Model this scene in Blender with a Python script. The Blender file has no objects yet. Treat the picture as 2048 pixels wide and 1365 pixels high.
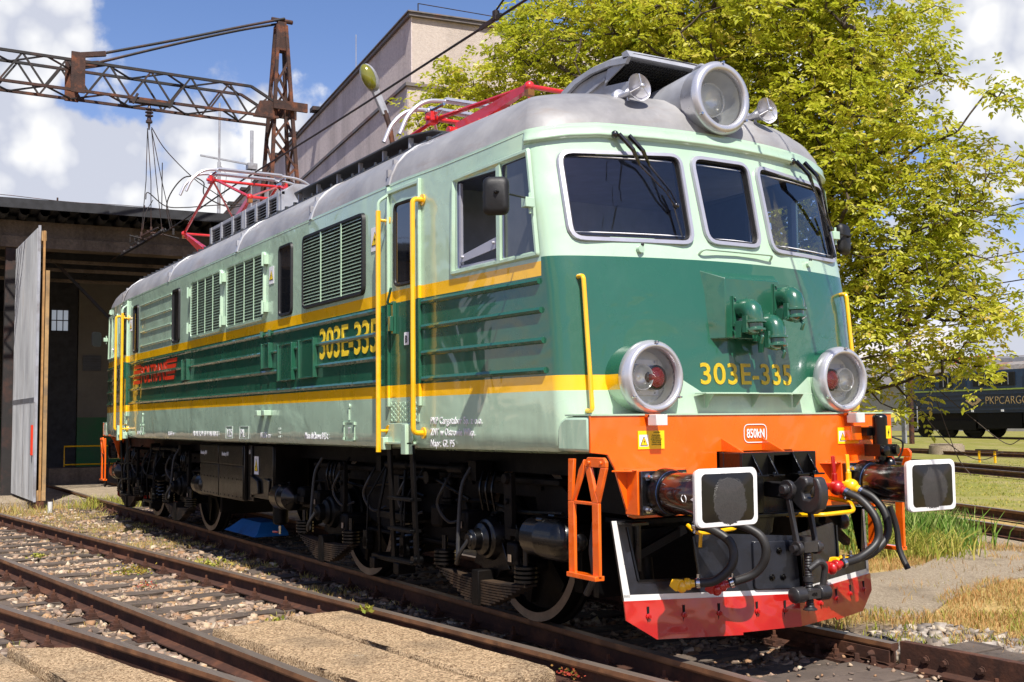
import bpy, bmesh, math, random
import numpy as np
from mathutils import Vector, Matrix, Euler
sc = bpy.context.scene
COL = sc.collection
rnd = random.Random(7)
rs = np.random.RandomState(5)

# ------------------------------------------------------------------ camera
cam_d = bpy.data.cameras.new('camera')
cam = bpy.data.objects.new('camera', cam_d); COL.objects.link(cam)
cam_d.sensor_width = 36.0; cam_d.lens = 2228.8/2048*36; cam_d.clip_end = 2000; cam_d.clip_start = 0.05
yaw, pit, rol = map(math.radians, (148.894, 4.048, -0.569))
fw = Vector((math.cos(pit)*math.cos(yaw), math.cos(pit)*math.sin(yaw), math.sin(pit)))
rt = fw.cross(Vector((0,0,1))).normalized(); up = rt.cross(fw)
r2 = rt*math.cos(rol)+up*math.sin(rol); u2 = -rt*math.sin(rol)+up*math.cos(rol)
cam.matrix_world = Matrix(((r2.x,u2.x,-fw.x,12.952),(r2.y,u2.y,-fw.y,-5.284),(r2.z,u2.z,-fw.z,1.507),(0,0,0,1)))
sc.camera = cam

# ------------------------------------------------------------------ light
SUN_AZ, SUN_EL = math.radians(-19.0), math.radians(55.0)
sv = Vector((math.cos(SUN_EL)*math.cos(SUN_AZ), math.cos(SUN_EL)*math.sin(SUN_AZ), math.sin(SUN_EL)))
sun_d = bpy.data.lights.new('sun','SUN'); sun_d.energy = 5.0; sun_d.angle = math.radians(0.5); sun_d.color = (1.0,0.95,0.87)
sun = bpy.data.objects.new('sun', sun_d); COL.objects.link(sun)
sun.rotation_euler = (-sv).to_track_quat('-Z','Y').to_euler()
sc.view_settings.view_transform = 'Standard'; sc.view_settings.look = 'None'
sc.view_settings.exposure = 0.62; sc.view_settings.gamma = 1.0; sc.view_settings.use_curve_mapping = False

W = bpy.data.worlds.new('World'); sc.world = W; W.use_nodes = True
nt = W.node_tree; N = nt.nodes; L = nt.links; N.clear()
wo = N.new('ShaderNodeOutputWorld')
sky = N.new('ShaderNodeTexSky'); sky.sky_type = 'NISHITA'; sky.sun_disc = False
sky.sun_elevation = SUN_EL; sky.sun_rotation = math.pi/2 - SUN_AZ; sky.air_density = 1.0; sky.dust_density = 0.4; sky.ozone_density = 2.2
bg1 = N.new('ShaderNodeBackground'); bg1.inputs[1].default_value = 0.096
hs = N.new('ShaderNodeHueSaturation'); hs.inputs['Saturation'].default_value = 1.25
L.new(sky.outputs[0], hs.inputs['Color']); sm = N.new('ShaderNodeMix'); sm.data_type = 'RGBA'; sm.blend_type = 'MULTIPLY'; sm.inputs[0].default_value = 1; sm.inputs[7].default_value = (1.42,1.0,1.02,1)
L.new(hs.outputs[0], sm.inputs[6]); L.new(sm.outputs[2], bg1.inputs[0])
tc = N.new('ShaderNodeTexCoord')
def wm(op, a, b=None, c=None):
    n = N.new('ShaderNodeMath'); n.operation = op
    for i, s in enumerate((a,b,c)):
        if s is None: continue
        if isinstance(s,(int,float)): n.inputs[i].default_value = s
        else: L.new(s, n.inputs[i])
    return n.outputs[0]
CL = [((-.935,.115,.330),.085),((-.941,.15,.305),.04),((-.966,.113,.20),.115),((-.957,.192,.206),.07),((-.936,.252,.242),.06),((-.918,.285,.275),.034),
((-.915,.32,.248),.046),((-.899,.341,.273),.018),((-.9,.374,.225),.06),((-.553,.774,.308),.099),((-.563,.801,.203),.06),
((-.598,.788,.146),.067),((-.57,.82,.053),.055),((-.668,.669,.325),.09),((-.743,.59,.317),.045),((-.95,.25,.12),.14),((-.86,.5,.1),.14)]
# clouds on the other sides of the sky, seen in reflections
for (az,el,rad) in [(-20,14,.22),(10,6,.17),(-8,9,.10),(-60,16,.2),(-95,12,.2),(62,16,.2),(-128,22,.16),(35,40,.12)]:
    a,e = math.radians(az), math.radians(el)
    CL.append(((math.cos(e)*math.cos(a), math.cos(e)*math.sin(a), math.sin(e)), rad))
nz = N.new('ShaderNodeTexNoise'); nz.inputs['Scale'].default_value = 11.0; nz.inputs['Detail'].default_value = 8; nz.inputs['Roughness'].default_value = .6
L.new(tc.outputs['Generated'], nz.inputs['Vector'])
nz2 = N.new('ShaderNodeTexNoise'); nz2.inputs['Scale'].default_value = 7.5; nz2.inputs['Detail'].default_value = 5; nz2.inputs['Roughness'].default_value = .55; nz2.inputs['Distortion'].default_value = 0
mp = N.new('ShaderNodeMapping'); mp.inputs['Location'].default_value = (.31,.17,.055)
L.new(tc.outputs['Generated'], mp.inputs[0]); L.new(mp.outputs[0], nz2.inputs['Vector'])
nz3 = N.new('ShaderNodeTexVoronoi'); nz3.feature = 'F1'; nz3.inputs['Scale'].default_value = 24; nz3.inputs['Detail'].default_value = 1.5
L.new(tc.outputs['Generated'], nz3.inputs['Vector'])
nf = wm('ADD', wm('MULTIPLY', wm('SUBTRACT', nz.outputs[0], .5), .10), wm('MULTIPLY', wm('SUBTRACT', .45, nz3.outputs['Distance']), .035))
dens = None
for d, rad in CL:
    dv = Vector(d).normalized()
    vd = N.new('ShaderNodeVectorMath'); vd.operation = 'DISTANCE'; vd.inputs[1].default_value = dv
    L.new(tc.outputs['Generated'], vd.inputs[0])
    v = wm('SUBTRACT', rad, vd.outputs['Value'])
    v = wm('MINIMUM', v, .09)
    dens = v if dens is None else wm('SMOOTH_MAX', dens, v, .03)
dens = wm('ADD', dens, nf)
mr = N.new('ShaderNodeMapRange'); mr.interpolation_type = 'SMOOTHSTEP'; mr.inputs[1].default_value = -.004; mr.inputs[2].default_value = .014
L.new(dens, mr.inputs[0])
cr = N.new('ShaderNodeValToRGB'); e = cr.color_ramp.elements
e[0].position = .36; e[0].color = (.62,.65,.75,1); e[1].position = .49; e[1].color = (1.0,1.0,1.0,1)
L.new(wm('ADD', wm('MULTIPLY', nz2.outputs[0], .8), wm('MULTIPLY', wm('SUBTRACT', .75, nz3.outputs['Distance']), .25)), cr.inputs[0])
bg2 = N.new('ShaderNodeBackground'); bg2.inputs[1].default_value = .68
L.new(cr.outputs[0], bg2.inputs[0])
mx = N.new('ShaderNodeMixShader')
L.new(wm('MULTIPLY', mr.outputs[0], .97), mx.inputs[0]); L.new(bg1.outputs[0], mx.inputs[1]); L.new(bg2.outputs[0], mx.inputs[2]); L.new(mx.outputs[0], wo.inputs[0])

# ------------------------------------------------------------------ helpers
def lin(h):
    h = h.lstrip('#'); o = []
    for i in (0,2,4):
        c = int(h[i:i+2],16)/255; o.append(c/12.92 if c <= .04045 else ((c+.055)/1.055)**2.4)
    return (o[0],o[1],o[2],1)
class Mt:
    """small node graph helper"""
    def __init__(s, name):
        s.m = bpy.data.materials.new(name); s.m.use_nodes = True; s.t = s.m.node_tree; s.n = s.t.nodes; s.l = s.t.links
        s.b = s.n['Principled BSDF']; s.o = s.n['Material Output']
    def new(s, k, **kw):
        x = s.n.new(k)
        for a, v in kw.items(): setattr(x, a, v)
        return x
    def link(s, a, b): s.l.new(a, b)
    def math(s, op, a, b=None, c=None):
        x = s.new('ShaderNodeMath', operation=op)
        for i, v in enumerate((a,b,c)):
            if v is None: continue
            if isinstance(v,(int,float)): x.inputs[i].default_value = v
            else: s.link(v, x.inputs[i])
        return x.outputs[0]
    def noise(s, scale, detail=4, rough=.55, vec=None, dist=0, stretch=None):
        x = s.new('ShaderNodeTexNoise'); x.inputs['Scale'].default_value = scale; x.inputs['Detail'].default_value = detail
        x.inputs['Roughness'].default_value = rough; x.inputs['Distortion'].default_value = dist
        if vec is None: vec = s.coord()
        if stretch:
            mp = s.new('ShaderNodeMapping'); mp.inputs['Scale'].default_value = stretch; s.link(vec, mp.inputs[0]); vec = mp.outputs[0]
        s.link(vec, x.inputs['Vector']); return x.outputs[0]
    def coord(s):
        if not hasattr(s,'_c'): s._c = s.new('ShaderNodeTexCoord').outputs['Object']
        return s._c
    def mix(s, f, a, b, mode='MIX'):
        x = s.new('ShaderNodeMix', data_type='RGBA', blend_type=mode)
        for i, v in ((0,f),(6,a),(7,b)):
            if isinstance(v,(int,float)): x.inputs[i].default_value = v
            elif isinstance(v,tuple): x.inputs[i].default_value = v
            else: s.link(v, x.inputs[i])
        return x.outputs[2]
    def ramp(s, f, p0, p1, c0=(0,0,0,1), c1=(1,1,1,1)):
        x = s.new('ShaderNodeValToRGB'); e = x.color_ramp.elements
        e[0].position = p0; e[1].position = p1; e[0].color = c0; e[1].color = c1
        s.link(f, x.inputs[0]); return x.outputs[0]
    def bump(s, h, strength=.3, dist=.02, normal=None):
        x = s.new('ShaderNodeBump'); x.inputs['Strength'].default_value = strength; x.inputs['Distance'].default_value = dist
        s.link(h, x.inputs['Height'])
        if normal is not None: s.link(normal, x.inputs['Normal'])
        return x.outputs[0]
    def set(s, **kw):
        for k, v in kw.items():
            k = {'color':'Base Color','rough':'Roughness','metal':'Metallic','coat':'Coat Weight','spec':'Specular IOR Level','normal':'Normal','coatrough':'Coat Roughness','coatn':'Coat Normal','emit':'Emission Color','emits':'Emission Strength','trans':'Transmission Weight','sheen':'Sheen Weight'}[k]
            if isinstance(v,(int,float)) or isinstance(v,tuple): s.b.inputs[k].default_value = v
            else: s.link(v, s.b.inputs[k])
        return s.m
def simple(name, hexc, rough=.5, metal=0, coat=0, var=.12, vs=6, bump=0, bs=40, dirt=None, dirts=3, spec=.5):
    m = Mt(name); c = lin(hexc)
    nz = m.noise(vs, 5)
    dk = tuple(x*(1-var*1.6) for x in c[:3])+(1,); lt = tuple(min(1,x*(1+var)) for x in c[:3])+(1,)
    col = m.mix(m.ramp(nz,.3,.7), dk, lt)
    if dirt:
        col = m.mix(m.ramp(m.noise(dirts,7,.65),.5,.72), col, lin(dirt))
    m.set(color=col, metal=metal, coat=coat, spec=spec)
    m.set(rough=m.math('ADD', rough-.08, m.math('MULTIPLY', m.noise(vs*2.3,4), .16)))
    if bump: m.set(normal=m.bump(m.noise(bs,4), bump, .01))
    return m.m
def new_obj(name, me, parent=None):
    o = bpy.data.objects.new(name, me); COL.objects.link(o)
    if parent is not None: o.parent = parent
    return o
def tag(o, label=None, cat=None, group=None, kind=None):
    if label: o['label'] = label
    if cat: o['category'] = cat
    if group: o['group'] = group
    if kind: o['kind'] = kind
    return o
def empty(name, loc, label, cat, group=None, kind=None, rz=0):
    o = bpy.data.objects.new(name, None); COL.objects.link(o); o.location = loc; o.rotation_euler = (0,0,rz); o.empty_display_size = .3
    return tag(o, label, cat, group, kind)
def copy_tree(o, parent=None):
    c = o.copy(); COL.objects.link(c)
    if parent is not None: c.parent = parent
    for ch in list(o.children): copy_tree(ch, c)
    return c
def frame(d):
    d = Vector(d).normalized(); a = Vector((0,0,1)) if abs(d.z) < .9 else Vector((1,0,0))
    x = d.cross(a).normalized(); return x, d.cross(x).normalized()*-1 if False else x.cross(d)*-1
class MB:
    def __init__(s): s.v = []; s.f = []; s.mi = []; s.cur = 0
    def mat(s, i): s.cur = i; return s
    def add(s, vs, fs):
        b = len(s.v); s.v += [tuple(v) for v in vs]
        for f in fs: s.f.append(tuple(b+i for i in f)); s.mi.append(s.cur)
        return s
    def box(s, x0,x1,y0,y1,z0,z1):
        if x0>x1: x0,x1=x1,x0
        if y0>y1: y0,y1=y1,y0
        if z0>z1: z0,z1=z1,z0
        return s.add([(x0,y0,z0),(x1,y0,z0),(x1,y1,z0),(x0,y1,z0),(x0,y0,z1),(x1,y0,z1),(x1,y1,z1),(x0,y1,z1)],
                     [(0,3,2,1),(4,5,6,7),(0,1,5,4),(1,2,6,5),(2,3,7,6),(3,0,4,7)])
    def beam(s, p, q, w, h, upv=(0,0,1)):
        p, q = Vector(p), Vector(q); d = (q-p).normalized(); u = Vector(upv)
        if abs(d.dot(u)) > .98: u = Vector((1,0,0))
        x = d.cross(u).normalized(); y = x.cross(d).normalized()
        vs = []
        for c in (p, q):
            for a, b in ((-1,-1),(1,-1),(1,1),(-1,1)): vs.append(c + x*(a*w/2) + y*(b*h/2))
        return s.add(vs, [(3,2,1,0),(4,5,6,7),(0,1,5,4),(1,2,6,5),(2,3,7,6),(3,0,4,7)])
    def cyl(s, p, q, r0, r1=None, seg=16, cap=True):
        r1 = r0 if r1 is None else r1
        return s.lathe(p, Vector(q)-Vector(p), [(0,r0),((Vector(q)-Vector(p)).length,r1)], seg, cap)
    def lathe(s, o, axis, prof, seg=24, cap=True):
        o = Vector(o); d = Vector(axis).normalized(); a = Vector((0,0,1)) if abs(d.z) < .9 else Vector((1,0,0))
        x = a.cross(d).normalized(); y = d.cross(x)
        vs = []; fs = []
        for t, r in prof:
            for i in range(seg):
                an = 2*math.pi*i/seg; vs.append(o + d*t + x*(r*math.cos(an)) + y*(r*math.sin(an)))
        for k in range(len(prof)-1):
            for i in range(seg):
                j = (i+1)%seg; fs.append((k*seg+i, k*seg+j, (k+1)*seg+j, (k+1)*seg+i))
        if cap:
            fs.append(tuple(range(seg))[::-1]); fs.append(tuple((len(prof)-1)*seg+i for i in range(seg)))
        return s.add(vs, fs)
    def tube(s, pts, r, seg=8, closed=False, cap=True, rad=None):
        pts = [Vector(p) for p in pts]; n = len(pts); vs = []; fs = []
        x = None
        for i, p in enumerate(pts):
            a = pts[i-1] if (i or closed) else p; b = pts[(i+1)%n] if (i < n-1 or closed) else p
            d = (b-a).normalized()
            if x is None:
                u = Vector((0,0,1)) if abs(d.z) < .9 else Vector((1,0,0)); x = d.cross(u).normalized()
            else:
                x = (x - d*x.dot(d)).normalized()
            y = d.cross(x); rr = rad[i] if rad else r
            for k in range(seg):
                an = 2*math.pi*k/seg; vs.append(p + x*(rr*math.cos(an)) + y*(rr*math.sin(an)))
        for i in range(n if closed else n-1):
            j = (i+1)%n
            for k in range(seg):
                l = (k+1)%seg; fs.append((i*seg+k, i*seg+l, j*seg+l, j*seg+k))
        if cap and not closed:
            fs.append(tuple(range(seg))[::-1]); fs.append(tuple((n-1)*seg+i for i in range(seg)))
        return s.add(vs, fs)
    def prism(s, poly, vec):
        v = Vector(vec); n = len(poly); vs = [Vector(p) for p in poly] + [Vector(p)+v for p in poly]
        fs = [tuple(range(n))[::-1], tuple(range(n,2*n))] + [(i,(i+1)%n,n+(i+1)%n,n+i) for i in range(n)]
        return s.add(vs, fs)
    def ball(s, c, r, seg=16, rings=8, sc_=(1,1,1)):
        c = Vector(c); vs = [(c.x,c.y,c.z-r*sc_[2])]; fs = []
        for k in range(1,rings):
            ph = -math.pi/2+math.pi*k/rings
            for i in range(seg):
                an = 2*math.pi*i/seg; vs.append((c.x+r*sc_[0]*math.cos(ph)*math.cos(an), c.y+r*sc_[1]*math.cos(ph)*math.sin(an), c.z+r*sc_[2]*math.sin(ph)))
        vs.append((c.x,c.y,c.z+r*sc_[2])); last = len(vs)-1
        for i in range(seg): fs.append((0,1+(i+1)%seg,1+i))
        for k in range(rings-2):
            for i in range(seg):
                a = 1+k*seg+i; b = 1+k*seg+(i+1)%seg; fs.append((a,b,b+seg,a+seg))
        for i in range(seg): fs.append((1+(rings-2)*seg+i, 1+(rings-2)*seg+(i+1)%seg, last))
        return s.add(vs, fs)
    def build(s, name, mats, parent=None, smooth=35, bevel=0, label=None, fixn=True, **kw):
        me = bpy.data.meshes.new(name); me.from_pydata(s.v, [], s.f)
        if not isinstance(mats,(list,tuple)): mats = [mats]
        for m in mats: me.materials.append(m)
        if len(mats) > 1: me.polygons.foreach_set('material_index', s.mi)
        if fixn:
            bm = bmesh.new(); bm.from_mesh(me); bmesh.ops.recalc_face_normals(bm, faces=bm.faces); bm.to_mesh(me); bm.free()
        if smooth:
            me.polygons.foreach_set('use_smooth', [True]*len(me.polygons)); me.set_sharp_from_angle(angle=math.radians(smooth))
        me.update()
        o = new_obj(name, me, parent)
        if bevel:
            b = o.modifiers.new('bevel','BEVEL'); b.width = bevel; b.segments = 2; b.limit_method = 'ANGLE'; b.angle_limit = math.radians(40)
        if label or kw: tag(o, label, **kw)
        return o
def arc(pts, r, n=5):
    """round the corners of a polyline"""
    pts = [Vector(p) for p in pts]; out = [pts[0]]
    for i in range(1,len(pts)-1):
        a, b, c = pts[i-1], pts[i], pts[i+1]
        d0 = (a-b); d1 = (c-b); rr = min(r, d0.length*.45, d1.length*.45)
        p = b + d0.normalized()*rr; q = b + d1.normalized()*rr
        for k in range(n+1):
            t = k/n; out.append(p*(1-t)**2 + b*2*t*(1-t) + q*t*t)
    out.append(pts[-1]); return out
def spline(pts, n=8):
    pts = [Vector(p) for p in pts]; P = [pts[0]*2-pts[1]]+pts+[pts[-1]*2-pts[-2]]; out = []
    for i in range(1,len(P)-2):
        for k in range(n):
            t = k/n; p0,p1,p2,p3 = P[i-1],P[i],P[i+1],P[i+2]
            out.append(.5*((2*p1)+(p2-p0)*t+(2*p0-5*p1+4*p2-p3)*t*t+(3*p1-p0-3*p2+p3)*t**3))
    out.append(pts[-1]); return out
def rrect(pts, r, n=5):
    """rounded closed 2D polygon from corner points"""
    out = []; m = len(pts)
    for i in range(m):
        a, b, c = Vector(pts[i-1]), Vector(pts[i]), Vector(pts[(i+1)%m])
        p = b+(a-b).normalized()*r; q = b+(c-b).normalized()*r
        for k in range(n+1):
            t = k/n; out.append(tuple(p*(1-t)**2+b*2*t*(1-t)+q*t*t))
    return out
def inset2(pts, d):
    """inset a closed CCW/CW 2D polygon by d towards its centre"""
    m = len(pts); cx = sum(p[0] for p in pts)/m; cy = sum(p[1] for p in pts)/m; out = []
    for i in range(m):
        a, b, c = Vector(pts[i-1]), Vector(pts[i]), Vector(pts[(i+1)%m])
        e0 = (b-a); e1 = (c-b)
        e0 = e0.normalized() if e0.length > 1e-9 else e1.normalized(); e1 = e1.normalized() if e1.length > 1e-9 else e0
        t = (e0+e1).normalized(); nn = Vector((-t.y,t.x))
        if nn.dot(Vector((cx,cy))-b) < 0: nn = -nn
        out.append(tuple(b+nn*d))
    return out
def np_mesh(name, co, nper, mats, attr=None, parent=None, smooth=False, midx=None):
    """co: (F*nper,3) array, F separate polygons of nper vertices each"""
    nv = len(co); nf = nv//nper; me = bpy.data.meshes.new(name)
    me.vertices.add(nv); me.vertices.foreach_set('co', np.asarray(co, dtype=np.float32).ravel())
    me.loops.add(nv); me.loops.foreach_set('vertex_index', np.arange(nv, dtype=np.int32))
    me.polygons.add(nf); me.polygons.foreach_set('loop_start', np.arange(0,nv,nper, dtype=np.int32))
    for m in (mats if isinstance(mats,(list,tuple)) else [mats]): me.materials.append(m)
    if midx is not None: me.polygons.foreach_set('material_index', midx.astype(np.int32))
    me.update(calc_edges=True)
    if attr is not None:
        a = me.attributes.new('rnd','FLOAT','POINT'); a.data.foreach_set('value', np.asarray(attr, dtype=np.float32))
    if smooth: me.polygons.foreach_set('use_smooth', [True]*nf)
    return new_obj(name, me, parent)
FONT = None
def text(s, name, origin, xdir, ydir, height, mat, parent=None, sx=1.0, off=0.0, depth=.0015, align='LEFT', shear=0, label=None, space=1.0, fit=None):
    """flat lettering: xdir = reading direction, ydir = up; height = cap height"""
    cu = bpy.data.curves.new(name,'FONT'); cu.body = s; cu.size = height/.73; cu.offset = off; cu.extrude = depth; cu.align_x = align; cu.shear = shear; cu.space_character = space
    cu.resolution_u = 4
    o = bpy.data.objects.new(name+'_tmp', cu); COL.objects.link(o)
    dg = bpy.context.evaluated_depsgraph_get(); me = bpy.data.meshes.new_from_object(o.evaluated_get(dg)); bpy.data.objects.remove(o)
    x = Vector(xdir).normalized(); y = Vector(ydir).normalized(); z = x.cross(y)
    if fit:
        xs_ = [v.co.x for v in me.vertices]; sx = fit/(max(xs_)-min(xs_))
    M = Matrix(((x.x*sx,y.x,z.x,origin[0]),(x.y*sx,y.y,z.y,origin[1]),(x.z*sx,y.z,z.z,origin[2]),(0,0,0,1)))
    me.transform(M); me.materials.clear(); me.materials.append(mat)
    ob = new_obj(name, me, parent)
    if label: ob['label'] = label
    return ob
def sstep(a,b,x):
    t = min(1,max(0,(x-a)/(b-a))); return t*t*(3-2*t)
# ------------------------------------------------------------------ materials
LG, DG, YE, OR = lin('#afcab0'), lin('#225842'), lin('#f4ba06'), lin('#ee5a0e')
def paint_finish(m, col, rough=.22):
    m.set(color=col, coat=.9, coatrough=.03, spec=.5)
    m.set(rough=m.math('ADD', rough, m.math('MULTIPLY', m.noise(3.0,5,.6), .12)))
    h = m.noise(1.5,3,.5, dist=.5)
    b1 = m.bump(h, .42, .06); b2 = m.bump(m.noise(60,3), .03, .004, b1)
    m.set(normal=b2, coatn=b1)
    return m.m
def body_paint():
    m = Mt('body_paint'); sp = m.new('ShaderNodeSeparateXYZ'); m.link(m.coord(), sp.inputs[0])
    X = m.math('ABSOLUTE', sp.outputs[0]); A = m.math('ABSOLUTE', sp.outputs[1]); Z = sp.outputs[2]
    gt = lambda a,b: m.math('GREATER_THAN', a, b); lt = lambda a,b: m.math('LESS_THAN', a, b)
    AND = lambda *a: a[0] if len(a)==1 else m.math('MULTIPLY', a[0], AND(*a[1:])); OR_ = lambda a,b: m.math('MAXIMUM', a, b)
    fr = gt(X, 6.845); nf = m.math('SUBTRACT', 1.0, fr)
    y1 = AND(gt(Z,2.448), lt(Z,2.545), nf)
    y2 = AND(gt(Z,1.692), lt(Z,1.79), OR_(nf, gt(A,.86)))
    ds = AND(gt(Z,1.79), lt(Z,2.448)); df = AND(fr, gt(Z,1.79), lt(Z,2.572))
    lim = m.math('ADD', m.math('MULTIPLY', m.math('SUBTRACT', Z, 1.677), 1.72), .41)
    dl = AND(fr, gt(Z,1.677), lt(Z,1.80), lt(A, lim))
    dk = OR_(OR_(ds, df), dl)
    n1 = m.ramp(m.noise(2.2,6,.6),.35,.68)
    lg = m.mix(n1, tuple(c*.90 for c in LG[:3])+(1,), LG)
    col = m.mix(dk, lg, DG); col = m.mix(OR_(y1,y2), col, YE)
    # grime runs from the sill and the gutter
    run = m.noise(9,6,.65, stretch=(1.0,1.0,.07))
    low = m.math('MULTIPLY', m.ramp(run,.5,.75), m.ramp(Z, .0, 1.0))
    zz = m.new('ShaderNodeMapRange'); zz.inputs[1].default_value = 1.75; zz.inputs[2].default_value = 1.28; m.link(Z, zz.inputs[0])
    g = m.math('MULTIPLY', m.math('MULTIPLY', m.ramp(run,.42,.8), zz.outputs[0]), .45)
    col = m.mix(g, col, lin('#5f6350'))
    g2 = m.math('MULTIPLY', m.ramp(m.noise(14,7,.7),.62,.8), .18)
    col = m.mix(g2, col, lin('#4d5a4c'))
    return paint_finish(m, col)
M_BODY = body_paint()
def coatpaint(name, hexc, rough=.22, var=.06, chips=.35):
    m = Mt(name); c = lin(hexc); n = m.ramp(m.noise(4,6,.6),.35,.68)
    col = m.mix(n, tuple(x*(1-2*var) for x in c[:3])+(1,), c)
    col = m.mix(m.math('MULTIPLY', m.ramp(m.noise(12,7,.7),.60,.8), .22), col, tuple(x*.35 for x in c[:3])+(1,))
    col = m.mix(m.math('MULTIPLY', m.ramp(m.noise(42,4,.75),.685,.70), chips), col, lin('#3a3029'))
    return paint_finish(m, col, rough)
M_LG = coatpaint('light_green_paint','#afcab0'); M_DG = coatpaint('dark_green_paint','#225842'); M_YE = coatpaint('yellow_paint','#f2b80c')
M_ORG = coatpaint('orange_paint','#f4660e'); M_RED = coatpaint('red_paint','#b5100c',.3,.10,.8); M_PRED = coatpaint('pantograph_red','#c81c16',.3)
M_WHT = coatpaint('white_paint','#dcdcd8',.35,.08,.75); M_BLK = coatpaint('black_gloss_paint','#0b0b0d',.18)
M_INT = simple('cab_interior','#4e5872',.6); M_INT2 = simple('cab_panel','#b2bad0',.5)
def roof_mat():
    m = Mt('roof_grey'); n = m.noise(1.4,7,.62); c = m.mix(m.ramp(n,.35,.66), lin('#737274'), lin('#9b9a99'))
    st = m.ramp(m.noise(3,7,.7, stretch=(.5,.5,2)),.55,.72); c = m.mix(m.math('MULTIPLY',st,.55), c, lin('#7a6a5c'))
    c = m.mix(m.math('MULTIPLY', m.ramp(m.noise(9,7,.7, stretch=(.4,1,1)),.6,.8),.25), c, lin('#b5b2b4'))
    return m.set(color=c, rough=m.math('ADD',.34,m.math('MULTIPLY',m.noise(5,5),.3)), normal=m.bump(m.noise(2.2,4), .25, .04), coat=.15)
M_ROOF = roof_mat()
M_GREY = simple('grey_painted_metal','#9a9ca2',.38,coat=.2,dirt='#6b6158',dirts=2)
M_DGREY = simple('dark_grey_metal','#3a3c40',.45,dirt='#221f1c')
M_SIL = simple('silver_paint','#c6c6cb',.3,metal=.6,var=.04)
M_ALU = simple('aluminium_frame','#b4b4bd',.35,metal=.45,var=.06)
M_CHR = simple('bright_steel','#c9c9c9',.2,metal=1,var=.05)
M_RUB = simple('rubber','#0d0d0e',.55,bump=.1)
M_HOSE = simple('hose_rubber','#1d1c1c',.5,dirt='#3a3734')
M_MESH = simple('black_mesh','#0a0a0b',.7)
M_CER = simple('ceramic','#b9b5a8',.25,coat=.5)
M_COP = simple('copper','#a8703c',.4,metal=.7)
def under_mat(name, base, dust, amt=.5, rough=.26, coat=.6, spec=.5):
    m = Mt(name); n = m.noise(3.5,7,.65)
    c = m.mix(m.math('MULTIPLY', m.ramp(n,.45,.7), amt), lin(base), lin(dust))
    m.set(color=c, rough=m.math('ADD', rough, m.math('MULTIPLY', m.noise(9,6,.7), .3)), coat=coat, coatrough=.12, normal=m.bump(m.noise(45,5,.7), .35, .006), spec=spec)
    return m.m
M_UND = under_mat('underframe_black','#030304','#090706',.45,.36,.08,.14)
M_GLS = under_mat('wet_black_paint','#030304','#0c0a09',.35,.16,.35,.3)
M_BRN = under_mat('brown_dusty_metal','#050404','#18110b',.6,.5,.04,.16)
M_SPR = under_mat('spring_steel','#1a130e','#57432f',.7,.6,.0,.3)
M_TYR = under_mat('wheel_tread_rim','#7a6b5c','#b09a80',.6,.4,.0)
M_HOOK = under_mat('forged_steel','#1f1e20','#403c3a',.6,.33,.2)
M_BLUE = simple('blue_painted_tray','#1c5d9e',.4,dirt='#123a66')
M_BATT = under_mat('battery_box_black','#040404','#1e160e',.7,.2,.4,.25)
def glass(name, tint, refl=1.0, dark=0.0):
    m = Mt(name); m.n.remove(m.b)
    tr = m.new('ShaderNodeBsdfTransparent'); tr.inputs[0].default_value = tint
    gl = m.new('ShaderNodeBsdfGlossy'); gl.inputs['Roughness'].default_value = .015
    fr = m.new('ShaderNodeFresnel'); fr.inputs['IOR'].default_value = 1.5
    mx = m.new('ShaderNodeMixShader'); m.link(m.math('MINIMUM', m.math('MULTIPLY', fr.outputs[0], refl), 1.0), mx.inputs[0]); m.link(tr.outputs[0], mx.inputs[1]); m.link(gl.outputs[0], mx.inputs[2]); m.link(mx.outputs[0], m.o.inputs[0])
    return m.m
M_GLASS = glass('windscreen_glass',(.84,.90,.97,1),2.3)
M_CLEAR = glass('lamp_glass',(.98,.99,.98,1),.9)
def darkglass():
    m = Mt('dark_window_glass'); n = m.noise(1.3,4)
    return m.set(color=m.mix(n, lin('#0b0e12'), lin('#23262b')), rough=.04, coat=1.0, spec=.6, normal=m.bump(m.noise(1.4,2),.06,.02))
M_DGL = darkglass()
M_DUSTGL = simple('dusty_window_glass','#47484a',.12,coat=.8,var=.25,vs=3)
M_DARKIN = simple('dark_interior','#050505',.9)
M_LGT = simple('lettering_grey','#b9c3bb',.5,var=.05); M_LYE = simple('lettering_yellow','#ffd934',.35,var=.04,coat=.3)
M_LRED = simple('lettering_red','#d8381a',.35,var=.05,coat=.3); M_LBLK = simple('lettering_black','#101010',.5)
M_STY = simple('sticker_yellow','#f3cf17',.4,var=.03); M_STW = simple('sticker_white','#e4e4e6',.4,var=.03)
def lens(name, c, e=0):
    m = Mt(name); w = m.new('ShaderNodeTexWave', wave_type='RINGS', rings_direction='X'); w.inputs['Scale'].default_value = 24
    m.link(m.coord(), w.inputs[0]); return m.set(color=lin(c), rough=.06, coat=1.0, normal=m.bump(w.outputs[1], .4, .01))
M_RLENS = lens('red_lens','#b80e18')
M_REFL = simple('mirror_reflector','#f4f4f0',.2,metal=.2,var=.02)
M_PLATE = simple('lamp_back_plate','#e2e3de',.4)
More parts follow.
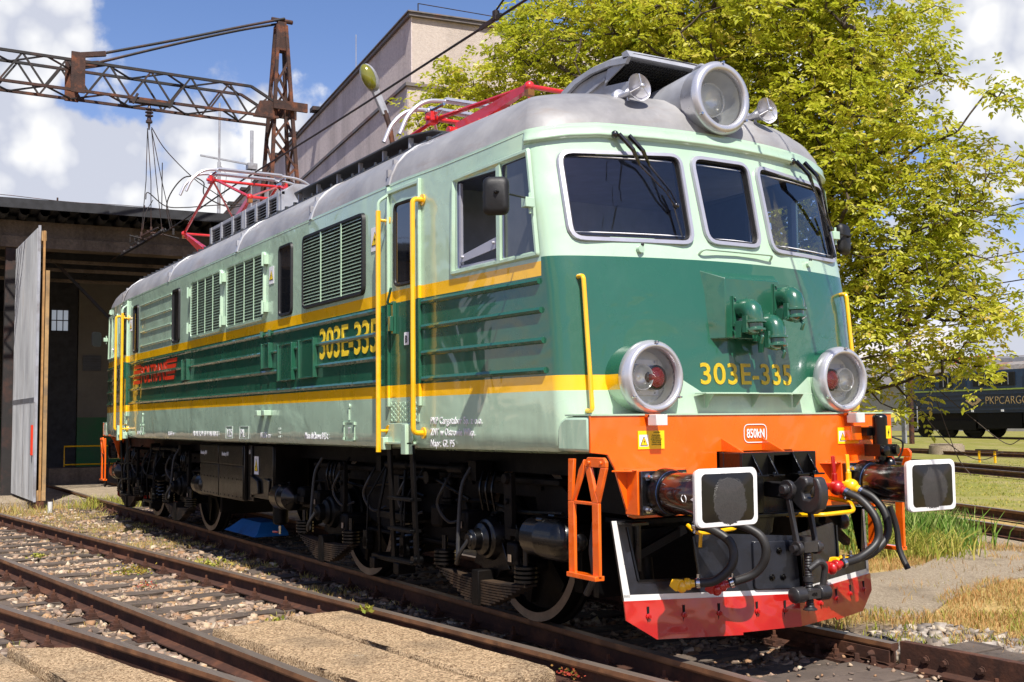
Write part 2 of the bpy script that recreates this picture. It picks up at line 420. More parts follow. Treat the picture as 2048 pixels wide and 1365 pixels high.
# ------------------------------------------------------------------ the locomotive
LOC = empty('electric_locomotive',(0,0,0),'two tone green electric locomotive with yellow stripes and orange buffer beam, numbered 303E-335','locomotive')
def ys(x): return 1.5-.07*max(0,abs(x)-5)
_Z = [1.28,1.6,2.3,2.6,2.67,3.34,3.50]; _X = [7.33,7.325,7.27,7.215,7.20,7.05,7.03]
def xc(z): return float(np.interp(z,_Z,_X))
def SM(x,z,h=0,sy=-1): return Vector((x, sy*(ys(x)+h), z))
def FM(y,z,h=0,sx=1): return Vector((sx*(xc(z)-.15*y*y+h), y, z))
def zeave(x,y):
    f = sstep(5.6,6.8,abs(x)); return 3.41+f*(.02+.06*sstep(0,.55,1.5-abs(y)))
def quarter(z, ins=0.0):
    """x>0,y<0 quarter of the plan outline, from (0,-1.5) to the nose"""
    P = [(x,-1.5) for x in (0,1.25,2.5,3.75,5.0)]
    xs = xc(z)-.37
    for x in (5.6,6.2,xs): P.append((x,-ys(x)))
    p0 = Vector((xs,-ys(xs))); y3 = -1.14; p3 = Vector((xc(z)-.15*y3*y3, y3)); p1 = Vector((xc(z)-.15*1.36**2-.0, -1.368))
    for k in range(1,9):
        t = k/8; b = p0*(1-t)**2+p1*2*t*(1-t)+p3*t*t; P.append((b.x,b.y))
    for y in (-.95,-.75,-.55,-.35,-.18,0): P.append((xc(z)-.15*y*y, y))
    return P
def ring(z, ins=0.0):
    q = quarter(z); out = list(q)
    out += [(x,-y) for x,y in q[-2::-1]]          # nose to +y side
    out += [(-x,-y) for x,y in q[1:]]
    out += [(-x,y) for x,y in q[-2:0:-1]]
    if ins:
        out = [(x-math.copysign(ins,x)*(abs(x)>6.5), y-math.copysign(ins,y)*(abs(y)>.9)) for x,y in out]
    return out
levels = [(1.285,.07),(1.30,.03),(1.34,.006),(1.42,0),(1.6,0),(1.85,0),(2.1,0),(2.35,0),(2.55,0),(2.64,0),(2.8,0),(3.0,0),(3.2,0),(3.34,0),(None,0)]
V = []; NR = None
for z, ins in levels:
    r = ring(3.45 if z is None else z, ins); NR = len(r)
    for x, y in r: V.append((x,y, zeave(x,y)+.02 if z is None else z))
F = [(k*NR+i,k*NR+(i+1)%NR,(k+1)*NR+(i+1)%NR,(k+1)*NR+i) for k in range(len(levels)-1) for i in range(NR)]
b = MB(); b.add(V,F); shell = b.build('body_shell',[M_BODY,M_INT],LOC,smooth=0)
so = shell.modifiers.new('s','SOLIDIFY'); so.thickness = .05; so.offset = -1; so.material_offset = 1; so.material_offset_rim = 0
# openings
WL = [(-1.245,3.306),(-.338,3.338),(-.347,2.67),(-1.24,2.67)]
WM = [(-.277,3.338),(.277,3.338),(.259,2.687),(-.259,2.687)]
WR = [(-y,z) for y,z in WL[::-1]]
def ringpoly(c, r): return rrect(c, r)
cut = MB()
for sx in (1,-1):
    for c in (WL,WM,WR):
        p = inset2(ringpoly(c,.10), .035)
        if sx > 0: cut.prism([(6.55,y,z) for y,z in p],(1.0,0,0))
for sy in (-1,1):
    for c in ([(5.825,2.612),(6.358,2.612),(6.358,3.245),(5.825,3.255)],[(6.405,2.612),(6.79,2.612),(6.72,3.275),(6.405,3.265)]):
        cut.prism([(x,sy*1.2,z) for x,z in rrect(c,.025,3)],(0,sy*.5,0))
co = cut.build('cutter',M_INT,None,smooth=0)
bo = shell.modifiers.new('b','BOOLEAN'); bo.object = co; bo.operation = 'DIFFERENCE'; bo.solver = 'EXACT'; bo.use_self = True
bpy.context.view_layer.update()
me = bpy.data.meshes.new_from_object(shell.evaluated_get(bpy.context.evaluated_depsgraph_get()))
shell.modifiers.clear(); shell.data = me; bpy.data.objects.remove(co)
me.polygons.foreach_set('use_smooth',[True]*len(me.polygons)); me.set_sharp_from_angle(angle=math.radians(30))

# gutter along the eave, and brow over the windscreens
def loop3(z, h, sy=None):
    return [Vector((x,y,zeave(x,y)+z)) for x,y in ring(3.45,-h)]
b = MB(); g = loop3(0,.012); b.tube(g,.015,6,closed=True)
b.build('eave_gutter',M_LG,LOC)
for sx in (1,-1):
    q = [(x,y) for x,y in quarter(3.42) if x > 6.62]; q = q+[(x,-y) for x,y in q[-2::-1]]; m_ = len(q)
    prof = [(-.005,.004),(.026,-.006),(.030,-.050),(.040,-.062),(.036,-.076),(-.004,-.090)]; rows = []
    for k,(x,y) in enumerate(q):
        a = Vector(q[max(0,k-1)]); c = Vector(q[min(m_-1,k+1)]); t = (c-a).normalized(); nn = Vector((t.y,-t.x)); f = .35 if k in (0,m_-1) else 1
        ze = zeave(x,y); rows.append([Vector((sx*(x+nn.x*p_*f), y+nn.y*p_*f, ze+z_)) for p_,z_ in prof])
    vs = [p for r in rows for p in r]; n = len(prof)
    fs = [(i*n+j,i*n+j+1,(i+1)*n+j+1,(i+1)*n+j) for i in range(m_-1) for j in range(n-1)]+[tuple(range(n)),tuple((m_-1)*n+j for j in range(n))]
    b = MB(); b.add(vs,fs); b.build('window_brow',M_LG,LOC,smooth=60)

# ---- roof
RS = [(1,3.42,0),(.985,3.50,.015),(.955,3.60,.07),(.905,3.69,.16),(.83,3.775,.30),(.72,3.845,.50),(.55,3.905,.78),(.34,3.94,1.1),(.15,3.955,1.35),(0,3.96,1.5)]
rg = ring(3.45)
V = []; 
for k,(ky,z,d) in enumerate(RS):
    for x,y in rg:
        w = sstep(4.9,6.75,abs(x)); ax = abs(x)-d*w
        zz = zeave(x,y)+.012 if k == 0 else z+ (zeave(x,y)-3.41)*(1-k/9)*.8
        V.append((math.copysign(ax,x), y*ky, zz))
NRr = len(rg)
F = [(k*NRr+i,k*NRr+(i+1)%NRr,(k+1)*NRr+(i+1)%NRr,(k+1)*NRr+i) for k in range(len(RS)-1) for i in range(NRr)]
b = MB(); b.add(V,F)
roof = b.build('roof',M_ROOF,LOC,smooth=60,fixn=False)
bm = bmesh.new(); bm.from_mesh(roof.data); bmesh.ops.remove_doubles(bm, verts=bm.verts, dist=.0005); bmesh.ops.recalc_face_normals(bm, faces=bm.faces); bm.to_mesh(roof.data); bm.free()
roof.data.polygons.foreach_set('use_smooth',[True]*len(roof.data.polygons))
def rz(ky): return float(np.interp(-ky,[-a[0] for a in RS],[a[1] for a in RS]))
def roofsec(x, h, k0=1.0): return [Vector((x, s*k*1.5*1, z)) for s in (-1,) for k,z,_ in RS] + [Vector((x,k*1.5,z)) for k,z,_ in RS[-2::-1]]
for xs_ in (-5.2,-2.35,.7,3.0,4.75):
    sec = roofsec(xs_,0); vs = []; fs = []
    for p in sec:
        n = Vector((0,p.y*.5,(p.z-2.6))).normalized(); n = Vector((0,p.y*1.0 if abs(p.y)>1.2 else p.y*.25, .5)).normalized()
        for dx,h in ((-.035,0),(-.03,.012),(.03,.012),(.035,0)): vs.append(p+n*h+Vector((dx,0,0)))
    m = len(sec)
    for i in range(m-1):
        for j in range(3): fs.append((i*4+j,i*4+j+1,(i+1)*4+j+1,(i+1)*4+j))
    b = MB(); b.add(vs,fs)
    for zz,yy in ((3.53,1.475),(3.62,1.42)): b.box(xs_-.05,xs_-.015,-yy-.02,-yy+.02,zz-.03,zz+.03)
    b.build('roof_seam',M_GREY,LOC,smooth=40)
# long dark cable duct and the walkway board along both roof edges
for sy in (-1,1):
    b = MB(); b.tube([(x,sy*1.06,3.872) for x in (-6.0,-3,0,2,4.9)],.022,6)
    for i in range(40): b.box(-5.9+i*.27,-5.87+i*.27,sy*1.06-.03,sy*1.06+.03,3.87,3.905)
    b.build('roof_edge_strip',M_DGREY,LOC)
    b = MB(); pr_ = [(1.15,sy*.95),(1.45,sy*1.10),(4.25,sy*1.10),(4.55,sy*.98),(4.55,sy*.72),(1.15,sy*.72)]
    b.prism([(x,y,3.985) for x,y in pr_],(0,0,.018))
    b.build('roof_walkway',M_DGREY,LOC,bevel=.004)
    for i in range(6):
        b = MB(); x = 1.5+i*.55; b.box(x-.012,x+.012,sy*1.05-.02,sy*1.05+.02,3.85,3.985); b.box(x-.05,x+.05,sy*1.05-.03,sy*1.05+.03,3.85,3.87); b.build('walkway_bracket',M_GREY,LOC)
# louvred resistor housing on the roof
b = MB()
pf = [(-1.0,3.86),(-1.0,4.15),(-.84,4.26),(.84,4.26),(1.0,4.15),(1.0,3.86)]
b.prism([(-2.05,y,z) for y,z in [(-.96,3.86),(-.96,4.13),(-.84,4.24),(.84,4.24),(.96,4.13),(.96,3.86)]],(2.75,0,0)); 
hb = b.build('louvre_core',M_DARKIN,None)
H = MB(); H.prism([(-2.1,y,z) for y,z in pf],(.06,0,0)); H.prism([(.68,y,z) for y,z in pf],(.08,0,0))
H.add([(-2.1,-1.0,4.15),(.76,-1.0,4.15),(.76,-.84,4.262),(-2.1,-.84,4.262),(.76,.84,4.262),(-2.1,.84,4.262),(.76,1.0,4.15),(-2.1,1.0,4.15)],[(0,1,2,3),(3,2,4,5),(5,4,6,7)])
for sy in (-1,1):
    for x in (-2.1,-1.62,-1.12,-.72,-.62,-.18,.25,.62):
        H.box(x,x+.075,sy*.96,sy*1.012,3.86,4.16); H.box(x-.01,x+.085,sy*.98,sy*1.03,3.86,3.92)
    H.box(-2.1,.76,sy*.96,sy*1.005,4.12,4.16); H.box(-2.1,.76,sy*.96,sy*1.005,3.85,3.885)
ho = H.build('resistor_housing',M_GREY,LOC,bevel=.003); hb.name = 'louvre_backing'; hb.parent = ho
for sy in (-1,1):
    b = MB()
    for k in range(7):
        z = 3.905+k*.034; b.prism([(-2.04,sy*1.0,z),(-2.04,sy*1.0,z+.004),(-2.04,sy*.955,z+.026),(-2.04,sy*.955,z+.022)],(2.72,0,0))
    b.build('louvre_slats',M_GREY,ho)

# ---- curved intake hood over each cab
def hood(sx):
    t = MB(); w = .50
    arcp = [(5.62,3.95),(5.70,4.03),(5.82,4.10),(5.98,4.15),(6.2,4.175),(6.45,4.17),(6.68,4.135)]
    inn = [(6.64,4.095),(6.44,4.13),(6.2,4.135),(6.0,4.11),(5.86,4.06),(5.76,3.99),(5.70,3.93)]
    th = [(x*sx,z) for x,z in arcp]
    vs = []; n = len(arcp)
    ysx = [-w,-w+.04,w-.04,w]
    for j,y in enumerate((-w,-w+.05,0,w-.05,w)):
        dz = -.03 if j in (0,4) else (.0 if j != 2 else .012)
        for x,z in arcp: vs.append((x*sx,y,z+dz))
    fs = [(j*n+i,j*n+i+1,(j+1)*n+i+1,(j+1)*n+i) for j in range(4) for i in range(n-1)]
    t.add(vs,fs)
    for sy in (-1,1):   # side rims, thick
        poly = [(x*sx,sy*w,z-.03) for x,z in arcp]+[(x*sx,sy*w,z-.03) for x,z in inn]
        t.prism(poly,(0,-sy*.03,0))
    t.prism([(6.70*sx,-w,4.10),(6.66*sx,-w,4.155),(6.60*sx,-w,4.15),(6.62*sx,-w,4.10)],(0,2*w,0))
    h = t.build('intake_hood',M_GREY,LOC,smooth=50)
    for sy in (-1,1):
        s_ = MB()
        s_.prism([(x*sx,sy*(w-.04),z) for x,z in [(5.74,3.90),(5.80,3.99),(5.95,4.08),(6.2,4.10),(6.42,4.09),(6.34,3.98),(6.72,3.93),(6.72,3.70),(5.9,3.80)]],(0,-sy*.01,0))
        s_.prism([(6.40*sx,sy*(w-.02),4.09),(6.64*sx,sy*(w-.02),4.10),(6.64*sx,sy*(w-.02),4.085),(6.36*sx,sy*(w-.02),3.99)],(0,-sy*.012,0))
        s_.beam((5.9*sx,sy*(w-.03),3.93),(6.36*sx,sy*(w-.03),4.03),.02,.02)
        s_.build('hood_side_panel',M_GREY,h)
    g = MB(); g.box(6.30*sx,6.305*sx,-w+.05,w-.05,3.74,4.1)
    for k in range(34):
        y = -w+.06+k*(2*w-.12)/33; g.beam((6.66*sx,y,4.08),(6.36*sx,y,3.99),.006,.006)
    for k in range(10):
        f = k/9; g.beam(((6.66-.3*f)*sx,-w+.05,4.08-.09*f),((6.66-.3*f)*sx,w-.05,4.08-.09*f),.006,.006)
    g.box(6.36*sx,6.35*sx,-w+.05,w-.05,3.80,3.99)
    g.build('hood_mesh',M_MESH,h)
hood(1); hood(-1)

# ---- windscreens
def front_window(corners, sx, nm='windscreen'):
    o0 = rrect(corners,.105); o1 = inset2(o0,.036); o2 = inset2(o0,.05)
    n = len(o0); b = MB()
    vs = [FM(y,z,.003,sx) for y,z in o0]+[FM(y,z,.024,sx) for y,z in inset2(o0,.005)]+[FM(y,z,.026,sx) for y,z in inset2(o0,.03)]+[FM(y,z,-.03,sx) for y,z in o1]
    b.add(vs,[(k*n+i,k*n+(i+1)%n,(k+1)*n+(i+1)%n,(k+1)*n+i) for k in range(3) for i in range(n)])
    w = b.build(nm,M_ALU,LOC,smooth=50)
    b = MB(); vs = [FM(y,z,.012,sx) for y,z in inset2(o0,.031)]+[FM(y,z,.014,sx) for y,z in inset2(o0,.042)]+[FM(y,z,-.012,sx) for y,z in inset2(o0,.044)]
    b.add(vs,[(k*n+i,k*n+(i+1)%n,(k+1)*n+(i+1)%n,(k+1)*n+i) for k in range(2) for i in range(n)]); b.build('rubber_seal',M_RUB,w)
    b = MB(); p = inset2(o0,.036); cy = sum(q[0] for q in p)/n; cz = sum(q[1] for q in p)/n
    vs = []; R = 6
    for k in range(R):
        f = 1-k/R
        for y,z in p: yy = cy+(y-cy)*f; zz = cz+(z-cz)*f; vs.append(FM(yy,zz,-.008,sx))
    vs.append(FM(cy,cz,-.008,sx))
    b.add(vs,[(k*n+i,k*n+(i+1)%n,(k+1)*n+(i+1)%n,(k+1)*n+i) for k in range(R-1) for i in range(n)]+[((R-1)*n+i,(R-1)*n+(i+1)%n,R*n) for i in range(n)])
    b.build('glass_pane',M_GLASS if sx > 0 else M_DGL,w,smooth=80)
    # heating strips
    y0,y1 = (min(q[0] for q in corners)+.07, max(q[0] for q in corners)-.07)
    for z in (3.27,2.735): b = MB(); b.tube([FM(y0+(y1-y0)*k/8,z,-.012,sx) for k in range(9)],.0045,4); b.build('heating_strip',M_STW,w)
    return w
for sx in (1,-1):
    for c in (WL,WM,WR): front_window([(y,z) for y,z in c],sx)

# ---- cab interiors
def cab(sx):
    X = lambda a: a*sx
    b = MB(); b.box(X(4.78),X(6.88),-1.27,1.27,1.45,1.50); b.build('cab_floor',M_INT,LOC)
    b = MB(); b.box(X(4.95),X(5.0),-1.42,1.42,1.5,3.6); b.box(X(4.95),X(5.06),-1.1,-.4,2.2,3.2); b.box(X(5.0),X(5.3),.5,1.3,1.5,2.9)
    b.box(X(5.0),X(5.07),-.35,-.02,1.5,3.3); b.build('cab_bulkhead',M_INT2,LOC)
    b = MB(); b.prism([(X(6.25),-1.2,1.5),(X(6.25),-1.2,2.28),(X(6.7),-1.2,2.55),(X(6.95),-1.2,2.55),(X(6.95),-1.2,1.5)],(0,2.4,0)); d = b.build('driver_desk',M_INT2,LOC,bevel=.01)
    b = MB(); b.tube(arc([(X(6.45),-.55,2.5),(X(6.45),-.55,2.75),(X(6.6),-.55,2.78)],.05),.012,6); b.cyl((X(6.5),-.85,2.4),(X(6.42),-.85,2.72),.09,.09); b.box(X(6.4),X(6.5),.3,.75,2.45,2.72); b.build('desk_controls',M_INT,d)
    for y in (-.75,.75):
        b = MB(); b.box(X(5.6),X(6.0),y-.22,y+.22,1.95,2.05); b.box(X(5.55),X(5.63),y-.2,y+.2,2.05,2.7); b.cyl((X(5.8),y,1.5),(X(5.8),y,1.95),.05); b.build('driver_seat',M_INT,LOC,bevel=.03)
    b = MB(); b.box(X(5.0),X(6.55),-1.2,1.2,3.40,3.43); b.build('cab_ceiling',M_INT2,LOC)
cab(1); cab(-1)

# ---- side windows of the cab
def cab_side(sx, sy):
    S = lambda x,z,h=0: Vector((sx*x, sy*(ys(x)+h), z))
    b = MB(); rec = rrect([(5.745,2.565),(6.84,2.575),(6.74,3.325),(5.765,3.295)],.03,3); n = len(rec)
    inn = rrect([(5.80,2.59),(6.815,2.595),(6.73,3.30),(5.815,3.275)],.02,3)
    b.add([S(x,z,.004) for x,z in rec]+[S(x,z,.022) for x,z in inset2(rec,.012)]+[S(x,z,.022) for x,z in inset2(rec,.03)]+[S(x,z,.002) for x,z in inset2(rec,.045)],[(k*n+i,k*n+(i+1)%n,(k+1)*n+(i+1)%n,(k+1)*n+i) for k in range(3) for i in range(n)])
    b.prism([S(6.36,2.6,.004),S(6.403,2.6,.004),S(6.403,3.27,.004),S(6.36,3.26,.004)],(0,sy*.018,0))
    w = b.build('cab_side_window',M_LG,LOC,smooth=40)
    b = MB(); b.add([S(6.405,2.612,-.012),S(6.80,2.612,-.012),S(6.725,3.28,-.012),S(6.405,3.268,-.012)],[(0,1,2,3)])
    b.build('fixed_pane',M_DUSTGL if sx*sy < 0 else M_GLASS,w)
    b = MB()
    for (x0,x1,z0,z1) in ((5.83,5.855,2.615,3.24),(5.83,6.355,2.615,2.63),):
        b.prism([S(x0,z0,-.03),S(x1,z0,-.03),S(x1,z1,-.03),S(x0,z1,-.03)],(0,sy*.02,0))
    b.prism([S(5.865,2.65,-.01),S(6.355,2.70,-.01),S(6.355,2.78,-.01),S(5.865,2.70,-.01)],(0,sy*.012,0))
    for x,z in ((5.9,2.69),(6.3,2.74)): b.lathe(S(x,z,.0),(0,sy,0),[(0,.012),(.02,.008)],8)
    b.build('sliding_frame',M_ALU,w)
    if sx < 0 or sy > 0:
        b = MB(); b.add([S(5.83,2.612,-.014),S(6.36,2.612,-.014),S(6.36,3.25,-.014),S(5.83,3.25,-.014)],[(0,1,2,3)]); b.build('sliding_pane',M_GLASS,w)
    # mirror
    b = MB(); c = Vector((sx*6.90, sy*1.74, 2.93)) if sy*sx < 0 else Vector((sx*6.72, sy*1.60, 2.93))
    out = rrect([(-.085,-.125),(.085,-.125),(.085,.125),(-.085,.125)],.05,5)
    d = Vector((sx*.12,sy*-.18,0)).normalized() if sy*sx < 0 else Vector((sx*.06,sy*-.18,0)).normalized()   # widthwise direction of the head
    nn = Vector((d.y,-d.x,0))
    if nn.x*sx < 0: nn = -nn
    def mp(u,v,h): return c+d*u+Vector((0,0,v))+nn*h
    m_ = len(out); rows = [(0,-.01,1.0),(.0,0,1.0),(1,.02,.93),(2,.035,.75)]
    vs = []
    for _,h,f in [(0,-.012,.98),(0,0,1.0),(0,.022,.93),(0,.036,.7)]: vs += [mp(u*f,v*f,h) for u,v in out]
    b.add(vs,[(k*m_+i,k*m_+(i+1)%m_,(k+1)*m_+(i+1)%m_,(k+1)*m_+i) for k in range(3) for i in range(m_)]+[tuple(range(m_)),tuple(3*m_+i for i in range(m_))])
    for v in (.07,.085,.055): b.box(0,0,0,0,0,0) if False else None
    mr_ = b.build('wing_mirror',M_RUB,LOC,smooth=50)
    b = MB(); br = Vector((sx*6.80, sy*(ys(6.8)+.05), 2.93)); b.tube([mp(0,0.02,.036),mp(0,0.02,.06),br+Vector((0,0,.03))],.007,6); b.ball(mp(0,.02,.045),.014,8,6); b.build('mirror_arm',M_RUB,mr_)
    b = MB(); b.box(br.x-.03,br.x+.03,br.y-.05,br.y+.02,2.90,2.965); b.cyl((br.x,br.y,2.86),(br.x,br.y,3.0),.009); b.build('mirror_bracket',M_LG,mr_,bevel=.004)
for sx in (1,-1):
    for sy in (-1,1): cab_side(sx,sy)

# ---- mouldings along the sides
def rib(x0,x1,z,sx,sy,r=.021):
    b = MB(); n = 8; P = [(x0+(x1-x0)*k/n) for k in range(n+1)]
    b.tube([Vector((sx*x, sy*(ys(x)+.004), z)) for x in P],r,8); b.build('side_moulding',M_BODY,LOC)
for sy in (-1,1):
    for i,z in enumerate((2.415,2.222,2.022,1.826)):
        for sx in (1,-1): rib(5.33,[6.83,6.85,6.87,6.89][i],z,sx,sy)
        rib(-4.62,4.62,z,1,sy)
    for z in (3.24,3.037,2.84,2.637):
        b = MB(); b.tube([(x,sy*1.502,z) for x in (-3.93,-3,-2.13)],.017,8); b.build('side_moulding',M_LG,LOC)
# ---- doors
def door(sx, sy):
    S = lambda x,z,h=0: Vector((sx*x, sy*(ys(x)+h), z))
    b = MB(); b.prism([S(4.80,1.70,-.002),S(5.27,1.70,-.002),S(5.27,3.34,-.002),S(4.80,3.34,-.002)],(0,sy*.006,0))
    dr = b.build('cab_door',M_BODY,LOC)
    b = MB()
    for p,q in (((4.775,1.62),(4.775,3.40)),((5.295,1.62),(5.295,3.38))): b.beam(S(*p,.012),S(*q,.012),.03,.028,(0,1,0))
    b.beam(S(4.78,3.355,.012),S(5.29,3.355,.012),.028,.03); b.build('door_frame',M_BODY,dr,bevel=.005)
    o0 = rrect([(4.885,2.57),(5.205,2.57),(5.205,3.25),(4.885,3.25)],.07); n = len(o0); b = MB()
    b.add([S(x,z,.004) for x,z in o0]+[S(x,z,.024) for x,z in inset2(o0,.008)]+[S(x,z,.02) for x,z in inset2(o0,.025)]+[S(x,z,.006) for x,z in inset2(o0,.03)],[(k*n+i,k*n+(i+1)%n,(k+1)*n+(i+1)%n,(k+1)*n+i) for k in range(3) for i in range(n)])
    wn = b.build('door_window',M_RUB,dr)
    b = MB(); b.add([S(x,z,.009) for x,z in inset2(o0,.026)],[tuple(range(n))]); b.build('glass_pane',M_DGL,wn,smooth=0)
    b = MB(); b.box(sx*4.86,sx*4.9,sy*1.50,sy*1.53,2.20,2.46); b.tube(arc([S(4.88,2.44,.03),S(4.88,2.44,.07),S(4.95,2.56,.07)],.02),.012,6); b.box(sx*4.86,sx*4.9,sy*1.52,sy*1.555,2.22,2.34); b.build('door_handle',M_DG,dr,bevel=.003)
    if sx > 0 and sy < 0:
        b = MB(); b.prism([S(5.05,2.10,.005),S(5.12,2.10,.005),S(5.12,2.20,.005),S(5.05,2.20,.005)],(0,sy*.003,0)); pl = b.build('door_plate',M_STW,dr)
        text('B','door_letter',S(5.066,2.118,.0095),(1,0,0),(0,0,1),.06,M_LBLK,dr,sx=.8)
    # tread plate under the door and step box
    b = MB(); b.prism([S(4.80,1.50,.0),S(5.27,1.50,.0),S(5.27,1.67,.0),S(4.80,1.67,.0)],(0,sy*.006,0))
    for i in range(11):
        for j in range(7):
            x = 4.82+i*.041; z = 1.515+j*.022; a = .5 if (i+j)%2 else -.5
            p = S(x,z,.008); b.beam(p-Vector((.009,0,.009*a*2)),p+Vector((.009,0,.009*a*2)),.005,.004,(0,1,0))
    b.build('tread_plate',M_LG,LOC)
    b = MB(); 
    b.prism([S(4.66,1.33,.02),S(4.80,1.42,.02),S(4.83,1.48,.02),S(4.80,1.49,.02),S(5.20,1.49,.02),S(5.17,1.48,.02),S(5.22,1.36,.02),S(5.20,1.33,.02)],(0,sy*.012,0))
    b.box(sx*4.80,sx*5.2,sy*1.42,sy*1.56,1.325,1.345); b.box(sx*4.72,sx*4.80,sy*1.5,sy*1.57,1.28,1.38); b.box(sx*5.12,sx*5.2,sy*1.5,sy*1.57,1.25,1.48)
    b.build('step_box',M_LG,LOC,bevel=.006)
    # handrails
    b = MB(); X = sx*4.755; Y = sy*1.592; b.cyl((X,Y,1.262),(X,Y,3.205),.021,seg=10)
    for z in (3.13,1.43): b.cyl((X,Y,z),(X,sy*1.51,z),.013,seg=8); b.lathe((X,sy*1.50,z),(0,sy,0),[(0,.045),(.012,.045)],12)
    hr = b.build('handrail',M_YE,LOC)
    b = MB(); b.tube(arc([(X,Y,3.20),(X,Y,3.28),(X+sx*.03,sy*1.51,3.34),(X+sx*.03,sy*1.51,3.40)],.05),.013,8); b.build('handrail_hanger',M_LG,hr)
    b = MB(); X2 = 5.335; Y2 = sy*(ys(X2)+.09)
    b.tube(arc([(sx*X2,sy*ys(X2),3.205),(sx*X2,Y2,3.205),(sx*X2,Y2,1.415),(sx*X2,sy*ys(X2),1.415)],.07,6),.020,10)
    for z in (3.205,1.415): b.lathe((sx*X2,sy*ys(X2),z),(0,sy,0),[(0,.045),(.012,.045)],12)
    b.build('handrail',M_YE,LOC)
for sx in (1,-1):
    for sy in (-1,1): door(sx,sy)

# ---- narrow windows and louvred grilles (both sides)
def side_window(x0,x1,z0,z1,sy,mat=None):
    o0 = rrect([(x0,z0),(x1,z0),(x1,z1),(x0,z1)],.075); n = len(o0); b = MB(); S = lambda x,z,h=0: SM(x,z,h,sy)
    b.add([S(x,z,.0) for x,z in o0]+[S(x,z,.022) for x,z in inset2(o0,.008)]+[S(x,z,.02) for x,z in inset2(o0,.03)]+[S(x,z,.004) for x,z in inset2(o0,.035)],[(k*n+i,k*n+(i+1)%n,(k+1)*n+(i+1)%n,(k+1)*n+i) for k in range(3) for i in range(n)])
    w = b.build('side_window',M_RUB,LOC); b = MB(); b.add([S(x,z,.006) for x,z in inset2(o0,.03)],[tuple(range(n))]); b.build('glass_pane',M_DGL,w,smooth=0)
for sy in (-1,1):
    for x0,x1 in ((-4.38,-4.06),(-2.07,-1.70),(2.14,2.53)): side_window(x0,x1,2.56,3.285,sy)
def grille(x0,x1,z0,z1,nb,frm,sy,hinges=()):
    S = lambda x,z,h=0: SM(x,z,h,sy); o0 = rrect([(x0,z0),(x1,z0),(x1,z1),(x0,z1)],.08); n = len(o0); b = MB()
    b.add([S(x,z,.0) for x,z in o0]+[S(x,z,.03) for x,z in inset2(o0,.008)]+[S(x,z,.03) for x,z in inset2(o0,.03)]+[S(x,z,.001) for x,z in inset2(o0,.035)],[(k*n+i,k*n+(i+1)%n,(k+1)*n+(i+1)%n,(k+1)*n+i) for k in range(3) for i in range(n)])
    w = b.build('louvred_grille',frm,LOC)
    b = MB(); b.add([S(x,z,.003) for x,z in inset2(o0,.02)],[tuple(range(n))]); b.build('grille_backing',M_DGREY if frm is M_LG else M_DARKIN,w,smooth=0)
    b = MB(); ns = 21
    for k in range(ns):
        z = z0+.045+(z1-z0-.09)*k/(ns-1); e = .05 if k in (0,ns-1) else .025
        y = 1.5; b.add([(x0+e,sy*(y+.004),z+.012),(x1-e,sy*(y+.004),z+.012),(x1-e,sy*(y+.024),z-.006),(x0+e,sy*(y+.024),z-.006),(x0+e,sy*(y+.024),z-.010),(x1-e,sy*(y+.024),z-.010),(x1-e,sy*(y+.004),z+.006),(x0+e,sy*(y+.004),z+.006)],[(0,1,2,3),(3,2,5,4),(4,5,6,7)])
    b.build('grille_slats',M_LG,w,smooth=0)
    b = MB()
    for k in range(1,nb+1):
        x = x0+(x1-x0)*k/(nb+1); b.box(x-.007,x+.007,sy*1.522,sy*1.530,z0+.03,z1-.03)
    b.build('grille_bars',M_LG,w)
    for x,z in hinges:
        b = MB(); b.box(x-.04,x+.04,sy*1.50,sy*1.545,z-.05,z+.05); b.cyl((x,sy*1.55,z-.07),(x,sy*1.55,z+.07),.014,seg=8); b.build('grille_hinge',M_LG,w)
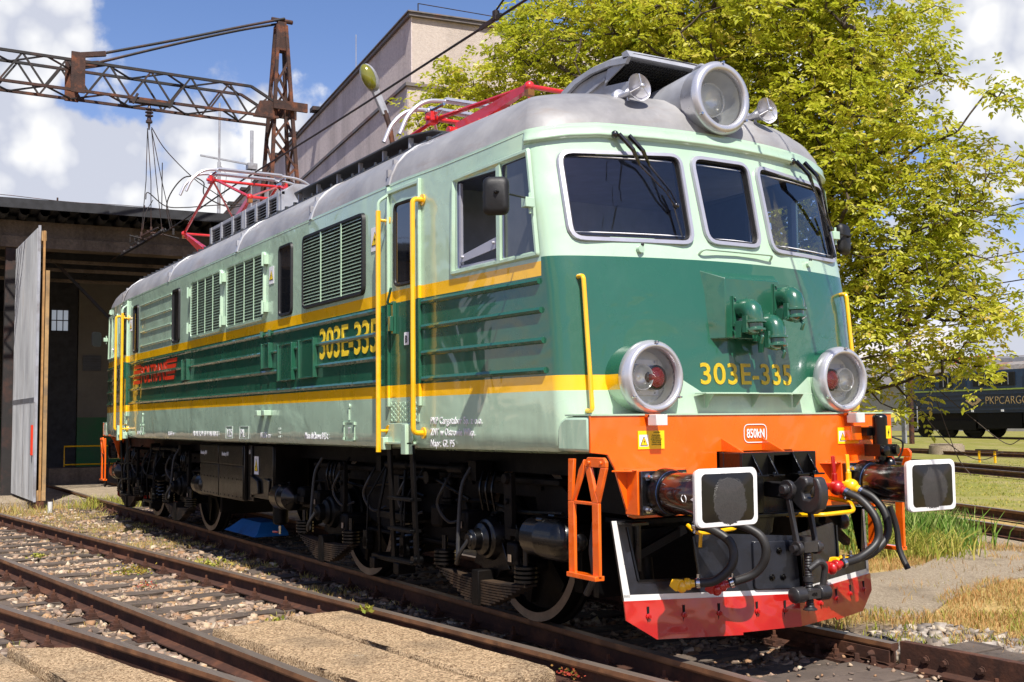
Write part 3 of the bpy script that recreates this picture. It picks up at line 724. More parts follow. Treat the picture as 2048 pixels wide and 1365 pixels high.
for sy in (-1,1):
    grille(2.84,4.30,2.575,3.285,2,M_RUB,sy)
    grille(.39,1.72,2.565,3.30,3,M_LG,sy,((1.75,3.2),(1.75,2.7)))
    grille(-1.13,.19,2.56,3.295,3,M_LG,sy,((-1.16,3.15),(-1.16,2.7),(.26,3.18),(.26,2.68)))
    # small boxes and hatches among the mouldings
    for x0,x1,z0,z1 in ((1.69,1.93,2.06,2.32),(2.2,2.6,1.915,2.28),(2.79,3.18,1.918,2.285),(-1.46,-1.21,2.05,2.316)):
        b = MB(); b.box(x0,x1,sy*1.498,sy*1.529,z0+.01,z1-.01)
        for a,c,d,e in ((x0-.012,x0+.02,z0,z1),(x1-.02,x1+.012,z0,z1)): b.box(a,c,sy*1.5,sy*1.548,d,e)
        b.box(x0,x1,sy*1.5,sy*1.536,z0,z0+.014); b.box(x0,x1,sy*1.5,sy*1.536,z1-.014,z1); b.build('side_hatch',M_DG,LOC,bevel=.003)
    for x in (1.68,1.93):
        b = MB(); b.cyl((x,sy*1.53,2.39),(x,sy*1.53,2.45),.022,seg=8); b.build('moulding_cap',M_DG,LOC)
    for x in (1.64,1.86):
        b = MB(); b.box(x-.05,x+.05,sy*1.50,sy*1.58,1.575,1.63); b.build('lifting_lug',M_LG,LOC,bevel=.005)
    for x0,x1 in ((3.83,4.06),(-3.85,-3.7)):
        b = MB()
        for p,q in (((x0,1.34),(x0,1.5)),((x1,1.34),(x1,1.5)),((x0,1.5),(x1,1.5)),((x0,1.34),(x1,1.34))): b.beam((p[0],sy*1.502,p[1]),(q[0],sy*1.502,q[1]),.006,.006,(0,1,0))
        for x in (x0,x1):
            for z in (1.36,1.49): b.box(x-.015,x+.015,sy*1.5,sy*1.515,z-.012,z+.012)
        b.tube([(x0+.12,sy*1.505,1.52),(x0+.12,sy*1.505,1.62)],.006,6); b.lathe((x0+.12,sy*1.5,1.64),(0,sy,0),[(0,.022),(.012,.02)],10); b.build('side_flap',M_LG,LOC)
        text('T','flap_letter',((x0+x1)/2-sy*-.0+.0,sy*1.503,1.40),(-sy,0,0),(0,0,1),.06,M_STW,LOC,align='CENTER')
# ---- lettering on the visible side
def stext(s,name,x,z,h,mat,sx_=.8,off=0,space=1.0,sy=-1,fit=None):
    p = SM(x,z,.0045,sy); q = SM(x+.5,z,.0045,sy); return text(s,name,p,(q-p) if sy<0 else (p-q),(0,0,1),h,mat,LOC,sx=sx_,off=off,space=space,fit=fit)
stext('303E-335','side_number',3.24,2.085,.285,M_LYE,.72,.006,fit=1.29)
for s,z,w in (('PKP Cargotabor Sp. z o.o.',1.482,.70),('ZNT w Ostrowie Wlkp.',1.398,.61),('Napr. Gł. P5',1.315,.33)): stext(s,'overhaul_note',5.44,z,.054,M_STW,.78,.0008,1.08,fit=w)
for s,x,w,h in (('PL-PLTR 91 51 1 140 101-3',-1.02,1.06,.062),('125',.38,.19,.09),('PL',.89,.15,.09),('16,35 m',1.57,.30,.055),('Masa służbowa 84,3 t',2.88,.58,.062),('8,55 m',-2.24,.30,.05),('0-4T1',-4.05,.24,.05)): stext(s,'side_inscription',x,1.35,h,M_STW,.8,.0008,fit=w)
for k,s in enumerate(('R. 70','P 50C','G- 0L')): stext(s,'side_inscription',2.14,1.43-.038*k,.024,M_LGT,.9)
for x0,x1 in ((.355,.60),(.86,1.18)):
    b = MB()
    for p,q in (((x0,1.33),(x1,1.33)),((x0,1.465),(x1,1.465)),((x0,1.33),(x0,1.465)),((x1,1.33),(x1,1.465))): b.beam((p[0],-1.503,p[1]),(q[0],-1.503,q[1]),.005,.005,(0,1,0))
    b.build('inscription_border',M_LGT,LOC)
stext('POLTRANS','company_name',-3.86,2.10,.255,M_LRED,.98,.006,fit=1.50)
for k in range(4):
    b = MB(); z0 = 2.09+k*.076; s0 = .045*k
    b.prism([(-4.36+s0*.3,-1.504,z0),(-3.93+s0*.3,-1.504,z0),(-3.92+s0*.3,-1.504,z0+.052),(-4.35+s0*.3,-1.504,z0+.052)],(0,-.003,0)); b.build('company_stripe',M_LRED,LOC); b = MB()
    b.prism([(-2.36-s0*.2,-1.504,z0),(-1.98+s0,-1.504,z0),(-1.95+s0,-1.504,z0+.052),(-2.33-s0*.2,-1.504,z0+.052)],(0,-.003,0)); b.build('company_stripe',M_LRED,LOC)
def bolt_sign(cx,cz,w,h,sy=-1,parent=None):
    p = MB(); y = sy*1.503; p.box(cx-w/2,cx+w/2,y,y+sy*.003,cz-h/2,cz+h/2); o = p.build('warning_sign',M_STW,parent or LOC)
    t = MB(); a = w*.42; t.prism([(cx-a,y+sy*.004,cz-h*.28),(cx+a,y+sy*.004,cz-h*.28),(cx,y+sy*.004,cz+h*.30)],(0,sy*.002,0)); t.build('warning_triangle',M_LBLK,o)
    t = MB(); a = w*.34; t.prism([(cx-a,y+sy*.0065,cz-h*.245),(cx+a,y+sy*.0065,cz-h*.245),(cx,y+sy*.0065,cz+h*.24)],(0,sy*.001,0)); t.build('triangle_field',M_STY,o)
    t = MB(); t.prism([(cx+w*.06,y+sy*.008,cz+h*.12),(cx-w*.1,y+sy*.008,cz-h*.05),(cx+w*.01,y+sy*.008,cz-h*.04),(cx-w*.04,y+sy*.008,cz-h*.2),(cx+w*.12,y+sy*.008,cz+h*.0),(cx+w*.02,y+sy*.008,cz-h*.0)],(0,sy*.001,0)); t.build('lightning_bolt',M_LBLK,o)
bolt_sign(4.50,3.02,.16,.20); bolt_sign(1.90,3.02,.14,.18); bolt_sign(-4.56,3.0,.15,.17)
# ------------------------------------------------------------------ loco ends
def lathe_o(name, o, ax, prof, mat, parent, seg=32, cap=True, **k):
    b = MB(); b.lathe(o, ax, prof, seg, cap); return b.build(name, mat, parent, **k)
def headlight(y, sx, red_in):
    c = (sx*7.0, y, 1.77); ax = (sx,0,0)
    b = MB(); b.lathe(c,ax,[(0,.225),(.30,.222)],40,False); dr = b.build('headlight',M_BODY,LOC)
    b = MB(); b.lathe(c,ax,[(.28,.226),(.30,.236),(.335,.238),(.36,.232),(.37,.222),(.378,.22),(.385,.205),(.382,.192),(.372,.186),(.36,.180),(.33,.178)],48,False); b.build('lamp_rim',M_SIL,dr,smooth=60)
    lathe_o('lamp_dish',(sx*7.255,y,1.77),ax,[(0,.17),(.0,.001)][::-1]+[(.0,.17),(.09,.18)],M_PLATE,dr,32,False)
    b = MB(); b.box(sx*7.262,sx*7.268,y-.10,y+.10,1.655,1.885); b.box(sx*7.262,sx*7.267,y-.15,y+.15,1.70,1.84)
    for a in (-.075,.075):
        for z in (1.67,1.87): b.lathe((sx*7.268,y+a,z),ax,[(0,.008),(.006,.006)],8)
    b.build('lamp_plate',M_SIL,dr)
    yo = y+(.062 if y>0 else -.062); yi = y-(.062 if y>0 else -.062)
    lathe_o('white_reflector',(sx*7.268,yo,1.77),ax,[(.012,.001),(.008,.02),(.014,.045),(.035,.066),(.05,.076),(.055,.083),(.05,.086),(0,.086)],M_REFL,dr,28,False,smooth=80)
    lathe_o('white_lens',(sx*7.268,yo,1.77),ax,[(.05,.076),(.062,.05),(.066,.001)],M_CLEAR,dr,24,False,smooth=80)
    lathe_o('red_lamp_rim',(sx*7.268,yi,1.77),ax,[(0,.082),(.035,.080),(.04,.068)],M_BLK,dr,24,False)
    lathe_o('red_lens',(sx*7.268,yi,1.77),ax,[(.034,.068),(.05,.055),(.062,.03),(.066,.001)],M_RLENS,dr,24,False,smooth=80)
    lathe_o('lamp_glass',(sx*7.345,y,1.77),ax,[(0,.182),(.006,.09),(.008,.001)],M_CLEAR,dr,32,False,smooth=80)
    for a in (90,215,325):
        p = Vector((sx*7.37, y+.222*math.cos(math.radians(a)), 1.77+.222*math.sin(math.radians(a))))
        b = MB(); b.cyl(p,p+Vector((sx*.022,0,0)),.009,seg=8); b.tube([p+Vector((sx*.018,-.016,0)),p+Vector((sx*.018,.016,0))],.005,6); b.build('rim_clamp',M_CHR,dr)
def beam_end(sx):
    X = lambda a: a*sx
    # buffer beam with its side boxes
    b = MB(); o = [(-1.35,1.30),(-1.222,1.285),(-1.17,1.20),(-1.068,.90),(-1.03,.885),(-.62,.885),(-.60,.93),(-.34,.93),(-.34,1.285),(.34,1.285),(.34,.93),(.60,.93),(.62,.885),(1.03,.885),(1.068,.90),(1.17,1.20),(1.222,1.285),(1.35,1.30),(1.35,1.532),(-1.35,1.532)]
    b.prism([(X(7.33),y,z) for y,z in o],(X(.018),0,0)); bb = b.build('buffer_beam',M_ORG,LOC,bevel=.003)
    b = MB(); b.prism([(X(6.99),-1.360,1.302),(X(7.329),-1.352,1.302),(X(7.329),-1.352,1.525),(X(7.08),-1.352,1.525),(X(7.02),-1.358,1.50),(X(6.99),-1.360,1.44)],(0,2.704,0)); b.build('beam_side_box',M_LG,LOC,bevel=.022)
    b = MB(); b.box(X(7.07),X(7.356),-1.35,1.35,1.527,1.537); b.build('beam_ledge',M_LG,LOC)
    # number shelf
    b = MB(); b.box(X(7.30),X(7.415),-.478,.478,1.664,1.671); s_ = b.build('front_shelf',M_LG,LOC)
    for y in (-.40,0,.40):
        b = MB(); b.prism([(X(7.31),y,1.664),(X(7.405),y,1.664),(X(7.33),y,1.575),(X(7.31),y,1.575)],(0,.006,0)); b.build('shelf_gusset',M_LG,s_)
    # grab rails on the face
    for y in (-1.205,1.205):
        b = MB(); f = lambda z: X(xc(z)-.15*y*y)
        b.tube(arc([(f(2.43),y,2.43),(f(2.43)+X(.06),y,2.43),(f(1.56)+X(.06),y,1.56),(f(1.56),y,1.56)],.05),.0155,10); b.build('front_handrail',M_YE,LOC)
    b = MB(); b.tube(arc([FM(-.33,2.60,-.02,sx),FM(-.32,2.645,.045,sx),FM(.32,2.645,.045,sx),FM(.33,2.60,-.02,sx)],.04),.009,8); b.build('step_rail',M_LG,LOC)
    for y in (-.775,.775):
        b = MB(); b.cyl(FM(y,2.625,0,sx),FM(y,2.625,.03,sx),.024); b.build('washer_nozzle',M_LG,LOC)
        b = MB(); b.ball(FM(y+.01,2.655,.03,sx),.012,8,6); b.build('nozzle_tip',M_RUB,LOC)
    for y in (-.855,.855): headlight(y,sx,True)
    # coupling-socket box
    b = MB(); f0 = [(7.36,-.245,2.035),(7.36,.245,2.035),(7.36,.245,2.44),(7.36,-.245,2.44)]; g0 = [(7.20,-.37,2.03),(7.20,.37,2.03),(7.17,.37,2.52),(7.17,-.37,2.52)]
    b.add([(X(x),y,z) for x,y,z in f0+g0],[(0,1,2,3),(0,4,5,1),(1,5,6,2),(2,6,7,3),(3,7,4,0)]); bx = b.build('socket_box',M_DG,LOC,bevel=.006)
    for (y,z) in ((-.12,2.235),(.255,2.335),(.075,2.14)):
        c = Vector((X(7.40),y,z))
        b = MB(); b.box(X(7.33),X(7.375),y-.07,y+.07,z-.12,z+.085)
        for yy in (-.055,.055):
            for zz in (-.1,.068): b.lathe((X(7.375),y+yy,z+zz),(sx,0,0),[(0,.011),(.012,.009)],6)
        pts = [Vector((X(7.36),y,z)),Vector((X(7.42),y,z)),Vector((X(7.455),y,z-.008)),Vector((X(7.48),y,z-.03)),Vector((X(7.49),y,z-.06)),Vector((X(7.49),y,z-.10))]
        b.tube(pts,.066,20,rad=[.062,.064,.070,.072,.069,.066])
        b.lathe((X(7.49),y,z-.10),(X(.05),0,-1),[(-.012,.066),(-.01,.082),(.006,.082),(.01,.062),(.04,.062),(.045,.078),(.058,.078),(.07,.06),(.082,.03),(.085,.001)],24,False)
        b.box(X(7.47),X(7.51),y-.085,y-.065,z-.17,z-.06); b.prism([(X(7.40),y-.085,z-.09),(X(7.47),y-.085,z-.09),(X(7.45),y-.085,z-.20),(X(7.41),y-.085,z-.20)],(0,.012,0)); b.prism([(X(7.40),y+.075,z-.09),(X(7.47),y+.075,z-.09),(X(7.45),y+.075,z-.18),(X(7.41),y+.075,z-.18)],(0,.012,0))
        b.tube([(X(7.52),y+.02,z-.17),(X(7.55),y+.02,z-.2),(X(7.53),y+.02,z-.24)],.012,6)
        b.build('control_socket',M_DG,bx,smooth=45,bevel=.002)
    # top lamp
    hx = X(6.25); cz = 3.765
    b = MB(); b.lathe((hx,0,cz+.035),(sx,0,-.04),[(0,.18),(.35,.205),(.62,.235),(.72,.24)],40,False); tl = b.build('roof_lamp',M_GREY,LOC,smooth=50)
    b = MB(); b.lathe((X(6.95),0,cz),(sx,0,0),[(-.02,.238),(.02,.25),(.10,.252),(.12,.262),(.14,.262),(.152,.25),(.165,.246),(.172,.225),(.168,.205),(.155,.198),(.12,.195)],56,False); b.build('lamp_rim',M_SIL,tl,smooth=60)
    lathe_o('lamp_reflector',(X(6.98),0,cz),(sx,0,0),[(-.10,.001),(-.095,.05),(-.05,.12),(.02,.175),(.09,.196)],M_PLATE,tl,40,False,smooth=80)
    lathe_o('bulb_reflector',(X(7.0),-.03,cz),(sx,0,0),[(-.04,.001),(-.03,.05),(.0,.10),(.02,.118),(.028,.121),(.02,.125),(-.03,.125)],M_REFL,tl,32,False,smooth=80)
    lathe_o('bulb_lens',(X(7.0),-.03,cz),(sx,0,0),[(.02,.116),(.04,.07),(.05,.001)],M_CLEAR,tl,32,False,smooth=80)
    lathe_o('lamp_glass',(X(7.09),0,cz),(sx,0,0),[(0,.197),(.01,.1),(.013,.001)],M_CLEAR,tl,40,False,smooth=80)
    b = MB(); b.prism([(X(6.35),-.13,3.62),(X(7.02),-.10,3.56),(X(7.02),-.10,3.42),(X(6.35),-.13,3.42)],(0,.26,0)); b.build('lamp_base',M_GREY,tl,bevel=.02)
    b = MB(); b.tube(spline([(X(6.70),.06,3.92),(X(6.74),.05,4.04),(X(6.84),.03,4.07),(X(6.93),.02,4.03),(X(6.96),.02,4.0)],6),.017,8); b.build('lamp_cable',M_GREY,tl)
    for a in (90,215,325):
        p = Vector((X(7.10), .25*math.cos(math.radians(a)), cz+.25*math.sin(math.radians(a)))); b = MB(); b.cyl(p,p+Vector((X(.03),0,0)),.01,seg=8); b.build('rim_clamp',M_CHR,tl)
    # horns
    for y in (-.60,.60):
        zc = 3.80; b = MB(); t = Vector((sx,0,.06)).normalized()
        b.lathe((X(6.66),y,zc-.02),t,[(0,.05),(.02,.058),(.05,.058),(.06,.03),(.12,.028),(.18,.045),(.24,.075),(.27,.098),(.274,.098),(.265,.088),(.24,.07),(.18,.04),(.14,.02)],24,False)
        b.cyl((X(6.72),y,zc-.02),(X(6.72),y,3.60),.014); b.box(X(6.66),X(6.80),y-.04,y+.04,3.60,3.66); b.cyl((X(6.80),y,zc-.02),(X(6.80),y,3.62),.01)
        tip = Vector((X(6.66),y,zc-.02))+t*.30; b.ball(tip,.02,10,8)
        for a in (90,210,330):
            p = Vector((X(6.66),y,zc-.02))+t*.27+Vector((0,.096*math.cos(math.radians(a)),.096*math.sin(math.radians(a)))); b.tube([p,tip],.004,5)
        b.build('horn',M_SIL,LOC,smooth=50)
    # wipers
    for y in (-.825,.825):
        b = MB(); p0 = FM(y,3.425,.05,sx)
        for k,dy in enumerate((0,.085)):
            q = p0+Vector((0,dy,.0)); 
            pts = [q, q+Vector((X(.06),.07,-.11)), q+Vector((X(.04),.14,-.20)), FM(y+.27+dy*.45,3.03,.07,sx), FM(y+.34+dy*.25,2.93,.055,sx)]
            b.tube(pts,.008,6,rad=[.018,.017,.009,.008,.008])
        b.ball(p0+Vector((X(-.02),-.02,0)),.028,10,8)
        b.tube([FM(y+.31,3.05,.035,sx),FM(y+.345,2.93,.03,sx),FM(y+.37,2.72,.03,sx)],.009,6); b.ball(FM(y+.345,2.94,.05,sx),.022,8,6)
        b.build('wiper',M_BLK,LOC)
    # jumper brackets / white blocks
    for y in (-.89,.89):
        b = MB(); b.box(X(7.34),X(7.40),y-.045,y+.045,1.515,1.535); b.build('lamp_bracket',M_ORG,LOC)
        b = MB(); b.box(X(7.385),X(7.47),y-.045,y+.045,1.463,1.532); b.build('white_marker_block',M_WHT,LOC,bevel=.003)
        # support box, plate, buffer
        b = MB(); b.box(X(7.33),X(7.455),y-.19,y+.19,.915,1.19); b.prism([(X(7.34),y-.20,1.19),(X(7.44),y-.20,1.19),(X(7.34),y-.30,1.19)],(0,0,-.012)); b.box(X(7.33),X(7.45),y-.21,y+.21,1.185,1.195)
        b.build('buffer_bracket',M_ORG,LOC,bevel=.003)
        B = MB(); B.box(X(7.455),X(7.485),y-.18,y+.18,.915,1.185)
        bf = B.build('buffer',M_BLK,LOC,bevel=.006)
        for yy in (-.145,.145):
            for zz in (.95,1.15): b = MB(); b.lathe((X(7.48),y+yy,zz),(sx,0,0),[(0,.024),(.022,.024),(.022,.014),(.055,.013),(.058,.008)],6); b.build('plate_bolt',M_CHR,bf)
        lathe_o('buffer_collar',(X(7.485),y,1.05),(sx,0,0),[(0,.15),(.05,.147),(.08,.135),(.085,.125)],M_GLS,bf,40,smooth=40)
        lathe_o('collar_band',(X(7.555),y,1.05),(sx,0,0),[(0,.1362),(.014,.1355)],M_BAND,bf,40,False)
        lathe_o('buffer_barrel',(X(7.56),y,1.05),(sx,0,0),[(0,.122),(.02,.126),(.42,.126),(.43,.118),(.5,.118)],M_BUFB,bf,40,smooth=40)
        o0 = rrect([(-.236,-.168),(.236,-.168),(.236,.168),(-.236,.168)],.045,6); n = len(o0)
        def dome(u,v): return .018*(1-(u/.24)**2)*(1-(v/.17)**2)
        b = MB(); rows = [(0,0),(.0,.018)]
        vs = [(X(8.02),y+u*.97,1.05+v*.97) for u,v in o0]+[(X(8.045),y+u,1.05+v) for u,v in o0]+[(X(8.055)+X(dome(u*.97,v*.97)),y+u*.97,1.05+v*.97) for u,v in o0]
        cen = []
        b.add(vs,[(k*n+i,k*n+(i+1)%n,(k+1)*n+(i+1)%n,(k+1)*n+i) for k in range(2) for i in range(n)]+[tuple(range(n))]); b.build('buffer_head',M_WHT if sx > 0 else M_BLK,bf)
        b = MB(); i0 = rrect([(-.229,-.163),(.229,-.163),(.229,.163),(-.229,.163)],.043,6); R = [1,.955,.915,.86,.8,.7,.6,.5,.4,.3,.2,.1,0.02]
        vs = [(X(8.055)+X(dome(u*f,v*f)),y+u*f,1.05+v*f) for f in R for u,v in i0]
        b.add(vs,[(k*n+i,k*n+(i+1)%n,(k+1)*n+(i+1)%n,(k+1)*n+i) for k in range(len(R)-1) for i in range(n)]+[tuple((len(R)-1)*n+i for i in range(n))])
        o = b.build('buffer_face',M_FACE[0 if y<0 else 1],bf,smooth=80)
    # steps each side
    for sy in (-1,1):
        b = MB(); Y = sy*1.35
        def pl(pts, y0=-.011, th=.022): b.prism([(X(x),Y+y0,z) for x,z in pts],(0,th,0))
        pl([(7.366,.56),(7.434,.56),(7.434,1.0),(7.366,1.0)]); pl([(7.366,1.001),(7.434,1.001),(7.401,1.07)])
        pl([(7.365,1.002),(7.400,1.071),(7.356,1.214),(7.298,1.214)]); pl([(7.435,1.002),(7.517,1.214),(7.459,1.214),(7.402,1.071)])
        pl([(7.298,1.215),(7.517,1.215),(7.517,1.250),(7.49,1.275),(7.325,1.275),(7.298,1.250)])
        for xx in (7.345,7.47): b.lathe((X(xx),Y+sy*.010,1.243),(0,sy,0),[(0,.014),(.012,.012)],6)
        pl([(7.107,.56),(7.173,.56),(7.173,1.0),(7.107,1.0)]); pl([(7.107,1.001),(7.150,1.001),(7.178,1.262),(7.115,1.262)]); pl([(7.151,1.001),(7.173,1.001),(7.285,1.20),(7.285,1.262),(7.230,1.20)])
        b.box(X(7.115),X(7.425),Y-.035,Y+.035,.535,.565); b.box(X(7.14),X(7.40),Y-.01,Y+.02,.985,1.005)
        b.build('shunter_step',M_ORG,LOC,bevel=.004)
        h0 = 0 if sy*sx > 0 else -.22
        b = MB(); b.tube(spline([(X(7.42+h0),sy*1.22,.86),(X(7.44+h0),sy*1.26,.7),(X(7.46+h0),sy*1.26,.55),(X(7.52+h0*1.6),sy*1.27,.42)],6),.022,10); b.build('hanging_hose',M_HOSE,LOC)
    # draw gear housing
    b = MB(); b.box(X(7.34),X(7.40),-.33,.33,.86,1.28); b.box(X(7.40),X(7.56),-.33,-.30,.86,1.28); b.box(X(7.40),X(7.56),.30,.33,.86,1.28); b.box(X(7.40),X(7.56),-.30,.30,1.255,1.28)
    b.box(X(7.40),X(7.58),-.30,.30,.86,.885); b.box(X(7.40),X(7.545),-.30,-.12,.885,1.255); b.box(X(7.56),X(7.575),-.33,-.05,1.13,1.28); b.box(X(7.56),X(7.575),.12,.33,1.13,1.28)
    b.prism([(X(7.57),-.3,.885),(X(7.57),-.05,.885),(X(7.57),-.08,.76),(X(7.57),-.2,.72)],(X(-.03),0,0))
    dg_ = b.build('draw_gear_housing',M_GLS,LOC,bevel=.005)
    for y in (-.24,-.10,.12,.26):
        b = MB(); b.prism([(X(7.575),y-.006,1.27),(X(7.66),y-.006,1.14),(X(7.575),y-.006,1.14)],(0,.012,0)); b.box(X(7.575),X(7.67),y-.05,y+.05,1.128,1.14); b.lathe((X(7.63),y,1.14),(0,0,1),[(0,.02),(.015,.016)],6); b.build('housing_gusset',M_GLS,dg_,bevel=.002)
    for y in (-.30,.06):
        b = MB(); b.prism([(X(7.349),y,1.285),(X(7.55),y,1.285),(X(7.349),y,1.37)],(0,.012,0)); b.build('beam_gusset',M_ORG,bb)
    # hook
    b = MB(); prof = [(7.45,1.085),(7.70,1.085),(7.74,1.10),(7.78,1.135),(7.83,1.125),(7.85,1.085),(7.825,1.055),(7.80,1.03),(7.815,.99),(7.86,.985),(7.895,1.01),(7.90,1.06),(7.885,1.115),(7.90,1.135),(7.93,1.12),(7.955,1.06),(7.955,.99),(7.93,.93),(7.87,.895),(7.80,.90),(7.74,.94),(7.70,.98),(7.45,.985)]
    b.prism([(X(x),-.038,z) for x,z in prof],(0,.076,0)); hk = b.build('drawhook',M_HOOK,LOC,bevel=.014)
    b = MB(); b.cyl((X(7.72),-.105,1.045),(X(7.72),.105,1.045),.036); b.lathe((X(7.72),-.135,1.045),(0,1,0),[(0,.028),(.01,.033),(.03,.033)],20)
    for y in (-.085,.085): b.lathe((X(7.72),y-.016,1.045),(0,1,0),[(0,.062),(.032,.062)],24); b.beam((X(7.72),y,1.03),(X(7.79),y*.95,.70),.026,.032,(1,0,0)); b.lathe((X(7.79),y*.95-.016,.68),(0,1,0),[(0,.045),(.032,.045)],20)
    b.build('coupling_links',M_HOOK,hk,bevel=.003)
    b = MB(); b.box(X(7.75),X(7.83),-.06,.06,.655,.72); b.cyl((X(7.79),-.13,.68),(X(7.79),.13,.68),.024); b.cyl((X(7.79),0,.72),(X(7.79),0,.75),.03)
    b.lathe((X(7.795),0,.655),(X(.03),0,-1),[(k*.009,.022 if k%2 else .026) for k in range(40)],16); b.lathe((X(7.80),0,.50),(X(.03),0,-1),[(0,.034),(.03,.034)],14); b.lathe((X(7.805),0,.31),(X(.03),0,-1),[(0,.03),(.012,.045),(.018,.045)],14)
    b.build('coupling_screw',M_HOOK,hk,smooth=30)
    b = MB(); b.box(X(7.77),X(7.85),-.055,.055,.365,.425)
    for y in (-.105,.105): b.lathe((X(7.81),y-.05*(1 if y>0 else 1)+.0,.395),(0,1,0),[(0,.035),(.01,.05),(.09,.05),(.10,.035)],20)
    b.tube(arc([(X(7.81),.11,.42),(X(7.83),.12,.56),(X(7.84),.06,.60),(X(7.81),-.01,.545)],.05),.021,10); b.build('coupling_bail',M_HOOK,hk,bevel=.003)
    text('450','casting_mark',(X(7.853),-.028,.385),(0,sx,0),(0,0,1),.022,M_BRN,hk,depth=.001)
    # pipes and brake hoses
    b = MB(); b.tube(arc([(X(7.42),-.66,.83),(X(7.50),-.66,.79),(X(7.52),-.60,.785),(X(7.52),-.35,.80),(X(7.45),-.30,.82)],.03),.014,8); b.tube([(X(7.52),-.64,.79),(X(7.50),-.63,.70)],.012,6); b.build('yellow_pipe',M_YE,LOC)
    b = MB(); b.tube(arc([(X(7.50),.12,.86),(X(7.72),.22,.87),(X(7.74),.50,.88),(X(7.60),.62,.93),(X(7.42),.60,.95)],.06),.014,8); b.build('yellow_pipe',M_YE,LOC)
    def hose(pts, tipc, valve=None, r=.0275):
        b = MB(); P = spline(pts,8); b.tube(P,r,14); h = b.build('brake_hose',M_HOSE,LOC,smooth=60)
        e = P[-1]; d = (P[-1]-P[-3]).normalized()
        b = MB(); b.lathe(e-d*.03,d,[(0,.033),(.022,.033)],16); b.cyl(e-d*.02+Vector((0,0,.03)),e-d*.02+Vector((0,0,.055)),.01,seg=8); s = P[0]; ds = (P[1]-P[0]).normalized(); b.lathe(s+ds*.01,ds,[(0,.033),(.022,.033)],16); b.cyl(s+ds*.02+Vector((0,-.02,-.045)),s+ds*.02+Vector((0,-.01,-.02)),.01,seg=8); b.build('hose_clamp',M_CHR,h)
        b = MB(); b.lathe(e-d*.01,d,[(0,.022),(.03,.024),(.04,.036),(.065,.038),(.075,.028)],14); b.ball(e+d*.08+Vector((0,0,-.012)),.04,12,8,(1,.7,1)); b.prism([e+d*.08+Vector((0,-.05,-.04)),e+d*.12+Vector((0,-.05,.0)),e+d*.10+Vector((0,-.05,.04)),e+d*.05+Vector((0,-.05,.03))],(0,.03,0)); b.build('hose_coupling',tipc,h,bevel=.004)
        if valve:
            b = MB(); s = P[0]; b.lathe(s-ds*.10,ds,[(0,.03),(.02,.045),(.06,.048),(.075,.032),(.11,.032)],16); b.ball(s-ds*.05,.052,14,10); b.cyl(s-ds*.07,s-ds*.07+Vector((0,0,.09)),.02,seg=10); b.beam(s-ds*.07+Vector((0,0,.06)),s-ds*.07+Vector((0,-.01,.21)),.03,.012,(1,0,0)); b.cyl(s-ds*.07,s-ds*.07-Vector((X(.25),0,0)),.024,seg=10)
            b.build('angle_cock',valve,h,bevel=.003)
    hose([(X(7.52),-.70,.84),(X(7.64),-.65,.82),(X(7.74),-.59,.74),(X(7.76),-.60,.62),(X(7.70),-.68,.52),(X(7.62),-.78,.50)],M_YE)
    hose([(X(7.56),-.56,.86),(X(7.70),-.50,.85),(X(7.82),-.42,.78),(X(7.84),-.40,.66),(X(7.78),-.44,.55),(X(7.68),-.56,.49)],M_RED)
    hose([(X(7.56),.60,1.00),(X(7.68),.64,.94),(X(7.78),.66,.82),(X(7.80),.64,.68),(X(7.78),.50,.585),(X(7.76),.34,.55)],M_RED,M_RED)
    hose([(X(7.56),.74,1.005),(X(7.66),.78,.95),(X(7.74),.80,.84),(X(7.76),.78,.70),(X(7.74),.64,.59),(X(7.70),.47,.56)],M_YE,M_YE)
    # pilot plough: two raked wings meeting at the centre line
    for sy in (-1,1):
        def PL(t, z, h=0):   # t from centre 0 to outer 1.10
            x = 7.70-.385*t/1.10 + (.38-z)*.10; return Vector((X(x+h), sy*t, z))
        if True:
            b = MB(); o = [(0,.375),(1.102,.375),(1.13,.86),(1.06,.86),(1.06,.505),(.62,.495),(.62,.76),(.60,.78),(0,.745)]
            # wing with an opening: outer strip, lower strip, inner plate
            for q in ([(0,.375),(.62,.375),(.62,.76),(.60,.78),(0,.745)],[(.62,.375),(1.0,.375),(1.0,.50),(.62,.50)],[(1.0,.375),(1.095,.375),(1.135,.87),(1.05,.87),(1.0,.50)]):
                P = [PL(t,z) for t,z in q]; b.prism(P,(X(-.014),0,0))
            pw = b.build('plough_wing',M_PLOW,LOC,smooth=0)
            b = MB(); 
            for q in ([(0,.378),(1.095,.378),(1.095,.418),(0,.410)],[(1.055,.40),(1.096,.40),(1.135,.87),(1.105,.87)]):
                b.prism([PL(t,z,.004) for t,z in q],(X(-.002),0,0))
            b.build('white_band',M_WHT,pw,smooth=0)
            b = MB(); q = [(0,.382),(1.10,.382),(1.095,.265),(.917,.145),(.38,.145),(.38,.16),(0,.18)] if sy<0 else [(0,.382),(1.10,.382),(1.095,.265),(.917,.145),(.5,.145),(.48,.165),(0,.18)]
            b.prism([PL(t,z,.012) for t,z in q],(X(-.01),0,0)); b.build('plough_blade',M_RED,pw,smooth=0)
            for t in (.10,.28,.52,.74,.96):
                b = MB(); p = PL(t,.30,.013); b.box(p.x-.002,p.x+.002,p.y-.008,p.y+.008,.24,.345); b.build('blade_slot',M_DARKIN,pw)
                b = MB(); b.lathe(PL(t,.285,.013),(sx,0,0),[(0,.018),(.006,.018),(.008,.012),(.02,.011)],8); b.build('blade_bolt',M_RED,pw)
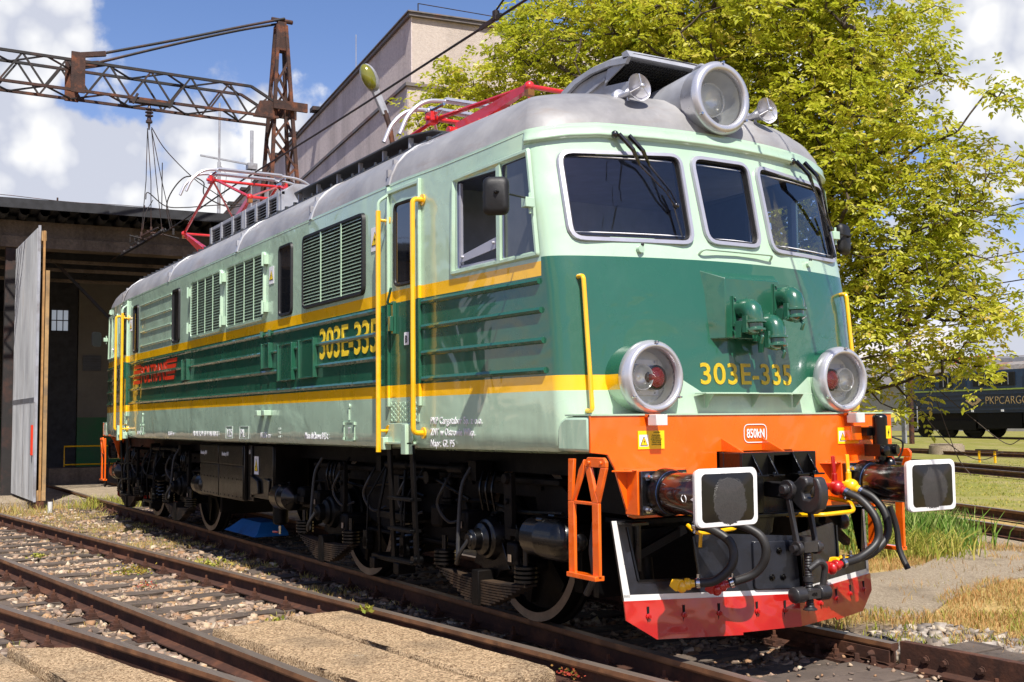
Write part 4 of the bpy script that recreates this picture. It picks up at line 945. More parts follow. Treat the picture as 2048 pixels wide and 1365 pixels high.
            b = MB(); b.prism([PL(1.02,.85,-.06),PL(1.0,.85,.06),PL(.995,.56,.02),PL(1.01,.56,-.02)],(0,sy*-.012,0)); b.box(X(7.28),X(7.42),sy*.97,sy*1.10,.85,.865); b.build('plough_rib',M_GLS,pw)
            b = MB()
            for q in ([(.62,.50),(1.0,.50)],[(.62,.50),(.64,.76)],[(1.0,.50),(1.045,.83)]):
                b.beam(PL(*q[0],.006),PL(*q[1],.006),.014,.012,(1,0,0))
            b.build('opening_edge',M_GLS,pw)
            b = MB(); b.beam(PL(.62,.80,-.10),PL(1.0,.60,-.12),.05,.05); b.box(X(7.1),X(7.2),sy*.62,sy*.95,.62,.80); b.box(X(7.0),X(7.3),sy*.5,sy*1.0,.84,.87); b.cyl((X(7.1),sy*.78,.8),(X(7.12),sy*.76,.45),.05); b.build('plough_stay',M_UND,pw)
    b = MB(); o = rrect([(-.285,.42),(.01,.415),(.0,.715),(-.27,.72)],.02,3)
    b.prism([(X(7.685+(.56-z)*.10+y*.35+.02),y,z) for y,z in o],(X(-.03),0,0)); cp = b.build('centre_plate',M_PLOW,LOC,bevel=.004)
    for y,z in ((-.24,.655),(-.17,.655),(-.23,.49),(-.16,.49)):
        y += .06
        b = MB(); b.lathe((X(7.705+(.56-z)*.10+y*.35),y,z),(sx,0,0),[(0,.022),(.004,.022),(.004,.013),(.016,.012)],10); b.build('plate_bolt',M_GLS,cp)
    b = MB(); b.prism([(X(7.72),.02,.74),(X(7.72),.14,.74),(X(7.70),.14,.43),(X(7.74),.02,.42)],(X(-.06),0,0)); b.build('coupling_rest',M_GLS,LOC,bevel=.01)
    b = MB(); b.box(X(6.86),X(6.92),-1.0,1.0,.34,1.2); b.build('dark_view_block',M_UND,LOC)  # added dark plate standing in for the black shade under the frame
    # electric heating socket on the right
    b = MB(); yy = 1.05 if sx>0 else -1.05; b.cyl((X(7.50),yy,1.29),(X(7.50),yy,1.50),.052,seg=20); b.ball((X(7.50),yy,1.50),.052,16,8,(1,1,.5)); b.cyl((X(7.50),yy,1.20),(X(7.50),yy,1.29),.038)
    b.box(X(7.42),X(7.56),yy-.075,yy+.105,1.225,1.31); b.box(X(7.34),X(7.47),yy-.10,yy-.04,1.37,1.43); b.lathe((X(7.57),yy-.03,1.265),(sx,0,0),[(-.02,.04),(.012,.036),(.02,.02)],16); b.lathe((X(7.55),yy+.08,1.27),(sx,.3,0),[(-.02,.034),(.03,.034)],14)
    b.cyl((X(7.50),yy+.03,1.22),(X(7.46),yy+.05,1.02),.03); b.ball((X(7.53),yy+.05,1.16),.05,12,8,(1,.8,1.2)); b.build('heating_socket',M_GLS,LOC,bevel=.002) if False else None
    hsck = b.build('heating_socket',M_GLS,LOC)
    b = MB(); b.box(X(7.551),X(7.556),yy+.0,yy+.045,1.35,1.44); b.build('socket_label',M_STY,hsck)
    b = MB(); b.prism([(X(7.557),yy+.03,1.425),(X(7.557),yy+.012,1.39),(X(7.557),yy+.02,1.39),(X(7.557),yy+.014,1.36),(X(7.557),yy+.032,1.398),(X(7.557),yy+.024,1.398)],(X(.001),0,0)); b.build('lightning_bolt',M_LBLK,hsck)
    b = MB(); b.box(X(7.34),X(7.42),yy-.20,yy+.02,1.34,1.44); b.build('socket_bracket',M_ORG,LOC,bevel=.003)
    b = MB(); b.tube(spline([(X(7.52),yy+.10,1.36),(X(7.56),yy+.16,1.32),(X(7.54),yy+.15,1.22),(X(7.50),yy+.10,1.18)],6),.007,6); b.build('socket_cable',M_RUB,hsck)

M_BAND = simple('faded_blue_paint','#1a4470',.4)
def buffer_barrel_mat():
    m = Mt('buffer_barrel_paint'); n = m.noise(2.4,6,.6, stretch=(4,1,1)); c = m.mix(m.ramp(n,.42,.62), lin('#0b0a0b'), lin('#3c1a10'))
    return m.set(color=c, rough=.22, coat=.7, coatrough=.08, normal=m.bump(m.noise(40,4),.12,.005))
M_BUFB = buffer_barrel_mat()
def face_mat(y0):
    """white rim, black gloss field and a matt patch where the buffers rub"""
    m = Mt('buffer_face_paint'); sp = m.new('ShaderNodeSeparateXYZ'); m.link(m.coord(), sp.inputs[0])
    y = m.math('SUBTRACT', sp.outputs[1], y0); z = m.math('SUBTRACT', sp.outputs[2], 1.05)
    ay = m.math('ABSOLUTE', y); az = m.math('ABSOLUTE', z)
    # rounded box distance
    dx = m.math('MAXIMUM', m.math('SUBTRACT', ay, .165), 0); dz = m.math('MAXIMUM', m.math('SUBTRACT', az, .105), 0)
    d = m.math('SQRT', m.math('ADD', m.math('POWER', dx, 2), m.math('POWER', dz, 2)))
    d = m.math('ADD', d, m.math('MULTIPLY', m.math('SUBTRACT', m.noise(25,4), .5), .004))
    inner = m.math('LESS_THAN', d, .033)
    e = m.math('SQRT', m.math('ADD', m.math('POWER', m.math('DIVIDE', m.math('ADD', y, -.01), .125), 2), m.math('POWER', m.math('DIVIDE', m.math('ADD', z, .02), .135), 2)))
    e = m.math('ADD', e, m.math('MULTIPLY', m.math('SUBTRACT', m.noise(14,7,.7), .5), .6))
    e = m.math('ADD', e, m.math('MULTIPLY', m.math('SUBTRACT', m.noise(90,5,.7), .5), .5))
    pat = m.math('LESS_THAN', e, 1.0)
    blk = m.mix(pat, lin('#08080a'), m.mix(m.noise(60,5), lin('#262526'), lin('#3d3a38')))
    c = m.mix(inner, lin('#dcdcdb'), blk); spill = m.math('MULTIPLY', pat, m.math('LESS_THAN', z, -.12)); c = m.mix(spill, c, blk)
    m.set(color=c, rough=m.math('ADD', .3, m.math('MULTIPLY', m.math('MAXIMUM', pat, m.math('SUBTRACT', 1, inner)), .5)), coat=.2, normal=m.bump(m.math('MULTIPLY', m.noise(120,4,.7), pat), .5, .004)); return m.m
M_FACE = [face_mat(-.89), face_mat(.89)]
def plow_mat():
    m = Mt('plough_black'); n = m.noise(5,6,.65)
    c = m.mix(m.ramp(n,.4,.7), lin('#0b0d13'), lin('#1b1e28')); c = m.mix(m.math('MULTIPLY', m.ramp(m.noise(60,4,.8),.66,.74),.6), c, lin('#6b6964'))
    return m.set(color=c, rough=.32, coat=.25, coatrough=.2, normal=m.bump(m.noise(16,4),.25,.01))
M_PLOW = plow_mat()
beam_end(1); beam_end(-1)
# front lettering
text('303E-335','front_number',(7.33,-.424,1.733),(0,1,0),(0,0,1),.145,M_LYE,LOC,sx=.93,off=.003,space=1.05,fit=.825)
fn = [o for o in LOC.children if o.name.startswith('front_number')][0]
for v in fn.data.vertices: v.co.x = xc(v.co.z)-.15*v.co.y**2+.004
fn.data.update()
text('850kN','force_rating',(7.352,-.078,1.372),(0,1,0),(0,0,1),.062,M_STW,LOC,sx=.70,off=.001)
b = MB(); o0 = rrect([(-.104,1.338),(.104,1.338),(.104,1.464),(-.104,1.464)],.045,6); n = len(o0)
b.add([(7.353,y,z) for y,z in o0]+[(7.353,y,z) for y,z in inset2(o0,.006)],[(i,(i+1)%n,n+(i+1)%n,n+i) for i in range(n)]); b.build('rating_border',M_STW,LOC,smooth=0)
for y in (-.855,.93):
    y -= .04 if y>0 else .03
    b = MB(); b.box(7.350,7.353,y-.105,y+.105,1.315,1.43); s_ = b.build('warning_sticker',M_STY,LOC)
    b = MB(); b.box(7.353,7.3545,y-.095,y-.025,1.332,1.405); b.build('sign_field',M_STW,s_)
    b = MB(); b.prism([(7.3555,y-.090,1.338),(7.3555,y-.030,1.338),(7.3555,y-.06,1.397)],(.0005,0,0)); b.build('warning_triangle',M_LBLK,s_)
    b = MB(); b.prism([(7.3568,y-.083,1.342),(7.3568,y-.037,1.342),(7.3568,y-.06,1.388)],(.0005,0,0)); b.build('triangle_field',M_STY,s_)
    b = MB(); b.prism([(7.358,y-.056,1.377),(7.358,y-.067,1.362),(7.358,y-.060,1.362),(7.358,y-.063,1.346),(7.358,y-.053,1.365),(7.358,y-.059,1.365)],(.0005,0,0)); b.build('lightning_bolt',M_LBLK,s_)
    text('UWAGA!','sticker_text',(7.354,y+.045,1.415),(0,1,0),(0,0,1),.010,M_LBLK,s_,align='CENTER',depth=.0004)
    text('Wysokie napięcie!\nPrzed rozłączaniem\nsprzęgu elektrycznego\nopuścić pantografy\ni wyłączyć obwody\nogrzewania pociągu','sticker_text',(7.354,y+.04,1.398),(0,1,0),(0,0,1),.0085,M_LBLK,s_,align='CENTER',depth=.0004,sx=.85)
# marks on the left buffer barrel
b = MB(); c = Vector((7.9,-.89,1.05))
def onb(x,a,h=.0015): return Vector((x,-.89-(.126+h)*math.cos(a),1.05+(.126+h)*math.sin(a)))
for k in range(8):
    a0 = -.42+.57*k/8; a1 = -.42+.57*(k+1)/8; f = lambda a: 7.95-.075*(1-abs((a+.135)/.285))
    b.add([onb(7.95,a0,.002),onb(7.95,a1,.002),onb(f(a1),a1,.002),onb(f(a0),a0,.002)],[(0,1,2,3)])
for s in (-1,1):
    pts = [(7.815+.022*math.cos(t),-.12+.17*math.sin(t)) for t in np.linspace(-1.2,1.2,9)] if s>0 else [(7.815-.022*math.cos(t),-.12+.17*math.sin(t)) for t in np.linspace(-1.2,1.2,9)]
    b.tube([onb(x,a,.001) for x,a in pts],.003,4)
b.build('buffer_marking',M_STW,LOC,smooth=0)
# ------------------------------------------------------------------ running gear
b = MB(); b.box(-6.9,6.9,-.98,.98,1.12,1.28); b.box(-7.3,-6.9,-1.0,1.0,.9,1.27); b.box(6.9,7.3,-1.0,1.0,.9,1.27); b.build('main_frame',M_UND,LOC)
b = MB(); b.box(-1.2,1.2,-.75,.75,.55,1.12); b.build('transformer_box',M_UND,LOC)
WHEEL_X = (-5.775,-2.725,2.725,5.775)
def wheel(x, sy):
    R = .625
    b = MB(); o = (x, sy*.655, R)
    # rim, web and hub
    b.lathe(o,(0,sy,0),[(0,R+.028),(.03,R+.028),(.04,R+.004),(.13,R-.002),(.135,R-.006),(.137,R-.075),(.10,R-.085),(.07,R-.10),(.06,.34),(.07,.20),(.11,.15),(.15,.13),(.155,.001)],56,False)
    w = b.build('wheel',M_BRN,LOC,smooth=35)
    b = MB(); n = 64; y = sy*(.655+.138); b.add([(x+(R-.006)*math.cos(2*math.pi*i/n),y,R+(R-.006)*math.sin(2*math.pi*i/n)) for i in range(n)]+[(x+(R-.072)*math.cos(2*math.pi*i/n),y,R+(R-.072)*math.sin(2*math.pi*i/n)) for i in range(n)],[(i,(i+1)%n,n+(i+1)%n,n+i) for i in range(n)])
    b.build('tyre_face',M_TYR,w,smooth=0)
    for k in range(6):
        a = math.pi*k/3+.3; b = MB(); b.beam((x+.18*math.cos(a),sy*.74,R+.18*math.sin(a)),(x+.50*math.cos(a),sy*.74,R+.50*math.sin(a)),.07,.05,(0,1,0)); b.build('wheel_spoke',M_BRN,w)
for x in WHEEL_X:
    b = MB(); b.cyl((x,-.7,.625),(x,.7,.625),.09); b.build('axle',M_UND,LOC)
    for sy in (-1,1): wheel(x,sy)
def leafspring(x, sy):
    Y0, Y1 = sy*1.17, sy*1.27; zc = .385; b = MB(); n = 9
    for k in range(n):
        hw = .66-.058*k; z = zc-.019*k; pts = []
        for s in range(9):
            u = -hw+2*hw*s/8; pts.append((u, z-.035*(1-(u/.66)**2)))
        top = [(x+u,Y0,zz) for u,zz in pts]; bot = [(x+u,Y0,zz-.014) for u,zz in pts[::-1]]
        b.prism(top+bot,(0,Y1-Y0,0))
    s_ = b.build('leaf_spring',M_SPR,LOC,smooth=0)
    b = MB(); b.box(x-.05,x+.05,Y0-sy*.015,Y1+sy*.02,.165,.42); b.build('spring_buckle',M_BRN,s_,bevel=.006)
    for e in (-1,1):
        b = MB(); c = (x+e*.60,sy*1.22,.395)
        for k in range(4): b.lathe((c[0],c[1],c[2]+k*.03),(0,0,1),[(0,.075),(.004,.085),(.02,.085),(.026,.075)],16)
        b.cyl((c[0],c[1],.36),(c[0],c[1],.62),.022); b.build('spring_rubber_stack',M_GLS,s_)
def axlebox(x, sy, long=False):
    Y = sy*1.02; b = MB()
    b.lathe((x,sy*.90,.64),(0,sy,0),[(0,.20),(.12,.20),(.13,.235),(.16,.235),(.165,.19),(.19,.18),(.30,.145),(.31,.12),(.34,.118),(.36,.08),(.42,.075),(.43,.05),(.45,.045)],36)
    b.prism([(x-.16,Y,.62),(x+.16,Y,.62),(x+.26,Y,.44),(x+.14,Y,.42),(x+.07,Y,.36),(x+.06,Y,.26),(x-.06,Y,.26),(x-.07,Y,.36),(x-.14,Y,.42),(x-.26,Y,.44)],(0,sy*.13,0))
    a = b.build('axle_box',M_GLS if long else M_UND,LOC,smooth=40,bevel=.004)
    b = MB(); b.lathe((x,sy*.94,.64),(0,sy,0),[(0,.255),(.02,.262),(.04,.255)],36); 
    for k in range(8):
        an = k*math.pi/4; b.lathe((x+.165*math.cos(an),sy*1.12,.64+.165*math.sin(an)),(0,sy,0),[(0,.016),(.02,.014)],6)
    b.build('axle_box_flange',M_UND,a)
    for e in (-1,1):
        b = MB(); c = (x+e*.36,sy*.93,.56 if e>0 else .74); b.box(c[0]-.07,c[0]+.07,sy*.98,sy*1.20,c[2]-.085,c[2]+.085); l_ = b.build('guide_arm',M_BRN,a,bevel=.022)
        b = MB(); b.lathe((c[0]+.10*e*.3,sy*.95,c[2]-.07),(0,sy,0),[(0,.075),(.22,.075)],20); b.box(c[0]-.022,c[0]+.022,sy*1.20,sy*1.208,c[2]-.05,c[2]+.0); b.build('guide_bush',M_UND,a)
        b = MB(); b.box(c[0]-.02,c[0]+.02,sy*1.203,sy*1.212,c[2]-.05,c[2]-.0); b.build('rubbed_mark',M_TYR,a)
    # earthing hose
    b = MB(); b.tube(spline([(x,sy*1.34,.64),(x-.06,sy*1.38,.54),(x-.14,sy*1.36,.46),(x-.24,sy*1.30,.50),(x-.30,sy*1.26,.70),(x-.32,sy*1.22,1.0),(x-.30,sy*1.15,1.15)],8),.016,8); b.build('axle_cable',M_HOSE,a)
def bogie(c, sx):
    for sy in (-1,1):
        Y0, Y1 = sy*.93, sy*1.0; b = MB()
        prof = [(-2.35,.98),(-2.30,.74),(-2.0,.66),(-1.9,.95),(-1.15,.95),(-1.05,.62),(-.55,.50),(-.1,.46),(.1,.46),(.55,.50),(1.05,.62),(1.15,.95),(1.9,.95),(2.0,.66),(2.30,.74),(2.35,.98),(2.2,1.08),(-2.2,1.08)]
        b.prism([(c+x,Y0,z) for x,z in prof],(0,Y1-Y0,0)); b.box(c-2.3,c+2.3,Y0,sy*1.06,1.05,1.09); b.box(c-1.0,c+1.0,Y0,sy*1.05,.50,.53)
        f = b.build('bogie_frame',M_BRN,LOC,smooth=0,bevel=.008)
        for k in range(9):
            b = MB(); b.lathe((c-2.0+k*.5,Y1,1.02),(0,sy,0),[(0,.018),(.02,.014)],6); b.build('frame_bolt',M_UND,f)
        # secondary suspension: coil springs and hangers in the middle
        for dx in (-.13,.13):
            for yy in (1.10,1.22)[:1]:
                pts = [(c+dx+.075*math.cos(t),sy*yy+.075*math.sin(t),.40+.26*t/(2*math.pi*5)) for t in np.linspace(0,2*math.pi*5,70)]
                b = MB(); b.tube(pts,.016,6); b.build('coil_spring',M_GLS,LOC)
        b = MB(); b.box(c-.30,c+.30,sy*1.0,sy*1.30,.33,.37); b.box(c-.28,c+.28,sy*1.02,sy*1.26,.68,.74); b.box(c-.05,c+.05,sy*1.0,sy*1.2,.74,1.05)
        for dx in (-.24,.24):
            b.tube([(c+dx,sy*1.24,.37),(c+dx*.92,sy*1.26,.75),(c+dx*.8,sy*1.20,1.1)],.016,6); b.box(c+dx-.05,c+dx+.05,sy*1.16,sy*1.32,.25,.34)
        b.build('bolster_hanger',M_UND,LOC,bevel=.006)
        for k in range(2):
            b = MB(); u = c+(-1 if k else 1)*.02; xx = c-.32 if k else c+.42
            b.tube([(xx,sy*1.15,1.12),(xx-.04,sy*1.30,.85),(xx-.05,sy*1.31,.50)],.009,6); b.lathe((xx-.05,sy*1.27,.46),(0,sy,0),[(0,.045),(.06,.045)],14); b.box(xx-.085,xx-.015,sy*1.27,sy*1.33,.40,.56); b.build('safety_link',M_UND,LOC)
        # damper
        b = MB(); b.lathe((c-.45,sy*1.12,1.13),(1,0,0),[(0,.02),(.12,.02),(.13,.045),(.55,.045),(.56,.03),(1.3,.028),(1.31,.05),(1.55,.05),(1.56,.02),(1.7,.02)],14); b.box(c-.5,c-.4,sy*1.02,sy*1.16,1.07,1.2); b.box(c+1.2,c+1.32,sy*1.02,sy*1.16,1.05,1.2); b.build('damper_rod',M_UND,LOC)
        b = MB(); b.tube([(c-.15,sy*1.18,1.02),(c+.6,sy*1.18,1.05)],.017,8); b.lathe((c+.6,sy*1.12,1.05),(0,sy,0),[(0,.05),(.1,.05)],14); b.tube([(c+.62,sy*1.16,1.05),(c+1.15,sy*1.12,.90)],.016,8); b.build('traction_link',M_UND,LOC)
        b = MB(); b.lathe((c+.68,sy*1.05,1.05),(0,0,-1),[(0,.06),(.03,.07),(.06,.07),(.07,.05),(.16,.05),(.17,.065),(.19,.065),(.2,.05),(.34,.045)],16); b.build('lateral_damper',M_UND,LOC)
        for e in (-1,1):
            ax = c+e*1.525
            leafspring(ax,sy); axlebox(ax,sy,ax>5)
            # brake hanger lever
            b = MB(); lx = ax+.32; b.prism([(lx-.05,sy*1.16,1.13),(lx+.05,sy*1.16,1.13),(lx+.055,sy*1.16,1.0),(lx+.06,sy*1.16,.80),(lx+.035,sy*1.16,.66),(lx-.035,sy*1.16,.66),(lx-.045,sy*1.16,.80)],(0,sy*.04,0)); b.lathe((lx,sy*1.2,1.09),(0,sy,0),[(0,.042),(.03,.035)],16); b.lathe((lx,sy*1.2,.93),(0,sy,0),[(0,.022),(.02,.02)],12); b.build('brake_lever',M_BRN,LOC,bevel=.004)
            # cluster of bent pipes above the axle box
            for k in range(3):
                b = MB(); px = ax-.13+k*.09; b.tube(arc([(px,sy*1.14,.84),(px+.01,sy*1.18,1.0),(px-.03,sy*1.12,1.12)],.05),.011,6); b.build('sand_pipe',M_GLS,LOC)
            # sand box / small cylinders
            b = MB(); b.box(ax-.9,ax-.72,sy*1.02,sy*1.20,.66,.84); b.build('sanding_valve',M_BRN,LOC,bevel=.03)
            b = MB(); b.prism([(ax-.55,sy*1.06,.86),(ax-.48,sy*1.06,.90),(ax-.42,sy*1.06,.80),(ax-.46,sy*1.06,.55),(ax-.52,sy*1.06,.50),(ax-.60,sy*1.06,.56)],(0,sy*.05,0)); b.lathe((ax-.50,sy*1.1,.62),(0,sy,0),[(0,.04),(.05,.035)],14); b.build('brake_hanger',M_BRN,LOC,bevel=.008)
            b = MB(); b.box(ax-.72 if e<0 else ax+.62, ax-.62 if e<0 else ax+.72, sy*.66,sy*.84,.30,.78); b.build('brake_block',M_BRN,LOC,bevel=.01)
        # brake cylinders, outboard
        for x0,d in ((c+sx*2.0+sx*.42,1),(c-sx*2.72,-1)):
            b = MB(); ax_ = (sx*d,0,0); st = (x0-sx*d*.26,sy*1.20,.72)
            b.lathe(st,ax_,[(-.12,.02),(-.02,.022),(0,.07),(.05,.12),(.06,.135),(.22,.135),(.225,.142),(.25,.142),(.255,.14),(.42,.142),(.46,.13),(.52,.09),(.53,.06),(.60,.055),(.62,.03)],32)
            for an in (60,100): b.lathe((st[0]+sx*d*.23,st[1]+.145*math.cos(math.radians(an))*sy,st[2]+.145*math.sin(math.radians(an))),(sx*d,0,0),[(-.03,.014),(.04,.014)],8)
            bc = b.build('brake_cylinder',M_GLS,LOC,smooth=40)
            b = MB(); b.beam((st[0]-sx*d*.12,st[1],st[2]),(st[0]-sx*d*.30,st[1],st[2]),.04,.05); b.lathe((st[0]-sx*d*.1,st[1],st[2]),(-sx*d,0,0),[(0,.01),(.01,.055),(.02,.05),(.03,.03)],12); b.build('piston_rod',M_UND,bc)
        # pipes along the bogie
        b = MB(); b.tube(spline([(c-2.2,sy*1.08,.90),(c-1.4,sy*1.10,.93),(c-.9,sy*1.08,.90),(c-.3,sy*1.12,.96),(c+.3,sy*1.08,.88)],8),.014,6); b.build('brake_pipe',M_UND,LOC)
        b = MB(); b.tube(spline([(c+.9,sy*1.10,.88),(c+1.4,sy*1.12,.90),(c+1.9,sy*1.14,.86),(c+2.5,sy*1.16,.88)],8),.016,6); b.build('brake_pipe',M_UND,LOC)
        for k in range(4):
            x0 = c-1.3+k*.72; b = MB(); b.tube(spline([(x0,sy*1.08,1.16),(x0+.06,sy*1.22,1.0),(x0-.02,sy*1.24,.85),(x0+.10,sy*1.2,.72),(x0+.16,sy*1.1,.75)],6),.013,6); b.build('hanging_cable',M_HOSE,LOC)
    b = MB(); b.box(c-.5,c+.5,-.9,.9,.5,.9); b.box(c-2.3,c-2.2,-.9,.9,.8,1.05); b.box(c+2.2,c+2.3,-.9,.9,.8,1.05); b.box(c-1.9,c-1.0,-.6,.6,.25,.85); b.box(c+1.0,c+1.9,-.6,.6,.25,.85); b.build('traction_motor',M_UND,LOC)
bogie(4.25,1); bogie(-4.25,-1)
# ladders under the doors
for sx in (1,-1):
    for sy in (-1,1):
        b = MB()
        for x in (4.765,5.175): b.beam((sx*x,sy*1.50,1.32),(sx*x,sy*1.46,.42),.022,.062,(1,0,0))
        for z in (1.0,.90,.66,.42)[1:]: b.box(sx*4.765,sx*5.175,sy*1.42,sy*1.52,z-.012,z+.012)
        b.build('cab_ladder',M_UND,LOC,bevel=.003)
        b = MB(); b.cyl((sx*5.17,sy*1.5,.44),(sx*5.17,sy*1.42,.44),.035); b.build('ladder_foot',M_GLS,LOC)
# battery boxes and lockers
for sy in (-1,1):
    b = MB(); b.box(-1.40,.39,sy*.80,sy*1.30,.61,1.25); bb_ = b.build('battery_box',M_BATT,LOC,bevel=.01)
    for x0,x1 in ((-1.38,-.585),(-.555,.375)):
        b = MB(); b.box(x0,x1,sy*1.298,sy*1.315,1.015,1.235); b.box(x0,x1,sy*1.298,sy*1.310,.625,1.0); b.build('battery_door',M_BATT,bb_,bevel=.005)
        for k in range(6):
            b = MB(); b.lathe((x0+.06+k*(x1-x0-.12)/5,sy*1.31,.85),(0,sy,0),[(0,.010),(.006,.008)],6); b.lathe((x0+.06+k*(x1-x0-.12)/5,sy*1.31,.65),(0,sy,0),[(0,.010),(.006,.008)],6); b.build('door_rivets',M_BATT,bb_)
    b = MB(); b.box(.41,.62,sy*.9,sy*1.26,.62,1.25); b.box(.62,1.38,sy*.9,sy*1.28,.67,1.25); b.box(.62,.66,sy*1.28,sy*1.30,.67,1.25); b.box(1.34,1.38,sy*1.28,sy*1.30,.67,1.25)
    b.prism([(.66,sy*1.285,.92),(.90,sy*1.285,.86),(.93,sy*1.285,.72),(.70,sy*1.285,.70)],(0,sy*.03,0)); b.prism([(1.12,sy*1.285,.9),(1.3,sy*1.285,.88),(1.28,sy*1.285,.70),(1.14,sy*1.285,.72)],(0,sy*.03,0)); b.build('equipment_locker',M_BATT,LOC,bevel=.006)
    b = MB(); b.cyl((.92,sy*1.05,.40),(.92,sy*1.05,.68),.085); b.ball((.92,sy*1.05,.40),.085,16,8,(1,1,.4)); rz_ = b.build('air_reservoir',M_UND,LOC)
    b = MB(); b.cyl((.92,sy*1.06,.36),(.92,sy*1.06,.27),.014,seg=8); b.build('drain_cock',M_CHR,rz_)
    b = MB(); b.cyl((.90,sy*1.07,.29),(.82,sy*1.10,.29),.012,seg=8); b.build('cock_lever',M_RED,rz_)
for x in (-1.22,-.38): text('Akumulatory 110 V','battery_text',(x-.12 if x<-1 else x-.05,-1.316,1.115),(1,0,0),(0,0,1),.05,M_STW,LOC,sx=.50)
text('63 A','battery_text',(.45,-1.262,1.15),(1,0,0),(0,0,1),.05,M_STW,LOC,sx=.6)
def sign2():
    b = MB(); b.box(.70,.90,-1.284,-1.281,.93,1.12) if False else None
p = MB(); p.box(.72,.86,-1.288,-1.284,.93,1.13); o = p.build('warning_sign',M_STW,LOC)
t = MB(); t.prism([(.73,-1.289,.965),(.85,-1.289,.965),(.79,-1.289,1.105)],(0,-.001,0)); t.build('warning_triangle',M_LBLK,o)
t = MB(); t.prism([(.74,-1.291,.972),(.84,-1.291,.972),(.79,-1.291,1.09)],(0,-.001,0)); t.build('triangle_field',M_STY,o)
t = MB(); t.prism([(.80,-1.293,1.06),(.775,-1.293,1.01),(.79,-1.293,1.01),(.783,-1.293,.98),(.805,-1.293,1.02),(.79,-1.293,1.02)],(0,-.001,0)); t.build('lightning_bolt',M_LBLK,o)
# blue drip tray hung low under the middle
b = MB(); x0,x1 = -1.45,-.20; 
b.add([(x0,-.98,.13),(x1,-.98,.13),(x1,-.55,.13),(x0,-.55,.13),(x0+.12,-.94,.17),(x1-.02,-.94,.17),(x0+.35,-.85,.29),(x1-.15,-.85,.29),(x1-.15,-.6,.29),(x0+.35,-.6,.29),(x0+.12,-.55,.17),(x1-.02,-.55,.17)],[(0,1,2,3),(0,1,5,4),(4,5,7,6),(6,7,8,9),(1,2,11,5),(5,11,8,7),(3,2,11,10),(10,11,8,9),(0,3,10,4),(4,10,9,6)])
b.build('drip_tray',M_BLUE,LOC,bevel=.006,smooth=0)

